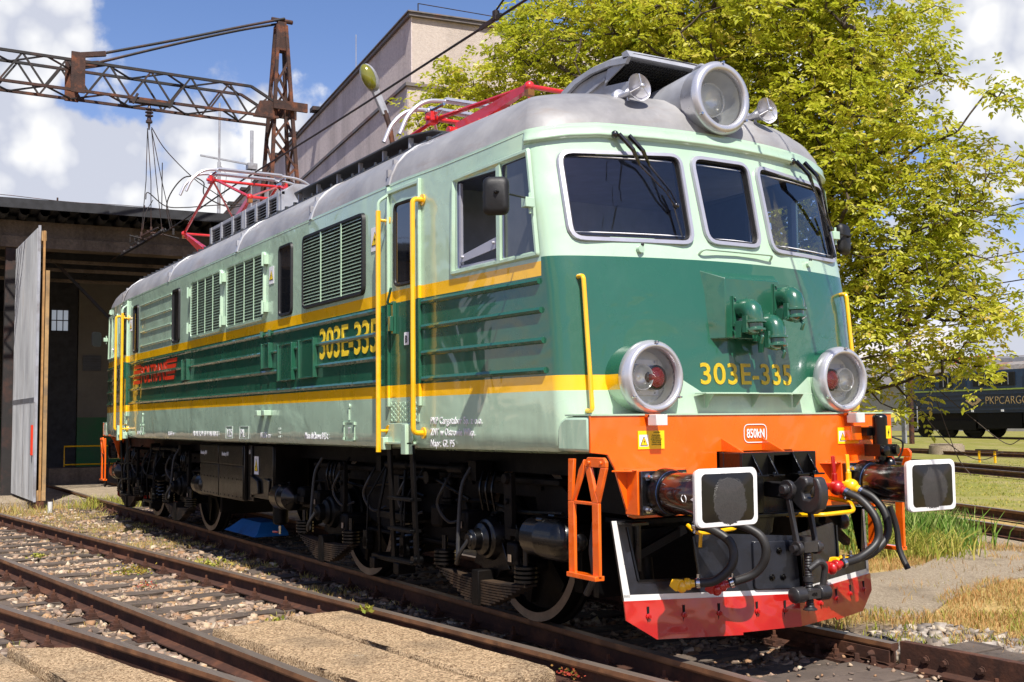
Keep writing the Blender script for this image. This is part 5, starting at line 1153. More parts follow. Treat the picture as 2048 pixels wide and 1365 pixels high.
# ------------------------------------------------------------------ pantographs
def insulator(x,y,z0,h,parent):
    b = MB(); pr = [(0,.09)]; n = 3
    for k in range(n): pr += [(h*(k+.2)/n,.07),(h*(k+.45)/n,.13),(h*(k+.6)/n,.13),(h*(k+.9)/n,.07)]
    b.lathe((x,y,z0),(0,0,1),pr+[(h,.08)],24); return b.build('insulator',M_CER,parent,smooth=50)
def panto(cx, raised):
    b = MB(); zb = 4.08
    for x in (-.95,.95):
        for y in (-.55,.55): insulator(cx+x,y,3.93,.11,LOC)
    for y in (-.55,.55): b.beam((cx-1.1,y,zb),(cx+1.1,y,zb),.07,.08)
    for x in (-.95,.95): b.beam((cx+x,-.6,zb),(cx+x,.6,zb),.07,.08)
    for x in (-.95,.95):
        for y in (-.55,.55): b.lathe((cx+x,y,4.03),(0,0,1),[(0,.12),(.012,.13),(.024,.12)],20)
    b.cyl((cx-.45,-.62,zb+.05),(cx-.45,.62,zb+.05),.045); b.cyl((cx+.45,-.62,zb+.05),(cx+.45,.62,zb+.05),.045)
    base = b.build('pantograph_frame',M_PRED,LOC,bevel=.004)
    kx, kz = (1.72,4.62) if raised else (1.66,4.24)
    hz = 5.18 if raised else 4.36
    for e in (-1,1):
        b = MB()
        for y in (-.5,.5):
            p = Vector((cx+e*.45*(-1 if False else 1),y,zb+.06)); q = Vector((cx+e*kx,y*1.0,kz))
            d = q-p; m_ = p+d*.02
            b.add([p+Vector((0,-.045,-.06)),p+Vector((0,.045,-.06)),p+Vector((0,.045,.07)),p+Vector((0,-.045,.07)),q+Vector((0,-.02,-.028)),q+Vector((0,.02,-.028)),q+Vector((0,.02,.028)),q+Vector((0,-.02,.028))],[(0,3,2,1),(4,5,6,7),(0,1,5,4),(1,2,6,5),(2,3,7,6),(3,0,4,7)])
            b.ball(q,.045,10,8)
        b.cyl((cx+e*kx,-.5,kz),(cx+e*kx,.5,kz),.02,seg=10)
        b.tube([(cx+e*.45,-.5,zb+.06),(cx+e*kx,.5,kz)],.014,6)
        b.build('lower_arms',M_PRED,base)
    b = MB()
    for e in (-1,1):
        for y in (-.5,.5): b.tube([(cx+e*kx,y,kz),(cx+e*.06,y*1.0,hz)],.022,8)
        b.tube([(cx+e*kx,-.5*e,kz),(cx+e*.06,.5*e,hz)],.016,8)
    b.cyl((cx,-.62,hz),(cx,.75,hz),.022); 
    for y in (-.55,.6): b.box(cx-.05,cx+.05,y-.04,y+.04,hz-.05,hz+.06)
    b.build('upper_arms',M_PRED,base)
    for e in (-1,1):
        b = MB(); x = cx+e*.17; z = hz+.12
        b.tube(spline([(x,-.97,z-.36),(x,-.88,z-.17),(x,-.72,z-.03),(x,-.5,z+.01),(x,0,z+.015),(x,.6,z+.01),(x,.85,z-.03),(x,1.03,z-.15),(x,1.15,z-.32)],6),.021,8)
        b.box(x-.03,x+.03,-.5,.5,z+.02,z+.045); b.build('contact_strip',M_SIL,base)
    b = MB()
    for y in (-.52,.55):
        b.cyl((cx-.19,y,hz+.10),(cx+.19,y,hz+.10),.014,seg=8)
        for k in range(5): b.lathe((cx-.12+k*.05,y-.03,hz+.04),(0,1,0),[(0,.03),(.008,.03)],10)
        b.tube([(cx,y,hz),(cx+.08,y+.04,hz+.07),(cx-.1,y,hz+.10)],.01,6)
    b.build('head_springs',M_CHR,base)
    b = MB(); 
    for e in (-1,1): b.box(cx+e*kx-.03,cx+e*kx+.03,-.53,-.47,kz-.08,kz-.03); b.box(cx+e*(kx-.02)-.02,cx+e*(kx-.02)+.05,.46,.54,kz-.07,kz-.02)
    b.build('knee_shunt',M_COP,base)
panto(-3.68,True); panto(3.68,False)
# roof busbar and small gear
b = MB(); b.tube(spline([(-2.5,.2,4.2),(-2.2,.3,4.5),(.8,.3,4.45),(1.5,.2,4.3),(2.3,0,4.25)],6),.012,6); b.build('roof_busbar',M_COP,LOC)
for x in (.95,1.6): insulator(x,.3,3.95,.35,LOC)
# ------------------------------------------------------------------ ground
def tz(x,y):
    d = math.hypot(x-10,y+5); return -.20+ .42*sstep(38,80,d) + (.03*sstep(1.6,2.6,y) if x < 7.4 else .03*sstep(1.6,2.6,y))
def ground_mat():
    m = Mt('ground_soil'); sp = m.new('ShaderNodeSeparateXYZ'); m.link(m.coord(), sp.inputs[0]); x,y = sp.outputs[0], sp.outputs[1]
    n = m.noise(.9,8,.65); n2 = m.noise(8,6,.7); vor = m.new('ShaderNodeTexVoronoi'); vor.inputs['Scale'].default_value = 22; m.link(m.coord(), vor.inputs['Vector'])
    stones = m.mix(m.ramp(vor.outputs['Color'],.2,.8), lin('#54493f'), lin('#8d7d6b'))
    soil = m.mix(m.ramp(n2,.3,.7), lin('#41362b'), lin('#6e5f4c'))
    grav = m.mix(m.ramp(m.noise(2.2,5),.42,.55), soil, stones)
    green = m.mix(m.ramp(n2,.3,.75), lin('#5c6426'), lin('#938f42')); green = m.mix(m.ramp(n,.42,.62), green, lin('#8f8454')); green = m.mix(m.ramp(m.noise(.33,5),.5,.6), green, lin('#7d7a38'))
    dry = m.mix(m.ramp(n2,.3,.7), lin('#8c7446'), lin('#b59c66'))
    e = m.math('MULTIPLY', m.math('SUBTRACT', n, .5), 3.5)
    yy = m.math('ADD', y, e)
    xx = m.math('ADD', m.math('ADD', yy, m.math('MULTIPLY', x, .38)), 0)     # grass begins beyond the right-hand tracks
    c = m.mix(m.ramp(m.math('MULTIPLY', yy, .1),.17,.24), grav, dry)
    mr = m.new('ShaderNodeMapRange'); mr.inputs[1].default_value = 11.6; mr.inputs[2].default_value = 13.2; m.link(xx, mr.inputs[0])
    c = m.mix(mr.outputs[0], c, green)
    b = m.bump(vor.outputs['Distance'], .6, .03); b = m.bump(n2, .5, .03, b)
    return m.set(color=c, rough=.92, normal=b, spec=.2)
b = MB(); gx = sorted(set([-420,-300,-200,-140,-100]+list(range(-80,40,4))+[60,100,160,260])); gy = sorted(set([-260,-160,-100,-60,-40]+list(range(-28,100,4))+[1,2,3]+[120,160,220,320,450]))
vs = [(x,y,tz(x,y)) for y in gy for x in gx]; nx = len(gx)
b.add(vs,[(j*nx+i,j*nx+i+1,(j+1)*nx+i+1,(j+1)*nx+i) for j in range(len(gy)-1) for i in range(nx-1)])
g = b.build('ground',ground_mat(),smooth=0); g['kind'] = 'structure'; g.data.polygons.foreach_set('use_smooth',[True]*len(g.data.polygons))

M_RAIL = under_mat('rail_head_worn','#544739','#7d6f60',.6,.32,.0)
M_RUST = simple('rail_rust','#402416',.85,var=.25,bump=.3,dirt='#6a4028',vs=14)
def headmat():
    m = Mt('rail_steel'); n = m.noise(3,6,.6, stretch=(.3,6,6)); return m.set(color=m.mix(n, lin('#594d43'), lin('#94867a')), rough=.38, metal=.4)
M_HEAD = headmat(); M_HSIDE = simple('rail_head_side','#6e4a30',.6,var=.25,dirt='#8f6440',dirts=4)
M_SLP = simple('sleeper_wood','#5b4f45',.85,var=.3,vs=3,bump=.5,dirt='#2b2521',dirts=6)
RP = [(-.036,0),(.036,0),(.037,-.03),(.033,-.042),(.010,-.052),(.008,-.13),(.02,-.138),(.07,-.150),(.07,-.160),(-.07,-.160),(-.07,-.150),(-.02,-.138),(-.008,-.13),(-.010,-.052),(-.033,-.042),(-.037,-.03)]
def rail_bm(p, q, zz=0):
    p, q = Vector(p), Vector(q); d = (q-p).normalized(); s = Vector((-d.y,d.x,0)); b = MB(); n = len(RP)
    vs = [c+s*u+Vector((0,0,w+zz)) for c in (p,q) for u,w in RP]
    for i in range(n):
        b.mat(1 if i == 0 else (2 if i in (1,2,14,15) else 0)); b.add([vs[i],vs[(i+1)%n],vs[n+(i+1)%n],vs[n+i]],[(0,1,2,3)])
    b.mat(0); b.add(vs[:n],[tuple(range(n))]); b.add(vs[n:],[tuple(range(n))]); return b
FAST = None
def fastening(p, d, par):
    """ribbed base plate with clips and screws; shared mesh"""
    global FAST
    if FAST is None:
        b = MB(); b.box(-.08,.08,-.17,.17,-.172,-.157); b.box(-.05,.05,-.145,-.075,-.157,-.125); b.box(-.05,.05,.075,.145,-.157,-.125)
        for s in (-1,1):
            b.lathe((0,s*.105,-.13),(0,0,1),[(0,.032),(.012,.032),(.012,.024),(.035,.024),(.036,.012),(.07,.012)],6)
            for e in (-1,1): b.lathe((e*.05,s*.155,-.16),(0,0,1),[(0,.016),(.02,.014)],6)
        o = b.build('rail_fastening',M_RUST,par,smooth=0); FAST = o.data
    else: o = new_obj('rail_fastening',FAST,par)
    o.location = p; o.rotation_euler = (0,0,math.atan2(d[1],d[0])); return o
def sleeper_obj(mesh, c, d, par, ln=2.6, w=.25, off=0):
    o = new_obj('sleeper',mesh,par); o.location = c; o.rotation_euler = (0,0,math.atan2(d[1],d[0])+rnd.uniform(-.02,.02)); o.scale = (rnd.uniform(.85,1.1),1,1); return o
def sl_mesh():
    b = MB(); n = 10
    for i in range(1): b.box(-.125,.125,-1.3,1.3,-.32,-.168)
    o = b.build('tmp',M_SLP,None,smooth=0); m = o.data
    bm = bmesh.new(); bm.from_mesh(m); bmesh.ops.subdivide_edges(bm, edges=bm.edges, cuts=9, use_grid_fill=True)
    for v in bm.verts: v.co += Vector((rnd.uniform(-.006,.006),rnd.uniform(-.006,.006),rnd.uniform(-.006,.004)))
    bm.to_mesh(m); bm.free(); bpy.data.objects.remove(o); return m
SLM = [sl_mesh() for _ in range(3)]
def track(name, lab, mid0, mid1, fast=True, x_range=None, sp=.62, rails=(True,True), gauge=1.507, zz=0, smax=60, cut=False, group='railway tracks in the yard'):
    p, q = Vector((*mid0,0)), Vector((*mid1,0)); d = (q-p).normalized(); s = Vector((-d.y,d.x,0)); Lh = (q-p).length
    root = empty(name,(0,0,zz),lab,'railway track',group)
    for k,e in enumerate((-1,1)):
        if rails[k]: rail_bm(p+s*(e*gauge/2), (Vector((7.80,.775,0)) if (cut and e>0) else q+s*(e*gauge/2))).build('rail',[M_RUST,M_HEAD,M_HSIDE],root,smooth=0)
    n = 0; a = 0
    while a < Lh and n < smax:
        c = p+d*a
        if x_range is None or x_range[0] <= c.x <= x_range[1]:
            sleeper_obj(SLM[n%3], c, d, root); n += 1
            if fast:
                for k,e in enumerate((-1,1)):
                    if rails[k]: fastening(c+s*(e*gauge/2), d, root)
        a += sp*rnd.uniform(.93,1.07)
    return root
T1 = track('railway_track','track the green locomotive stands on, running into the dark shed',(-30,.02),(14,.02),True,(-13.5,9.6),sp=.62,smax=42,cut=True)
T2 = track('railway_track','middle track with sunlit gravel and concrete slab, left of the locomotive',(-14,-2.89+.108*(-14+7.93)-.753),(14,-2.89+.108*(14+7.93)-.753),True,(-12,4.2),smax=30)
T3 = track('railway_track','nearest track at the bottom left corner, slanting under the concrete slabs',(-8,-4.09+.229*(-8-2.67)-.77),(12,-4.09+.229*(12-2.67)-.77),True,(-3,4.3),smax=14)
# crossing gear in front of the loco
b = MB(); b.add([(x,y+(x-7.82)*.05,z) for x in (7.82,12) for y,z in ((.80,.014),(.86,.014),(.86,-.165),(.74,-.165),(.74,-.145),(.80,-.13))],[(0,1,2,3,4,5),(6,11,10,9,8,7)]+[(i,(i+1)%6,6+(i+1)%6,6+i) for i in range(6)]); 
gd = b.build('guard_rail_plate',M_RUST,T1,smooth=0,bevel=.003)
for i,x in enumerate((8.02,8.16,8.42,8.75)):
    b = MB(); b.lathe((x,.80+(x-7.82)*.05,-.075),(0,-1,0),[(0,.03),(.008,.03),(.008,.022),(.03,.02)],8); b.build('plate_bolt',M_RUST,gd)
b = MB(); b.box(7.05,7.80,.715,.728,-.125,-.045); b.box(7.0,7.80,.60,.72,-.168,-.15); fp = b.build('fishplate',M_RUST,T1,smooth=0)
for x in (7.15,7.32,7.48,7.66):
    b = MB(); b.lathe((x,.715,-.085),(0,-1,0),[(0,.026),(.02,.024),(.03,.016),(.05,.014)],8); b.build('fish_bolt',M_RUST,fp)
for x in (7.22,7.40,7.58,7.72):
    b = MB(); b.lathe((x,.655,-.15),(0,0,1),[(0,.03),(.02,.03),(.02,.02),(.06,.018)],6); b.build('rail_screw',M_RUST,fp)
for i,(x0,x1,y0,y1,z) in enumerate(((7.62,7.86,-.62,.58,-.125),(7.89,8.14,-.62,.60,-.12),(8.17,8.44,-.62,.56,-.125),(7.70,7.95,.92,1.7,-.10),(7.98,8.25,.92,1.62,-.105),(8.28,8.6,.92,1.6,-.11))):
    b = MB(); b.box(x0,x1,y0,y1,z-.08,z); b.build('crossing_board',M_SLP,T1,smooth=0,bevel=.008)
# concrete slabs
def conc_mat(name='old_concrete', a='#84694c', c2='#ddbf98', sc_=1.0):
    m = Mt(name); n = m.noise(1.6,6,.6); v = m.new('ShaderNodeTexVoronoi'); v.inputs['Scale'].default_value = 90; m.link(m.coord(), v.inputs['Vector'])
    c = m.mix(m.ramp(v.outputs['Color'],.2,.7), lin(a), lin(c2)); c = m.mix(m.math('MULTIPLY', m.ramp(n,.52,.66),.45), c, lin('#6f6353'))
    c = m.mix(m.math('MULTIPLY', m.ramp(m.noise(30,6,.8),.6,.7),.6), c, lin('#5b4e40'))
    c = m.mix(m.math('MULTIPLY', m.ramp(m.noise(3.3,7,.8),.63,.67),.5), c, lin('#d6ccb8'))
    b = m.bump(v.outputs['Distance'],.9,.014); b = m.bump(m.noise(12,7,.8),1.0,.03,b)
    return m.set(color=c, rough=.95, normal=b, spec=.2)
M_CONC = conc_mat()
def slab(name, lab, poly, zt=-.040, th=.16):
    bm = bmesh.new(); vs = [bm.verts.new((x,y,zt)) for x,y in poly]; f = bm.faces.new(vs)
    ed = list(bm.edges)
    bmesh.ops.subdivide_edges(bm, edges=bm.edges, cuts=30, use_grid_fill=True)
    bmesh.ops.triangulate(bm, faces=bm.faces)
    bd = set(v for e in bm.edges if e.is_boundary for v in e.verts)
    r = bmesh.ops.extrude_face_region(bm, geom=list(bm.faces)); 
    top = [v for v in r['geom'] if isinstance(v, bmesh.types.BMVert)]
    for v in bm.verts:
        if v not in top: v.co.z = zt-th
    h = lambda x,y,s: math.sin(x*13.1+s)*math.sin(y*17.7+s*2)+.6*math.sin(x*41+y*37+s)+.5*math.sin(x*97-y*83)
    from mathutils import noise as mn
    cen = Vector((sum(p[0] for p in poly)/len(poly), sum(p[1] for p in poly)/len(poly), 0))
    tset = set(top)
    for v in top:
        nn = mn.noise(v.co*9)*.006+mn.noise(v.co*30)*.004
        isb = any((not (e.other_vert(v) in tset)) for e in v.link_edges)
        if isb:
            w = abs(mn.noise(v.co*5))*.09+abs(mn.noise(v.co*28))*.03
            v.co += (cen-Vector((v.co.x,v.co.y,0))).normalized()*w; nn -= .012+abs(mn.noise(v.co*16))*.022
        v.co.z += nn
    bmesh.ops.recalc_face_normals(bm, faces=bm.faces)
    me = bpy.data.meshes.new(name); bm.to_mesh(me); bm.free(); me.materials.append(M_CONC); me.polygons.foreach_set('use_smooth',[True]*len(me.polygons)); me.set_sharp_from_angle(angle=math.radians(45))
    o = new_obj(name, me); return tag(o, lab, 'concrete slab', 'concrete crossing slabs between the rails')
slab('concrete_slab','weathered concrete slab lying beside the near rail of the middle track',[(4.22,-2.16),(4.18,-1.69),(7.02,-1.40),(7.12,-1.90)])
slab('concrete_slab','long weathered concrete slab in the middle of the middle track',[(4.34,-2.80),(4.26,-2.20),(8.2,-1.83),(8.3,-2.45)],-.048)
slab('concrete_slab','concrete slab at the bottom left corner, next to the shiny rail',[(4.30,-4.24),(4.52,-3.84),(7.6,-3.15),(7.7,-3.85)])
slab('concrete_slab','concrete slab at the very bottom left, cut by the picture edge',[(4.25,-4.9),(4.28,-4.30),(7.7,-3.90),(7.8,-4.9)],-.05)
M_CONC2 = conc_mat('pavement_concrete','#8f806c','#b5a58e')
b = MB(); o = [(-30,-7),(-11.9,-6.6),(-11.75,-1.6),(-12.4,1.0),(-13.1,6),(-30,7)]; b.prism([(x,y,-.20) for x,y in o],(0,0,.135)); tag(b.build('shed_apron',M_CONC2,smooth=0),kind='structure')
b = MB(); o = [(6.75,2.35),(6.1,3.6),(5.7,5.0),(5.9,7.5),(7,11),(3.6,13),(2.6,10.2),(2.9,8.3),(3.7,6.6),(4.4,5.4),(4.7,4.2),(4.2,2.6),(5.6,1.9)]
P = rrect(o,.35,4); b.prism([(x,y,-.19) for i,(x,y) in enumerate(P)],(0,0,.035)); tag(b.build('concrete_path',M_CONC2,smooth=0),kind='structure')

# ------------------------------------------------------------------ ballast stones
def idx_mesh(name, co, faces, mat, attr=None, parent=None):
    me = bpy.data.meshes.new(name); k = faces.shape[1]; nf = len(faces)
    me.vertices.add(len(co)); me.vertices.foreach_set('co', np.asarray(co,dtype=np.float32).ravel())
    me.loops.add(nf*k); me.loops.foreach_set('vertex_index', faces.astype(np.int32).ravel())
    me.polygons.add(nf); me.polygons.foreach_set('loop_start', np.arange(0,nf*k,k,dtype=np.int32)); me.materials.append(mat); me.update(calc_edges=True)
    if attr is not None:
        a = me.attributes.new('rnd','FLOAT','POINT'); a.data.foreach_set('value', np.asarray(attr,dtype=np.float32))
    return new_obj(name, me, parent)
def cubev():
    v = np.array([(x,y,z) for x in (-1,1) for y in (-1,1) for z in (-1,1)],float)*.72
    f = np.array([(0,1,3),(0,3,2),(4,6,7),(4,7,5),(0,4,5),(0,5,1),(2,3,7),(2,7,6),(0,2,6),(0,6,4),(1,5,7),(1,7,3)]); return v, f
def ico():
    t = (1+5**.5)/2; v = np.array([(-1,t,0),(1,t,0),(-1,-t,0),(1,-t,0),(0,-1,t),(0,1,t),(0,-1,-t),(0,1,-t),(t,0,-1),(t,0,1),(-t,0,-1),(-t,0,1)],float); v /= np.linalg.norm(v[0])
    f = np.array([(0,11,5),(0,5,1),(0,1,7),(0,7,10),(0,10,11),(1,5,9),(5,11,4),(11,10,2),(10,7,6),(7,1,8),(3,9,4),(3,4,2),(3,2,6),(3,6,8),(3,8,9),(4,9,5),(2,4,11),(6,2,10),(8,6,7),(9,8,1)]); return v, f
IV, IF = cubev()
def stone_mat(name, cols):
    m = Mt(name); a = m.new('ShaderNodeAttribute'); a.attribute_name = 'rnd'; r = m.new('ShaderNodeValToRGB'); els = r.color_ramp.elements
    r.color_ramp.interpolation = 'CONSTANT'
    while len(els) < len(cols): els.new(.5)
    for i,(e,c) in enumerate(zip(els,cols)): e.position = i/len(cols); e.color = lin(c)
    m.link(a.outputs['Fac'], r.inputs[0]); c = m.mix(m.math('MULTIPLY', m.ramp(m.noise(35,5,.7),.4,.7),.4), r.outputs[0], lin('#6d5c4a'))
    return m.set(color=c, rough=.9, spec=.25, normal=m.bump(m.noise(80,4),.4,.004))
STC = ['#8f7a66','#a8907a','#75655a','#b8a288','#93745c','#ad967e','#7d6656','#9c7859','#c4b49c','#887a6c','#9a8270','#a98865','#6a5c52','#937b66','#a08c7c','#857263']
def stones(name, lab, pts, r0, r1, mat, flat=.65):
    n = len(pts); base = np.tile(IV,(n,1,1))*(1+rs.uniform(-.2,.2,(n,8,1)))+rs.uniform(-.38,.38,(n,8,3))
    s = (r0+(r1-r0)*rs.uniform(0,1,(n,1,1))**1.7)*np.stack([rs.uniform(.75,1.35,n),rs.uniform(.7,1.1,n),rs.uniform(.45,.9,n)*1.0],1)[:,None,:]
    a = rs.uniform(0,2*np.pi,n); ca,sa = np.cos(a),np.sin(a); v = base*s
    tl = rs.uniform(-.8,.8,n); ct,st = np.cos(tl),np.sin(tl)
    y = v[...,1]*ct[:,None]-v[...,2]*st[:,None]; z = v[...,1]*st[:,None]+v[...,2]*ct[:,None]
    x = v[...,0]*ca[:,None]-y*sa[:,None]; y2 = v[...,0]*sa[:,None]+y*ca[:,None]
    co = np.stack([x+pts[:,0:1],y2+pts[:,1:2],z+pts[:,2:3]],-1).reshape(-1,3)
    f = (IF[None]+np.arange(n)[:,None,None]*8).reshape(-1,3)
    o = idx_mesh(name, co, f, mat, np.repeat(rs.uniform(0,1,n),8)); return tag(o, lab, 'gravel', kind='stuff')
M_STN = stone_mat('ballast_stone',STC)
def inpoly(x,y,poly):
    c = np.zeros(len(x),bool); n = len(poly)
    for i in range(n):
        x0,y0 = poly[i-1]; x1,y1 = poly[i]; cond = ((y1>y)!=(y0>y)) & (x < (x0-x1)*(y-y1)/(y0-y1+1e-12)+x1); c ^= cond
    return c
def scatter(n, x0,x1,y0,y1):
    return rs.uniform(x0,x1,n), rs.uniform(y0,y1,n)
def vnoise(x,y,s=1.0,seed=0):
    return (np.sin(x*1.7*s+seed)*np.cos(y*2.1*s-seed*1.3)+.6*np.sin(x*3.9*s-y*3.1*s+seed*2)+.4*np.sin(x*8.3*s+y*6.7*s+seed))/2.0
AL = []
for n,x0,x1,y0,y1 in ((30000,3.5,9.5,-4.9,1.5),(20000,-2,3.5,-5.2,1.2),(14000,-12,-2,-5.5,1.2)):
    x,y = scatter(n,x0,x1,y0,y1); keep = np.ones(n,bool)
    for pl in ([(4.22,-2.80),(4.14,-1.66),(7.08,-1.36),(7.2,-1.9),(8.3,-1.8),(8.4,-2.5)],[(4.2,-4.9),(4.45,-3.78),(7.6,-3.1),(7.9,-4.9)]): keep &= ~inpoly(x,y,pl)
    # thin out where soil and dry grass cover the ballast between the loco and the middle track
    ya = -2.89+.108*(x+7.93); band = (y > ya+.15) & (y < -.85); keep &= ~(band & (rs.uniform(0,1,n) < .35)) 
    x,y = x[keep],y[keep]; AL.append(np.stack([x,y,-.205+.022*vnoise(x,y,3)+rs.uniform(-.008,.012,len(x))],1))
P = np.concatenate(AL); d = np.hypot(P[:,0]-12.95,P[:,1]+5.28)
stones('ballast_gravel','tan, pink and grey crushed stone ballast between and beside the rails',P,.013,.046,M_STN)
x,y = scatter(1500,6.9,9.8,1.0,2.3); stones('loose_gravel','grey crushed stones at the right, by the crossing boards',np.stack([x,y,np.full(len(x),-.165)],1),.02,.055,stone_mat('grey_stone',['#77706a','#8f867c','#a39a90','#6b625c','#b8aa96','#857a70','#5f5a55','#9a8f80']))
x,y = scatter(500,7.5,9,-.9,.7); stones('loose_gravel','small pale stones on the crossing boards in front of the loco',np.stack([x,y,np.full(len(x),-.115)],1)[:120],.008,.022,M_STN)

# ------------------------------------------------------------------ grass and weeds
def grass_mat(name, c0, c1, c2):
    m = Mt(name); a = m.new('ShaderNodeAttribute'); a.attribute_name = 'rnd'; r = m.new('ShaderNodeValToRGB'); els = r.color_ramp.elements
    els[0].color = lin(c0); els[1].color = lin(c2); e = els.new(.5); e.color = lin(c1); m.link(a.outputs['Fac'], r.inputs[0])
    m.set(color=r.outputs[0], rough=.7, spec=.25)
    tr = m.new('ShaderNodeBsdfTranslucent'); m.link(r.outputs[0], tr.inputs[0]); mx = m.new('ShaderNodeMixShader'); mx.inputs[0].default_value = .3
    m.link(m.b.outputs[0], mx.inputs[1]); m.link(tr.outputs[0], mx.inputs[2]); m.link(mx.outputs[0], m.o.inputs[0]); return m.m
def blades(name, lab, pts, h0, h1, w, mat, lean=.5, cat='grass', kind='stuff'):
    n = len(pts); a = rs.uniform(0,2*np.pi,n); h = rs.uniform(h0,h1,n); l = rs.uniform(.1,1,n)*lean*h; ww = w*rs.uniform(.6,1.3,n)
    la = rs.uniform(0,2*np.pi,n); dx,dy = np.cos(a)*ww/2,np.sin(a)*ww/2; lx,ly = np.cos(la)*l,np.sin(la)*l; z0 = pts[:,2]
    b0 = np.stack([pts[:,0]-dx,pts[:,1]-dy,z0],1); b1 = np.stack([pts[:,0]+dx,pts[:,1]+dy,z0],1)
    m0 = np.stack([pts[:,0]-dx*.8+lx*.35,pts[:,1]-dy*.8+ly*.35,z0+h*.6],1); m1 = np.stack([pts[:,0]+dx*.8+lx*.35,pts[:,1]+dy*.8+ly*.35,z0+h*.6],1)
    t0 = np.stack([pts[:,0]-dx*.1+lx,pts[:,1]-dy*.1+ly,z0+h*.95],1); t1 = np.stack([pts[:,0]+dx*.1+lx,pts[:,1]+dy*.1+ly,z0+h*.95],1)
    co = np.stack([b0,b1,m1,m0, m0,m1,t1,t0],1).reshape(-1,3)
    o = np_mesh(name, co, 4, mat, np.repeat(rs.uniform(0,1,n),8)); return tag(o, lab, cat, kind=kind)
G_DRY = grass_mat('dry_grass','#a88b4e','#c9ab6c','#8b9a45'); G_GRN = grass_mat('green_grass','#6e7c2c','#a0a040','#c0ae62'); G_WEED = grass_mat('weed_leaf','#466b22','#6f8f35','#a2ac66'); G_ORG = grass_mat('orange_dry_grass','#a87c48','#c6a06a','#95944e')
def patch(n,x0,x1,y0,y1,thr,s,seed,z=-.185):
    x,y = scatter(n,x0,x1,y0,y1); k = vnoise(x,y,s,seed)+rs.uniform(-.25,.25,n) > thr; return np.stack([x[k],y[k],np.full(k.sum(),z)],1)
p = patch(26000,-12,4.5,-2.9,-.75,.12,1.3,2); ya = -2.89+.108*(p[:,0]+7.93); p = p[p[:,1]>ya+.12]
blades('dry_grass','short yellow dry grass between the locomotive and the middle track',p,.02,.07,.007,G_DRY,.8)
p = patch(9000,-11,4.0,-5.2,-1.8,.42,1.6,5); blades('dry_grass','thin dry grass and moss among the sleepers at the left',p,.015,.05,.006,G_DRY,.8)
p = patch(52000,3.0,9.4,1.5,7.5,-.12,1.25,8,-.172); 
pp = [(6.6,2.45),(6.0,3.6),(5.65,4.8),(5.2,6.2),(3.9,6.4),(4.6,5.0),(4.75,4.2),(4.4,2.8),(5.6,2.2)]
p = p[~(inpoly(p[:,0],p[:,1],pp) & (rs.uniform(0,1,len(p))<.93))]
blades('dry_grass','orange-brown dry grass tufts at the right, in front of the concrete path',p,.03,.10,.008,G_ORG,.9)
p = patch(5000,6.2,9.2,1.2,3.2,.35,2.2,3,-.17); blades('green_grass','fresh green weeds among the grey stones at lower right',p,.02,.09,.012,G_GRN,.7)
x,y = scatter(60000,-14,6,9.5,32); k = (y+.38*x > 12.0+.7*vnoise(x,y,.8)) & (vnoise(x,y,.9,4)+rs.uniform(-.5,.5,len(x)) > -.15); x,y = x[k],y[k]; blades('lawn_grass','mown green grass between the yard tracks at the right',np.stack([x,y,np.full(len(x),-.19)],1),.03,.07,.02,G_GRN,.9)
x = rs.normal(3.2,.30,3200); y = rs.normal(6.4,.42,3200); blades('tall_weeds','clump of tall green grass and weeds beyond the orange steps at the right',np.stack([x,y,np.full(3200,-.17)],1),.18,.58,.020,G_WEED,.6)
x = rs.normal(3.8,.24,1200); y = rs.normal(5.8,.36,1200); blades('tall_weeds','pale drooping grass at the front edge of the weed clump',np.stack([x,y,np.full(1200,-.17)],1),.12,.38,.016,G_GRN,1.1)
x = rs.normal(-10.6,.3,500); y = rs.normal(-.55,.35,500); blades('green_grass','green grass tuft by the rail at the shed threshold',np.stack([x,y,np.full(500,-.17)],1),.08,.30,.014,G_GRN,1.0)
x = rs.normal(-11.2,1.2,900); y = rs.normal(-2.3,.9,900); blades('dry_grass','yellowish grass at the foot of the open shed gate',np.stack([x,y,np.full(900,-.18)],1),.05,.2,.012,G_DRY,1.0)
# small leafy plants
def leafy(name, lab, x,y, r, n, mat, z=-.17, s=.03):
    P = rs.normal(0,1,(n,3))*np.array([r,r,r*.35]); P[:,2] = np.abs(P[:,2]); P += np.array([x,y,z+.01])
    d1 = rs.normal(0,1,(n,3)); d1[:,2] = np.abs(d1[:,2])*.6; d1 /= np.linalg.norm(d1,axis=1)[:,None]; d2 = np.cross(d1,rs.normal(0,1,(n,3))); d2 /= np.linalg.norm(d2,axis=1)[:,None]
    L_ = s*rs.uniform(.6,1.3,(n,1)); co = np.stack([P,P+d1*L_*.5+d2*L_*.3,P+d1*L_,P+d1*L_*.5-d2*L_*.3],1).reshape(-1,3)
    return tag(np_mesh(name,co,4,mat,np.repeat(rs.uniform(0,1,n),4)),lab,'plant')
G_RED = grass_mat('red_stonecrop','#8f2f26','#b8503c','#7a8a3a')
leafy('ground_plant','green and red stonecrop cushion between the sleepers of the middle track',-.05,-2.42,.09,260,grass_mat('stonecrop','#8c8a32','#b08a3a','#5f8a30'),s=.03)
leafy('ground_plant','small reddish plant beside the rail, right of the stonecrop cushion',1.1,-2.55,.06,80,G_RED,s=.025)
leafy('ground_plant','red stonecrop at the right tip of the concrete slab',7.05,-1.33,.05,90,G_RED,-.1,.022)
leafy('ground_plant','bright green seedling at the corner of the slab by the near rail',4.15,-2.2,.05,40,G_GRN,-.12,.05)
leafy('ground_plant','bright green shoot on the edge of the slab, under the shiny rail',4.55,-1.62,.04,30,G_GRN,-.03,.05)
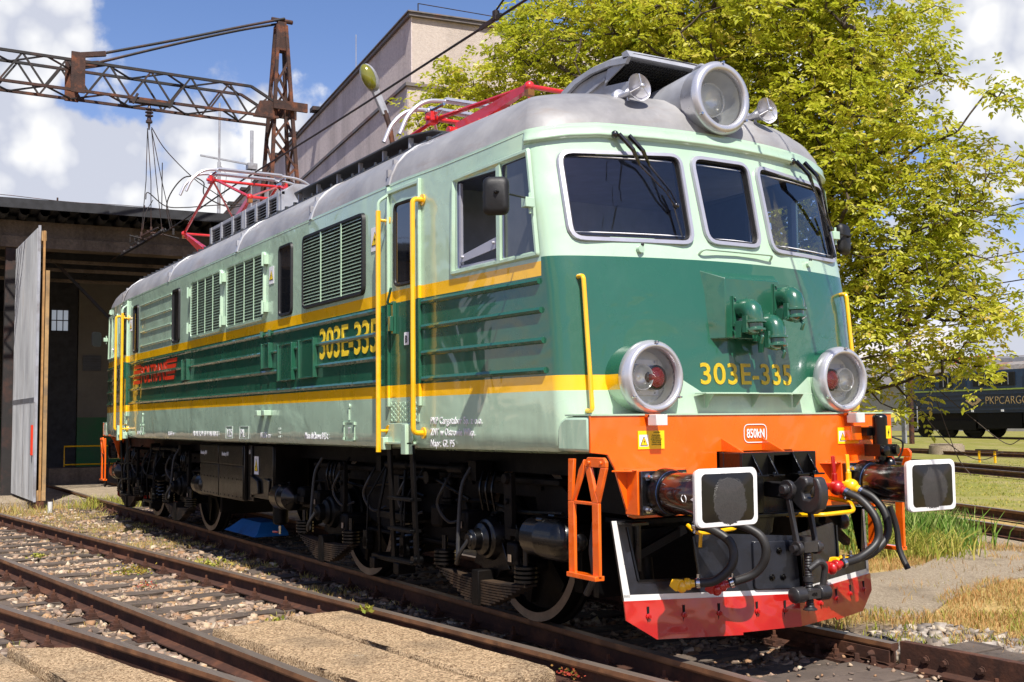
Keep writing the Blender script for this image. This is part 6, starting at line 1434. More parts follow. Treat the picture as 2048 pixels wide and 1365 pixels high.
leafy('ground_plant','yellow-green weed beside the sleepers, far left of the middle track',-2.1,-3.1,.05,50,G_GRN,-.15,.05)
leafy('ground_plant','bright weed patch where the shadow of the locomotive begins',-.1,-1.55,.12,120,G_GRN,-.17,.05)
# ------------------------------------------------------------------ big rendered building behind
def stucco(name, a, c2, stain, scale=1.0, dark=.55):
    m = Mt(name); n = m.noise(.35,8,.6); v = m.noise(14,6,.7)
    c = m.mix(m.ramp(v,.3,.7), lin(a), lin(c2)); st = m.noise(1.1,8,.65, stretch=(1,1,.12))
    c = m.mix(m.math('MULTIPLY', m.ramp(st,.45,.72), dark), c, lin(stain))
    vv = m.new('ShaderNodeTexVoronoi'); vv.inputs['Scale'].default_value = 75; m.link(m.coord(), vv.inputs['Vector'])
    b = m.bump(vv.outputs['Distance'],.5,.012); b = m.bump(m.noise(38,6,.8),.8,.02,b)
    return m.set(color=c, rough=.95, normal=b, spec=.2)
M_STU_SHADE = stucco('roughcast_shaded_side','#bdaeaa','#ddd0c9','#766c69',dark=.5)  # roughcast copy for the shaded long wall, its tone put into the colour
M_STU_SUN = stucco('roughcast_sunlit_end','#b3a69b','#c8bcb1','#8d8379',dark=.35)  # same roughcast for the sunlit end wall, sun-side tone put into the colour
M_FLASH = simple('roof_flashing','#6b6460',.6,var=.2,dirt='#7a4426',dirts=1.5)
M_RSTL = simple('rusty_steel','#3b241b',.8,var=.35,bump=.4,dirt='#7d4626',dirts=3.2)
M_DSTL = simple('dark_weathered_steel','#1f1b1a',.7,var=.2,dirt='#4f2c1c',dirts=1.5)
ang = math.radians(172.2); BL = empty('workshop_building',(-10.12,5.86,-.2),'tall grey roughcast workshop building with a sunlit end wall, rising behind the locomotive','building',rz=ang)
# local: x along the long shaded wall, y towards the left of it (outside); the body lies at y<0
def bpart(name, boxes, mat, **k):
    b = MB()
    for q in boxes: b.box(*q)
    return b.build(name, mat, BL, smooth=0, **k)
bpart('upper_wall',[(.14,58,-7.4,-.14,9.5,11.22)],M_STU_SUN)
b = MB(); b.box(.13,58,-.16,-.135,9.5,11.22); b.build('upper_side_render',M_STU_SHADE,BL,smooth=0)  # thin skin that carries the shaded-wall colour copy
bpart('lower_wall',[(.0,58,-7.6,0,0,9.5)],M_STU_SUN)
b = MB(); b.box(-.0,58,-.02,.006,0,9.5); b.build('lower_side_render',M_STU_SHADE,BL,smooth=0)
bpart('wall_ledge',[(-.06,58,-7.66,.06,9.5,9.58)],M_FLASH)
bpart('roof_flashing',[(.04,58,-7.5,-.06,11.22,11.30),(.0,58,-7.54,-.02,11.30,11.33)],M_FLASH)
b = MB(); b.tube([(.1,-.3,11.55),(.1,-3,11.48),(.1,-6,11.53),(.1,-7.3,11.45)],.012,5)
for y in (-.3,-3,-6,-7.3): b.cyl((.1,y,11.33),(.1,y,11.55),.015,seg=6)
b.build('lightning_wire',M_DSTL,BL)
b = MB(); b.cyl((5.6,-.3,11.3),(5.6,-.3,12.6),.012,seg=6); b.build('roof_rod',M_GREY,BL)
b = MB()
for k in range(14): b.box(9+k*3.2,9.4+k*3.2,-.1,.14,11.3,11.42)
b.build('parapet_clips',M_DSTL,BL,smooth=0)

# ------------------------------------------------------------------ engine shed
sa = math.radians(86.4); SH = empty('engine_shed',(-14.35,-2.0,-.2),'low dark engine shed with open bays and a concrete lintel carrying the faded number 10','building',rz=sa)
M_SHC = stucco('shed_concrete','#5c534a','#7b6e62','#2a2521',dark=.75)
M_FELT_SHADE = simple('felt_and_shade_dark','#26272b',.8,var=.3)  # roofing felt; its dark colour also stands for shade inside the shed
def wallpaint():
    m = Mt('shed_inner_wall'); sp = m.new('ShaderNodeSeparateXYZ'); m.link(m.coord(), sp.inputs[0])
    c = m.mix(m.math('LESS_THAN', sp.outputs[2], 1.9), lin('#656158'), lin('#215e35')); c = m.mix(m.math('MULTIPLY', m.ramp(m.noise(1.2,7,.7),.4,.7),.6), c, lin('#4a4640'))
    return m.set(color=c, rough=.8)
M_SHW = wallpaint()
# local x = along the front (towards the right in the photo), local y = into the shed (rotated +90)
def sp_(name, boxes, mat, smooth=0, bevel=0, **k):
    b = MB()
    for q in boxes: b.box(*q)
    return b.build(name, mat, SH, smooth=smooth, bevel=bevel, **k)
sp_('front_lintel',[(-16,8.2,0,.5,5.78,6.35)],M_SHC); sp_('lintel_beam',[(-16,8.2,-.12,.35,5.72,5.98)],M_SHC,bevel=.01)
sp_('roof',[(-16.4,8.6,-.75,22,6.52,6.70)],M_FELT_SHADE)
b = MB()
for k in range(60): b.lathe((-16.2+k*.42,-.7,6.47),(0,1,0),[(0,.11),(1.2,.11)],10,False)
b.build('corrugated_soffit',M_FELT_SHADE,SH,smooth=50)
sp_('eaves_board',[(-16.4,8.6,-.78,-.75,6.50,6.72)],M_FELT_SHADE)
sp_('back_wall',[(-16.2,8.4,21.6,21.9,0,6.5)],M_SHW); sp_('side_wall',[(8.1,8.4,0,21.6,0,6.5)],M_SHW); sp_('side_wall',[(-16.3,-16,0,21.6,0,6.5)],M_SHW)
sp_('shed_floor',[(-16,8.2,-.6,21.6,-.02,.06)],M_CONC2)
for x in (-10.3,-5.15,0,5.15): sp_('gate_post',[(x-.16,x+.16,-.05,.3,0,5.8)],M_DSTL,bevel=.01)
for x in (-10.3,-5.15,5.15):
    for y in (7,13.5): sp_('inner_column',[(x-.25,x+.25,y-.25,y+.25,0,6.4)],M_SHW)
for y in (3.5,7,10.5,14,17.5): sp_('roof_beam',[(-16,8.1,y-.15,y+.15,5.9,6.4)],M_FELT_SHADE)
for p,q in (((.9,1.2,5.7),(2.9,1.2,3.6)),((1.0,1.6,5.9),(-1.2,1.6,5.1)),((3.0,2.2,4.6),(6.0,2.2,5.6))):
    b = MB(); b.beam(p,q,.07,.07); b.build('brace',M_DSTL,SH)
for z,y in ((5.55,.9),(5.4,1.3),(5.25,2.2)):
    b = MB(); b.box(-3.5,5,y,y+.12,z,z+.07); b.build('cable_tray',M_SHC,SH)
sp_('partition_wall',[(1.25,2.16,7.1,7.3,0,4.40),(1.25,1.44,7.1,7.3,4.4,6.4),(1.93,2.16,7.1,7.3,4.4,6.4),(1.44,1.93,7.1,7.3,5.04,6.4)],M_FELT_SHADE)  # unlit stretch of wall, shade put in through the dark felt colour
sp_('partition_wall',[(2.18,3.6,7.0,7.3,0,6.4)],M_SHW)
mw = Mt('daylit_window'); mw.set(color=lin('#8a929c'), emit=lin('#aeb8c6'), emits=.35, rough=.3)
b = MB(); b.box(1.44,1.93,7.25,7.28,4.4,5.04); wn_ = b.build('back_window',mw.m,SH)
b = MB(); 
for x in (1.45,1.60,1.77,1.92): b.box(x-.012,x+.012,7.2,7.24,4.4,5.04)
for z in (4.41,4.72,5.03): b.box(1.44,1.93,7.2,7.24,z-.012,z+.012)
b.build('window_bars',M_DSTL,wn_)
b = MB(); b.box(2.3,2.8,6.93,7.0,3.25,3.7)
for k in range(6): b.box(2.32,2.78,6.90,6.93,3.28+k*.07,3.31+k*.07)
b.build('wall_louvre',M_DGREY,SH)
b = MB(); b.tube([(1.7,5.5,.1),(1.7,5.5,1.1),(3.6,5.5,1.1),(3.6,5.5,.1)],.025,6); b.tube([(1.7,5.5,.6),(3.6,5.5,.6)],.02,6); b.build('yellow_railing',M_YE,SH)
b = MB(); b.box(1.2,3.8,4.2,5.2,0,.55); b.build('inspection_platform',M_SHC,SH)
text('10','bay_number',(-14.35+.0,-2,0),(1,0,0),(0,0,1),.2,M_CONC2,SH) if False else None
t = text('10','bay_number',(2.45,-.012,6.0),(1,0,0),(0,0,1),.20,simple('faded_lettering','#8a8680',.9),SH,sx=1.1)
# open gate leaf, hinged on the post and swung towards the camera
def corr_mat():
    m = Mt('ribbed_sheet'); c = m.mix(m.ramp(m.noise(1.5,7,.65, stretch=(1,1,.3)),.4,.7), lin('#8f9194'), lin('#b9bbbd')); c = m.mix(m.math('MULTIPLY', m.ramp(m.noise(2.5,7,.7, stretch=(3,3,.25)),.55,.75),.6), c, lin('#7a6550'))
    return m.set(color=c, rough=.5, metal=.3)
M_COR = corr_mat(); M_WOOD = simple('weathered_wood','#a8875a',.8,var=.25,vs=2,dirt='#6a5c4c'); M_WOOD2 = simple('orange_wood','#a47b48',.7,var=.2)
GT = MB(); xa,xb = -14.15,-10.95; yl = -1.93; n = 44
for k in range(n):
    x0 = xa+(xb-xa)*k/n; w = (xb-xa)/n; GT.prism([(x0,yl,.0),(x0+w*.5,yl,0),(x0+w*.6,yl-.045,0),(x0+w*.9,yl-.045,0),(x0+w,yl,0),(x0+w,yl+.02,0),(x0,yl+.02,0)],(0,0,5.45))
gate = GT.build('gate_leaf',M_COR,None,smooth=0); gate['label'] = 'ribbed grey sheet metal gate leaf standing open'
def inshed(o):
    o.parent = SH; bpy.context.view_layer.update(); o.matrix_parent_inverse = SH.matrix_world.inverted()
inshed(gate)
def gsub(b, name, mat, **k):
    o = b.build(name, mat, gate, **k); return o
b = MB(); b.box(xb,xb+.05,yl-.03,yl+.02,-.02,5.5); b.box(xa,xb,yl-.045,yl-.03,1.95,2.05); b.box(xb-1.5,xb-1.45,yl-.045,yl-.03,.05,1.95); b.box(xb-.5,xb-.45,yl-.045,yl-.03,.05,1.95); gsub(b,'leaf_edge_steel',M_GREY)
b = MB(); b.box(xb-.02,xb+.04,yl+.07,yl+.11,0,5.4); gsub(b,'leaf_stile',M_WOOD2)
b = MB(); b.box(xa,xb+.03,yl+.13,yl+.20,0,4.6); b.box(xa,xb,yl+.02,yl+.13,.0,.2); b.box(xa,xb,yl+.02,yl+.13,5.2,5.4); gsub(b,'leaf_boards',M_WOOD)
b = MB(); b.box(xb-.3,xb+.02,yl-.01,yl+.17,-.22,-.0); b.box(xb-.25,xb-.05,yl+.02,yl+.1,-.25,-.1); gsub(b,'leaf_foot',M_RUST)
b = MB(); b.box(xb-.12,xb-.06,yl-.08,yl-.04,.9,1.5); gsub(b,'leaf_bolt',M_LRED)
tag((lambda b: (b.cyl((-10.2,-1.75,-.2),(-10.2,-1.75,.02),.045,seg=12), b.build('marker_stake',M_WHT))[1])(MB()),'short red and white stake in the gravel at the foot of the open gate leaf','stake')
# antennas on the shed roof
b = MB(); b.cyl((-14.3,2.67,6.4),(-14.3,2.67,9.5),.028,seg=8); b.cyl((-14.3,2.67,6.4),(-14.3,2.67,8.0),.045,seg=8); b.tube([(-14.3,2.72,7.9),(-14.3,2.86,7.7),(-14.3,2.80,7.2),(-14.3,2.7,7.1)],.01,5)
tag(b.build('antenna_mast',M_GREY),'tall thin grey antenna mast on the shed roof, left of the lattice tower','antenna')
b = MB(); b.cyl((-14.3,3.5,6.4),(-14.3,3.5,8.0),.02,seg=8); b.cyl((-14.3,3.5,8.0),(-14.3,3.5,8.9),.045,seg=10); b.beam((-14.3,2.2,8.12),(-14.3,3.5,8.02),.04,.04); b.box(-14.4,-14.2,3.38,3.62,7.9,8.05)
tag(b.build('antenna_mast',M_GREY),'short stub antenna with a dark crossbar, just left of the lattice tower','antenna')
b = MB(); b.cyl((-14.6,1.35,6.4),(-14.6,1.35,7.9),.012,seg=6); tag(b.build('lightning_rod',M_DSTL),'thin lightning rod on the shed roof behind the hanging wires','rod')
b = MB(); b.tube([(-14.9,y,6.80+.02*math.sin(y*2)) for y in np.arange(-16,6,.5)],.008,5)
for y in np.arange(-15,6,2.0): b.cyl((-14.9,y,6.4),(-14.9,y,6.86),.02,seg=6)
tag(b.build('lightning_wire',M_RSTL),'lightning conductor wire on little posts along the shed eaves','wire')

# ------------------------------------------------------------------ lattice tower with boom
TW = empty('lattice_portal',(-11.1,3.1,-.2),'rusty lattice tower with a long truss boom and stay rods reaching over the shed yard','catenary mast')
def tp(name, b, mat=None, **k):
    o = b.build(name, mat or M_RSTL, None, **k); o.parent = TW; o.matrix_parent_inverse = Matrix.Translation((11.1,-3.1,.2)); return o
def twx(z): return .70
cx_, cy_ = -11.1, 3.13
legs = []
for ex in (-1,1):
    for ey in (-1,1):
        b = MB(); b.beam((cx_+ex*.70,cy_+ey*.70,-.2),(cx_+ex*.09,cy_+ey*.09,10.55),.075,.075,(1,0,0)); tp('tower_leg',b)
def tpnt(ex,ey,z):
    f = (z+.2)/10.75; return Vector((cx_+ex*(.70*(1-f)+.09*f), cy_+ey*(.70*(1-f)+.09*f), z))
zz = [-.2+.62*k for k in range(17)]
for (a0,a1) in (((1,-1),(1,1)),((1,1),(-1,1)),((-1,1),(-1,-1)),((-1,-1),(1,-1))):
    b = MB()
    for k in range(16):
        p = tpnt(*(a0 if k%2 else a1),zz[k]); q = tpnt(*(a1 if k%2 else a0),zz[k+1]); b.beam(p,q,.05,.03,(1,0,0))
    tp('tower_bracing',b)
b = MB(); b.box(cx_-.12,cx_+.12,cy_-.1,cy_+.1,9.95,10.62); b.lathe((cx_,cy_-.22,10.68),(0,1,0),[(0,.05),(.5,.05)],10); tp('tower_head',b,bevel=.01)
for q_ in (.30,-.42):
    b = MB(); b.box(cx_+q_,cx_+q_+.06,cy_-.28,cy_+.52,8.52,8.72); tp('tower_crosshead',b)
# boom: four chords, x front/back, z lower/upper
XF, XB, ZL, ZU = cx_+.30, cx_-.42, 8.33, 8.95
ya, yb = 2.80, -12.0
for x in (XF,XB):
    b = MB(); b.beam((x,2.98,ZL),(x,yb,ZL),.055,.055); tp('boom_chord',b)
    b = MB(); b.beam((x,2.35,ZU),(x,yb,ZU),.055,.055); b.beam((x,2.35,ZU),(x,2.92,8.66),.055,.055); tp('boom_chord',b,M_DSTL)
    b = MB(); y = ya-.1; k = 0
    while y > yb:
        p0,p1 = (ZL,ZU) if k%2 else (ZU,ZL)
        if y > 2.35: p0 = min(p0,8.72)
        b.beam((x,y,p0),(x,y-.42,p1),.038,.03,(1,0,0)); y -= .42; k += 1
    tp('boom_lacing',b,M_DSTL)
for z in (ZL,ZU):
    b = MB(); y = 2.3; k = 0
    while y > yb:
        b.beam((XF if k%2 else XB,y,z),(XB if k%2 else XF,y-.6,z),.035,.03); y -= .6; k += 1
    tp('boom_cross_lacing',b,M_DSTL)
b = MB(); b.prism([(XF+.02,2.85,8.7),(XF+.02,2.55,8.66),(XF+.02,2.4,8.28),(XF+.02,2.9,8.28)],(-.04,0,0)); tp('boom_gusset',b)
b = MB(); b.box(XF+.0,XF+.05,-1.42,-1.15,8.28,9.12); b.box(XB-.02,XB+.03,-1.42,-1.15,8.28,9.12); b.box(XB,XF,-1.35,-1.2,8.98,9.10); tp('stay_bracket',b)
for x in (XF,XB):
    b = MB(); b.beam((x,-1.3,9.06),(x,-.75,9.18),.09,.10); tp('stay_clevis',b)
for x,zt in ((XF,10.72),(XB,10.66)):
    b = MB(); b.tube(spline([(x,-.8,9.18),(x*.5+cx_*.5,.8,9.80),(cx_+(x-cx_)*.4,2.2,10.34),(cx_+(x-cx_)*.2,3.2,zt)],6),.03,8); tp('stay_rod',b,M_DSTL)
b = MB(); b.box(XF-.1,XF+.06,-.25,.62,8.24,8.30); b.beam((XF+.05,-.2,8.2),(XF+.05,-.1,8.42),.05,.05); b.beam((XF+.05,.55,8.2),(XF+.05,.65,8.42),.05,.05); tp('hanger_bar',b,M_DSTL)
# insulator string with hanging wires
b = MB(); ix, iy = XF, .15
pr = [(0,.02),(.05,.03)]
for k in range(3): pr += [(.08+k*.07,.04),(.10+k*.07,.085),(.12+k*.07,.085),(.14+k*.07,.04)]
pr += [(.34,.05),(.36,.07),(.40,.07),(.42,.03),(.55,.015)]
b.lathe((ix,iy,8.24),(0,0,-1),pr,16); ins = tag(b.build('insulator_string',simple('brown_ceramic','#3a2a22',.3,coat=.6)),'dark ribbed insulator string hanging from the middle of the truss boom','insulator')
b = MB(); tops = [(ix,.10,7.75),(ix,.20,7.75)]
for (y,z,t) in ((.02,5.42,0),(.22,5.55,0),(.45,5.55,1),(.68,5.55,1)):
    b.tube([(ix,.12+.08*t,7.72),(ix+.02,(.12+y)/2+.03,6.6),(ix,y,z)],.009,5); b.box(ix-.02,ix+.02,y-.02,y+.02,z-.06,z+.08)
b.tube(spline([(ix,.2,7.75),(ix,.5,7.3),(ix,1.1,6.75),(ix,1.6,6.45),(ix-.2,2.0,6.25)],6),.011,5)
b.tube(spline([(ix,.1,6.2),(ix,.15,6.35),(ix,.5,6.1),(ix,.9,6.1),(ix,1.5,6.2),(ix,2.2,6.3)],6),.012,5)
b.tube(spline([(ix,.62,5.6),(ix,.55,6.2),(ix,.9,6.75),(ix,1.3,6.7),(ix,1.35,6.4),(ix,1.9,6.2),(ix,2.5,6.4)],8),.014,6)
b.tube(spline([(ix,.05,5.55),(ix,.1,5.9),(ix,.25,6.2)],4),.009,5)
for y,z in ((-.1,5.38),(.25,5.5),(.6,5.45)): b.tube([(ix,y-.12,z+.03),(ix,y+.2,z-.03)],.018,6)
tag(b.build('wire_droppers',M_DSTL),'bundle of thin dropper wires hanging from the insulator down to the contact wire','wires')
# overhead contact wire
b = MB(); cw = [(-34,.18,5.42),(-22,.20,5.42),(-10.8,.25,5.45),(-9.5,.25,5.36),(-5,.10,5.34),(0,.05,5.33),(4,.0,5.34),(12,-.05,5.37),(30,-.1,5.4)]
b.tube(spline(cw,6),.013,6)
cwo = tag(b.build('contact_wire',M_DSTL),'thin black overhead contact wire running above the locomotive into the shed','wire')
b = MB(); b.beam((3.65,.0,5.34),(4.05,.0,5.35),.025,.04); b.box(3.93,3.98,-.025,.025,5.33,5.42); b.build('wire_clamp',M_DSTL,cwo)
b = MB(); b.tube(spline([(3.95,0,5.42),(4.6,.05,5.75),(5.4,.1,6.1),(8,.1,6.6),(20,.1,6.8)],6),.010,5); tag(b.build('messenger_wire',M_DSTL),'second wire rising from the clamp at the top of the picture','wire')
b = MB(); b.beam((-11.0,-.05,5.38),(-10.2,.22,5.52),.03,.03); b.beam((-11.3,-.1,5.30),(-10.3,.3,5.42),.02,.02); b.tube([(-12.6,.0,5.25),(-9.8,.25,5.40)],.03,6)
for k in range(6): b.ball((-12.4+k*.5,.02+k*.04,5.30+k*.02),.04,8,6)
tag(b.build('section_insulator',M_DSTL),'dark section insulator with fittings on the contact wire in front of the shed','insulator')
# street lamp against the building
ST = empty('yard_lamp',(-6.8,3.92,-.2),'yard lamp with an oval glass head on a thin rusty pole before the grey building','street lamp')
def stp(name,b,mat,**k):
    o = b.build(name,mat,None,**k); o.parent = ST; o.matrix_parent_inverse = Matrix.Translation((6.8,-3.92,.2)); return o
b = MB(); b.tube([(-6.8,3.92,-.2),(-6.8,3.92,7.0),(-6.82,3.86,7.35),(-6.86,3.78,7.62)],.055,8); stp('lamp_pole',b,M_RSTL)
d = (Vector((-6.97,3.45,8.45))-Vector((-6.86,3.80,7.58))).normalized()
b = MB(); p = Vector((-6.86,3.80,7.55)); b.beam(p,p+d*.62,.15,.10,(1,0,0)); stp('lamp_arm_box',b,M_GREY,bevel=.015)
b = MB(); c = p+d*.78; 
def ell(b,c,d,a,r,w):
    b.lathe(c-d*a,d,[(a-a*math.cos(t),max(.001,r*math.sin(t))) for t in np.linspace(0.02,math.pi-.02,12)],20,False)
ell(b,c,d,.30,.16,1); h_ = stp('lamp_housing',b,M_GREY,smooth=60)
m = Mt('lamp_bowl'); m.set(color=lin('#7e7d22'), rough=.12, coat=1.0, trans=.2)
b = MB(); ell(b,c+Vector((.05,-.06,.0)),d,.27,.145,1); stp('lamp_bowl',b,m.m,smooth=60)

# ------------------------------------------------------------------ far blue locomotive on the right
ud = Vector((8.68,-1.10,0)).normalized(); BX = empty('electric_locomotive',(-33.73,51.41,.20),'dark blue electric locomotive standing far off at the right edge, half hidden by the tree','locomotive',rz=math.atan2(ud.y,ud.x))
M_NAVY = simple('navy_paint','#1a2738',.5,var=.15,dirt='#1a222c',dirts=1.2); M_NAVY2 = simple('blue_paint','#263a54',.45,dirt='#25435f'); M_LIME = simple('lime_stripe','#8fa043',.5)
M_ROOF2 = simple('rusty_grey_roof','#8b8580',.6,dirt='#8a5a3a',dirts=.9,var=.2)
def fx(name, boxes, mat, **k):
    b = MB()
    for q in boxes: b.box(*q)
    return b.build(name, mat, BX, **k)
fx('lower_body',[(-.4,16,0,2.9,1.45,2.72)],M_NAVY); fx('upper_body',[(-.3,16,0.02,2.88,2.80,3.85)],M_NAVY2); fx('waist_stripe',[(-.4,16,-.01,2.9,2.72,2.80)],M_LIME)
b = MB(); b.prism([(-.2,.02,3.85),(-.2,.12,4.10),(-.2,.55,4.28),(-.2,2.3,4.28),(-.2,2.8,4.1),(-.2,2.88,3.85)],(16.2,0,0)); b.build('roof',M_ROOF2,BX,smooth=0)
for x in (1.3,2.75,5.35,6.98,9.0):
    w = 1.35 if x>5 else 1.1; f = fx('side_window',[(x,x+w,-.03,.02,2.95,3.70)],M_RUB)
    o_ = MB(); o_.box(x+.06,x+w-.06,-.04,-.02,3.0,3.65); o_.build('window_glass',M_DARKIN,f)
    o_ = MB(); 
    for k in (1,2): o_.box(x+w*k/3-.015,x+w*k/3+.015,-.05,-.03,3.0,3.65)
    o_.build('window_bars',M_GREY,f)
for x in (4.2,): fx('body_hatch',[(x,x+.6,-.03,.0,2.95,3.7)],M_NAVY)
for z in (1.62,1.85,2.25,2.5): fx('body_rib',[(-.4,16,-.02,0,z,z+.02)],M_NAVY2)
M_GOLD = simple('gold_lettering','#a98f62',.5)
text('PKPCARGO','company_name',(6.20,-.03,1.93),(1,0,0),(0,0,1),.46,M_GOLD,BX,sx=.92,depth=.004,off=-.008)
b = MB(); 
b.prism([(4.75,-.03,2.16),(5.25,-.03,2.46),(5.45,-.03,2.46),(5.10,-.03,2.16),(5.45,-.03,1.86),(5.25,-.03,1.86)],(0,-.01,0)); b.prism([(5.15,-.03,2.3),(5.55,-.03,2.42),(5.95,-.03,2.16),(5.55,-.03,1.90),(5.15,-.03,2.02),(5.5,-.03,2.05),(5.62,-.03,2.16),(5.5,-.03,2.27)],(0,-.01,0)); b.build('company_emblem',M_GOLD,BX,smooth=0)
for x in (5.15,7.3): fx('white_plate',[(x,x+.18,-.03,0,1.5,1.62)],M_STW)
fx('under_equipment',[(5.5,8.6,.1,2.8,.55,1.42),(9.2,12,.1,2.8,.6,1.42),(-.2,16,.5,2.4,.9,1.45),(.2,5.3,.15,2.6,.45,1.0)],M_UND); fx('equipment_door',[(8.75,9.6,.0,.1,.85,1.4)],M_UND)
for x in (.9,2.9,4.9,11.5):
    for y in (.55,2.2):
        b = MB(); b.lathe((x,y,.62),(0,1,0),[(0,.62),(.13,.62)],32); b.build('wheel',M_UND,BX)
    b = MB(); b.cyl((x,.2,.62),(x,.5,.62),.2); b.box(x-.6,x+.6,.25,.4,.28,.42); b.build('axle_box',M_BRN,BX)
b = MB(); b.box(.3,.34,-.1,-.05,.5,1.9); b.box(.95,.99,-.1,-.05,.5,1.9)
for z in (.5,.85,1.2): b.box(.3,.99,-.1,-.05,z,z+.03)
b.build('cab_ladder',M_GREY,BX)
b = MB(); b.tube([(2.6,.8,4.35),(4.8,.8,4.6),(2.8,.8,4.65),(5.2,.8,4.75)],.035,6); b.tube([(2.6,2.0,4.35),(4.8,2.0,4.6),(2.8,2.0,4.65),(5.2,2.0,4.75)],.035,6); b.tube([(2.6,.6,4.78),(2.6,2.2,4.78)],.04,6); b.build('pantograph',M_PRED,BX)
fx('roof_equipment',[(6.8,9.6,.6,2.3,4.25,4.55),(9.9,10.3,.5,.9,4.2,4.6),(3.4,4.2,.9,1.9,4.25,4.4)],M_GREY,bevel=.03)
# pale factory hall and house behind it
b = MB(); b.box(-60,-6,72,84,0,4.2); hw = tag(b.build('warehouse',simple('grey_sheet_cladding','#9a9691',.7)),'long grey warehouse far behind the blue locomotive','building')
b = MB(); b.prism([(-60,71.5,4.2),(-60,78,6.4),(-60,84.5,4.2)],(54,0,0)); b.build('warehouse_roof',simple('roof_sheet','#6f6a66',.7),hw,smooth=0)
b = MB(); b.box(-22,-18,79,82,6,8.4); b.build('roof_housing',simple('roof_box','#a8a39c',.7),hw,smooth=0)
# yard tracks at the right
def ytrack(lab, p, d, L0, L1, zz=.0, n=20):
    p = Vector((*p,0)); d = Vector((*d,0)).normalized(); return track('railway_track',lab,(p+d*L0)[:2],(p+d*L1)[:2],False,None,.65,zz=zz,smax=n)
ytrack('track nearest to the weeds at the right, with rusty rails in the soil',(1.7,9.75),(.93,-.367),-40,8,.02,0)
ytrack('rusty track crossing the grass behind the right buffer',(-7.4,22.9),(.90,-.43),-60,25,.03,0)
ytrack('rusty track in the grass just in front of the concrete ring',(-16.1,34.4),(1,-.25),-60,40,.05,0)
ytrack('track under the dark blue locomotive',(-33.73,53.0),(8.68,-1.10),-40,60,.22,0)
b = MB(); b.lathe((-17.9,34.6,-.2),(0,0,1),[(0,.72),(.46,.70),(.46,.5),(.1,.48)],28,False); b.box(-18.4,-17.4,34.2,35.0,.26,.33); tag(b.build('concrete_ring',M_CONC2,smooth=40),'round concrete manhole ring standing in the grass at the right','manhole ring')
b = MB(); 
for dx in (0,.62): b.box(-12.5+dx,-12.44+dx,29.3,29.36,-.2,.26)
tag(b.build('yellow_frame',M_YE),'little yellow two-legged frame with a dark top bar in the grass','frame'); fo = bpy.data.objects['yellow_frame']
b = MB(); b.box(-12.6,-11.75,29.28,29.38,.26,.31); b.build('top_bar',M_DSTL,fo)
for (x,y,h,l) in ((-27.0,43.0,9,'grey catenary mast seen through the branches, left of the pair'),(-26.2,42.6,9,'thin brown catenary mast seen through the branches, right of the pair')):
    b = MB(); b.beam((x,y,-.1),(x,y,h),.22,.16); tag(b.build('catenary_mast',M_RSTL if 'brown' in l else M_GREY),l,'catenary mast','catenary masts')
# far overhead lines
b = MB()
for k,(z,zb) in enumerate(((8.6,9.6),(7.6,8.3),(7.2,7.8),(6.3,6.5),(11.2,13.5))):
    b.tube([(-70,50+k,z),(30,34+k,zb)],.03,5)
tag(b.build('overhead_lines',M_DSTL),'thin overhead lines crossing the sky at the right edge','wires')
b = MB(); b.tube([(-6.6,27.2,8.2),(-5.0,26.4,8.5),(-2.0,25,8.3)],.05,6); b.tube([(-5.0,26.4,8.5),(-5.6,26.6,7.7)],.04,6); tag(b.build('catenary_bracket',M_RSTL),'end of a rusty catenary bracket at the right edge of the picture','bracket')

# ------------------------------------------------------------------ walnut tree
LOB = [((1.24,5.65,6.56),2.15,1),((0.0,4.53,6.88),1.7,1),((-.75,3.34,6.45),1.04,1),((-1.23,2.69,6.07),.70,1.0),((-1.55,2.28,6.20),.42,1.2),((-1.25,2.0,5.80),.36,1.6),((-1.55,2.5,6.60),.36,1.2),((-1.3,3.2,7.20),.40,1.2),((-1.2,3.6,7.55),.4,1.2),((2.06,7.0,6.69),1.36,1),((2.12,6.37,4.93),1.74,1),((2.95,6.87,4.28),1.28,1),
((3.85,7.35,4.56),.65,1),((4.21,7.22,5.58),.38,1),((3.41,6.83,3.08),1.11,1),((3.11,6.47,2.11),.78,1),((4.11,7.03,2.89),.44,1),((3.92,6.81,2.2),.44,1),((1.43,5.9,8.5),2.3,.45),((-.22,4.07,7.55),.81,.8),((3.29,7.16,6.22),.40,1),((1.0,5.6,3.6),1.3,.8),((2.3,6.2,2.9),1.2,.8)]
def lobe_pts(c, r, dn):
    n = int(4.19*r**3*21*dn)+8; v = rs.normal(0,1,(n,3)); v /= np.linalg.norm(v,axis=1)[:,None]; rr = r*rs.uniform(0,1,n)**(.42)
    k = 1+.22*np.sin(v[:,0]*5+c[0]*3)*np.sin(v[:,1]*6+c[1]*2)*np.sin(v[:,2]*5+c[2]); return np.array(c)+v*(rr*k)[:,None]
CP = np.concatenate([lobe_pts(*l) for l in LOB]); CP = CP[(CP[:,1] > 1.75)|(CP[:,2] > 4.9)]
cl = vnoise(CP[:,0]+CP[:,2]*.7,CP[:,1]-CP[:,2]*.6,1.6,1); CP = CP[cl+rs.uniform(-.7,.7,len(CP)) > -.38]
TR = empty('walnut_tree',(1.35,6.35,-.2),'large walnut tree with bright yellow-green leaves behind and to the right of the locomotive','tree')
nodes = [np.array([1.35,6.35,-.2])]; parent = [-1]
for k in range(1,9): nodes.append(np.array([1.35+.03*math.sin(k),6.35+.03*math.cos(k*2),-.2+k*.25])); parent.append(len(nodes)-2)
top = len(nodes)-1
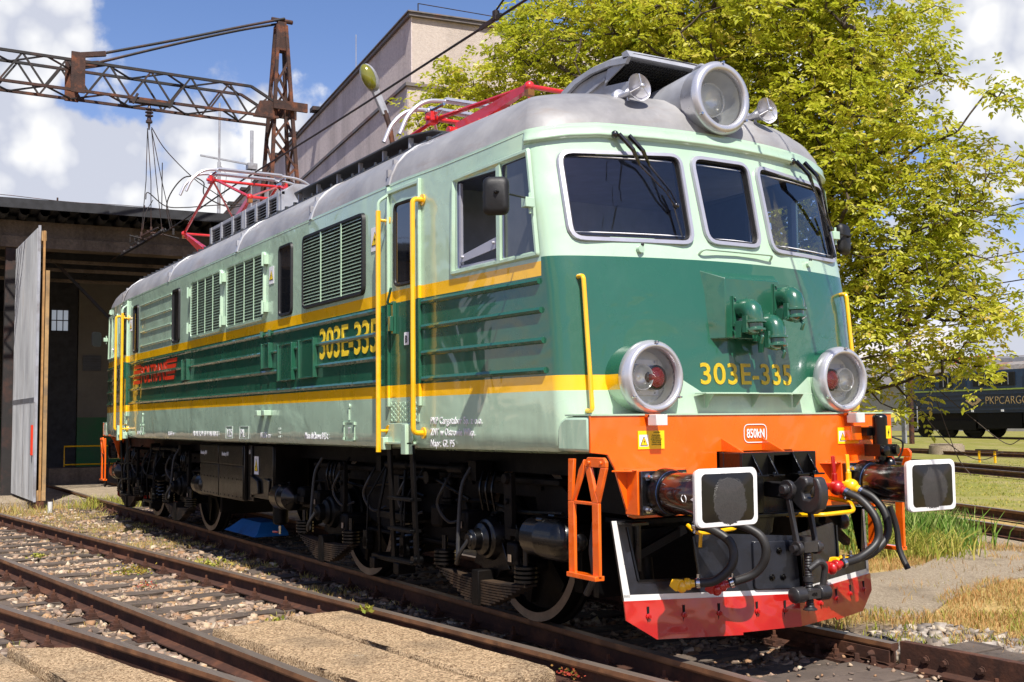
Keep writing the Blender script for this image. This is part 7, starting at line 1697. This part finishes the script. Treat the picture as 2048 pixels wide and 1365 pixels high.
def grow(a, tgt, steps, wob):
    p = nodes[a]; i = a
    for s in range(1,steps+1):
        t = s/steps; q = p*(1-t)+tgt*t+np.array([0,0,.25*math.sin(math.pi*t)*np.linalg.norm(tgt-p)*.35])+rs.normal(0,wob,3)*(1 if s<steps else 0)
        nodes.append(q); parent.append(i); i = len(nodes)-1
    return i
for c,r,_ in LOB: 
    if r > .75: grow(top-rs.randint(0,4), np.array(c)-np.array([0,0,r*.25]), 8, .06)
order = np.argsort(np.linalg.norm(CP-nodes[top],axis=1)); NA = np.array(nodes)
buf = np.zeros((len(CP)*3+len(nodes)+10,3)); cnt = len(nodes); buf[:cnt] = NA; tipn = []
for i in order:
    p = CP[i]; d2 = ((buf[:cnt]-p)**2).sum(1); d2[:6] = 1e9; j = int(np.argmin(d2)); dd = math.sqrt(d2[j])
    if dd > .24:
        mid = (buf[j]+p)/2+rs.normal(0,.05*dd,3)+np.array([0,0,-.06*dd]); buf[cnt] = mid; parent.append(j); j = cnt; cnt += 1
    buf[cnt] = p; parent.append(j); tipn.append(cnt); cnt += 1
ND = buf[:cnt]; w = np.zeros(cnt); w[tipn] = 1
for i in range(cnt-1,0,-1): w[parent[i]] += w[i]
RAD = .0052*np.maximum(w,1)**.46
RAD = np.minimum(RAD,.19)
M_BARK = simple('walnut_bark','#4d4238',.9,var=.25,bump=.6,vs=8,dirt='#2e2822')
tv, tf = [], []; lv, lf = [], []
def seg(V_, F_, a, b_, ra, rb, n):
    d = b_-a; L_ = np.linalg.norm(d)
    if L_ < 1e-5: return
    d = d/L_; u = np.cross(d,[0,0,1.0]) if abs(d[2])<.9 else np.cross(d,[1.0,0,0]); u /= np.linalg.norm(u); v = np.cross(d,u); o = len(V_)
    for c,r in ((a,ra),(b_,rb)):
        for k in range(n):
            an = 2*math.pi*k/n; V_.append(c+u*(r*math.cos(an))+v*(r*math.sin(an)))
    for k in range(n): F_.append((o+k,o+(k+1)%n,o+n+(k+1)%n,o+n+k))
for i in range(1,cnt):
    j = parent[i]; big = w[i] > 60
    seg(tv if big else lv, tf if big else lf, ND[j], ND[i], RAD[j] if w[j] < 3*w[i]+20 else RAD[i]*1.1, RAD[i], 9 if big else 4)
def treepart(name, co, f, k=4):
    o = idx_mesh(name, np.array(co), np.array(f), M_BARK); o.parent = TR; o.matrix_parent_inverse = Matrix.Translation((-1.35,-6.35,.2)); o.data.polygons.foreach_set('use_smooth',[True]*len(o.data.polygons)); return o
treepart('trunk',tv,tf); treepart('branches',lv,lf)
# compound leaves: a midrib with seven leaflets, each leaflet folded along its middle
def leaf_mat():
    m = Mt('walnut_leaf'); a = m.new('ShaderNodeAttribute'); a.attribute_name = 'rnd'; r = m.new('ShaderNodeValToRGB'); els = r.color_ramp.elements
    els[0].color = lin('#78881c'); els[1].color = lin('#c0a44e'); e = els.new(.35); e.color = lin('#a5aa2a'); e = els.new(.75); e.color = lin('#cbc64c'); e = els.new(.95); e.color = lin('#d2bf60')
    m.link(a.outputs['Fac'], r.inputs[0]); m.set(color=r.outputs[0], rough=.42, spec=.45)
    tr = m.new('ShaderNodeBsdfTranslucent'); m.link(m.mix(.5, r.outputs[0], lin('#cbd03a')), tr.inputs[0]); mx = m.new('ShaderNodeMixShader'); mx.inputs[0].default_value = .48
    m.link(m.b.outputs[0], mx.inputs[1]); m.link(tr.outputs[0], mx.inputs[2]); m.link(mx.outputs[0], m.o.inputs[0]); return m.m
tips = ND[tipn]; K = 8; n = len(tips)*K
o = np.repeat(tips,K,0)+rs.normal(0,.09,(n,3)); dirv = rs.normal(0,1,(n,3)); dirv[:,2] = dirv[:,2]*.45+.1; dirv /= np.linalg.norm(dirv,axis=1)[:,None]
L_ = rs.uniform(.13,.30,n); side = np.cross(dirv,np.array([0,0,1.0])+rs.normal(0,.25,(n,3))); side /= np.linalg.norm(side,axis=1)[:,None]; nor = np.cross(side,dirv)
Q = []; R = []
base_r = np.clip(rs.normal(.5,.2,n)+.25*vnoise(o[:,0],o[:,2],1.2),0,1)
for (t,sg) in ((.35,-1),(.38,1),(.62,-1),(.66,1),(.88,-1),(.9,1),(1.0,0)):
    b0 = o+dirv*(L_*t)[:,None]-np.array([0,0,1.0])*(L_*t*t*.25)[:,None]
    ln = rs.uniform(.045,.10,n)*(.7+.5*t); ax = dirv*(.55 if sg else 1)+side*(sg*.85)+rs.normal(0,.16,(n,3))+np.array([0,0,-.25]); ax /= np.linalg.norm(ax,axis=1)[:,None]
    wd = np.cross(ax,nor+rs.normal(0,.3,(n,3))); wd /= np.linalg.norm(wd,axis=1)[:,None]; up_ = np.cross(wd,ax); wv = wd*(ln*.25)[:,None]; f_ = up_*(ln*.07)[:,None]
    tip = b0+ax*ln[:,None]-np.array([0,0,1])*(ln*.12)[:,None]; m1 = b0+ax*(ln*.35)[:,None]; m2 = b0+ax*(ln*.7)[:,None]
    A = np.stack([b0, m1+wv+f_, m2+wv*.8+f_, tip],1); B = np.stack([b0, tip, m2-wv*.8+f_, m1-wv+f_],1)
    Q.append(np.stack([A,B],1).reshape(-1,3)); R.append(np.repeat(np.clip(base_r+rs.normal(0,.1,n),0,1),8))
cr_ = np_mesh('crown',np.concatenate(Q),4,leaf_mat(),np.concatenate(R)); cr_.parent = TR; cr_.matrix_parent_inverse = Matrix.Translation((-1.35,-6.35,.2))
print('LEAF FACES', len(cr_.data.polygons))
# hanging bare twigs at the right
b = MB()
for s in ([(3.3,6.8,2.0),(3.8,7.1,1.45),(4.1,7.3,1.15),(4.3,7.3,1.2)],[(3.2,6.6,1.8),(3.5,6.9,1.2),(3.9,7.0,.95),(4.2,7.1,1.05)],[(3.4,6.9,1.7),(3.6,7.0,1.0),(3.8,7.0,.75)]): b.tube(spline(s,6),.006,5)
o = b.build('bare_twigs',M_BARK); o.parent = TR; o.matrix_parent_inverse = Matrix.Translation((-1.35,-6.35,.2))
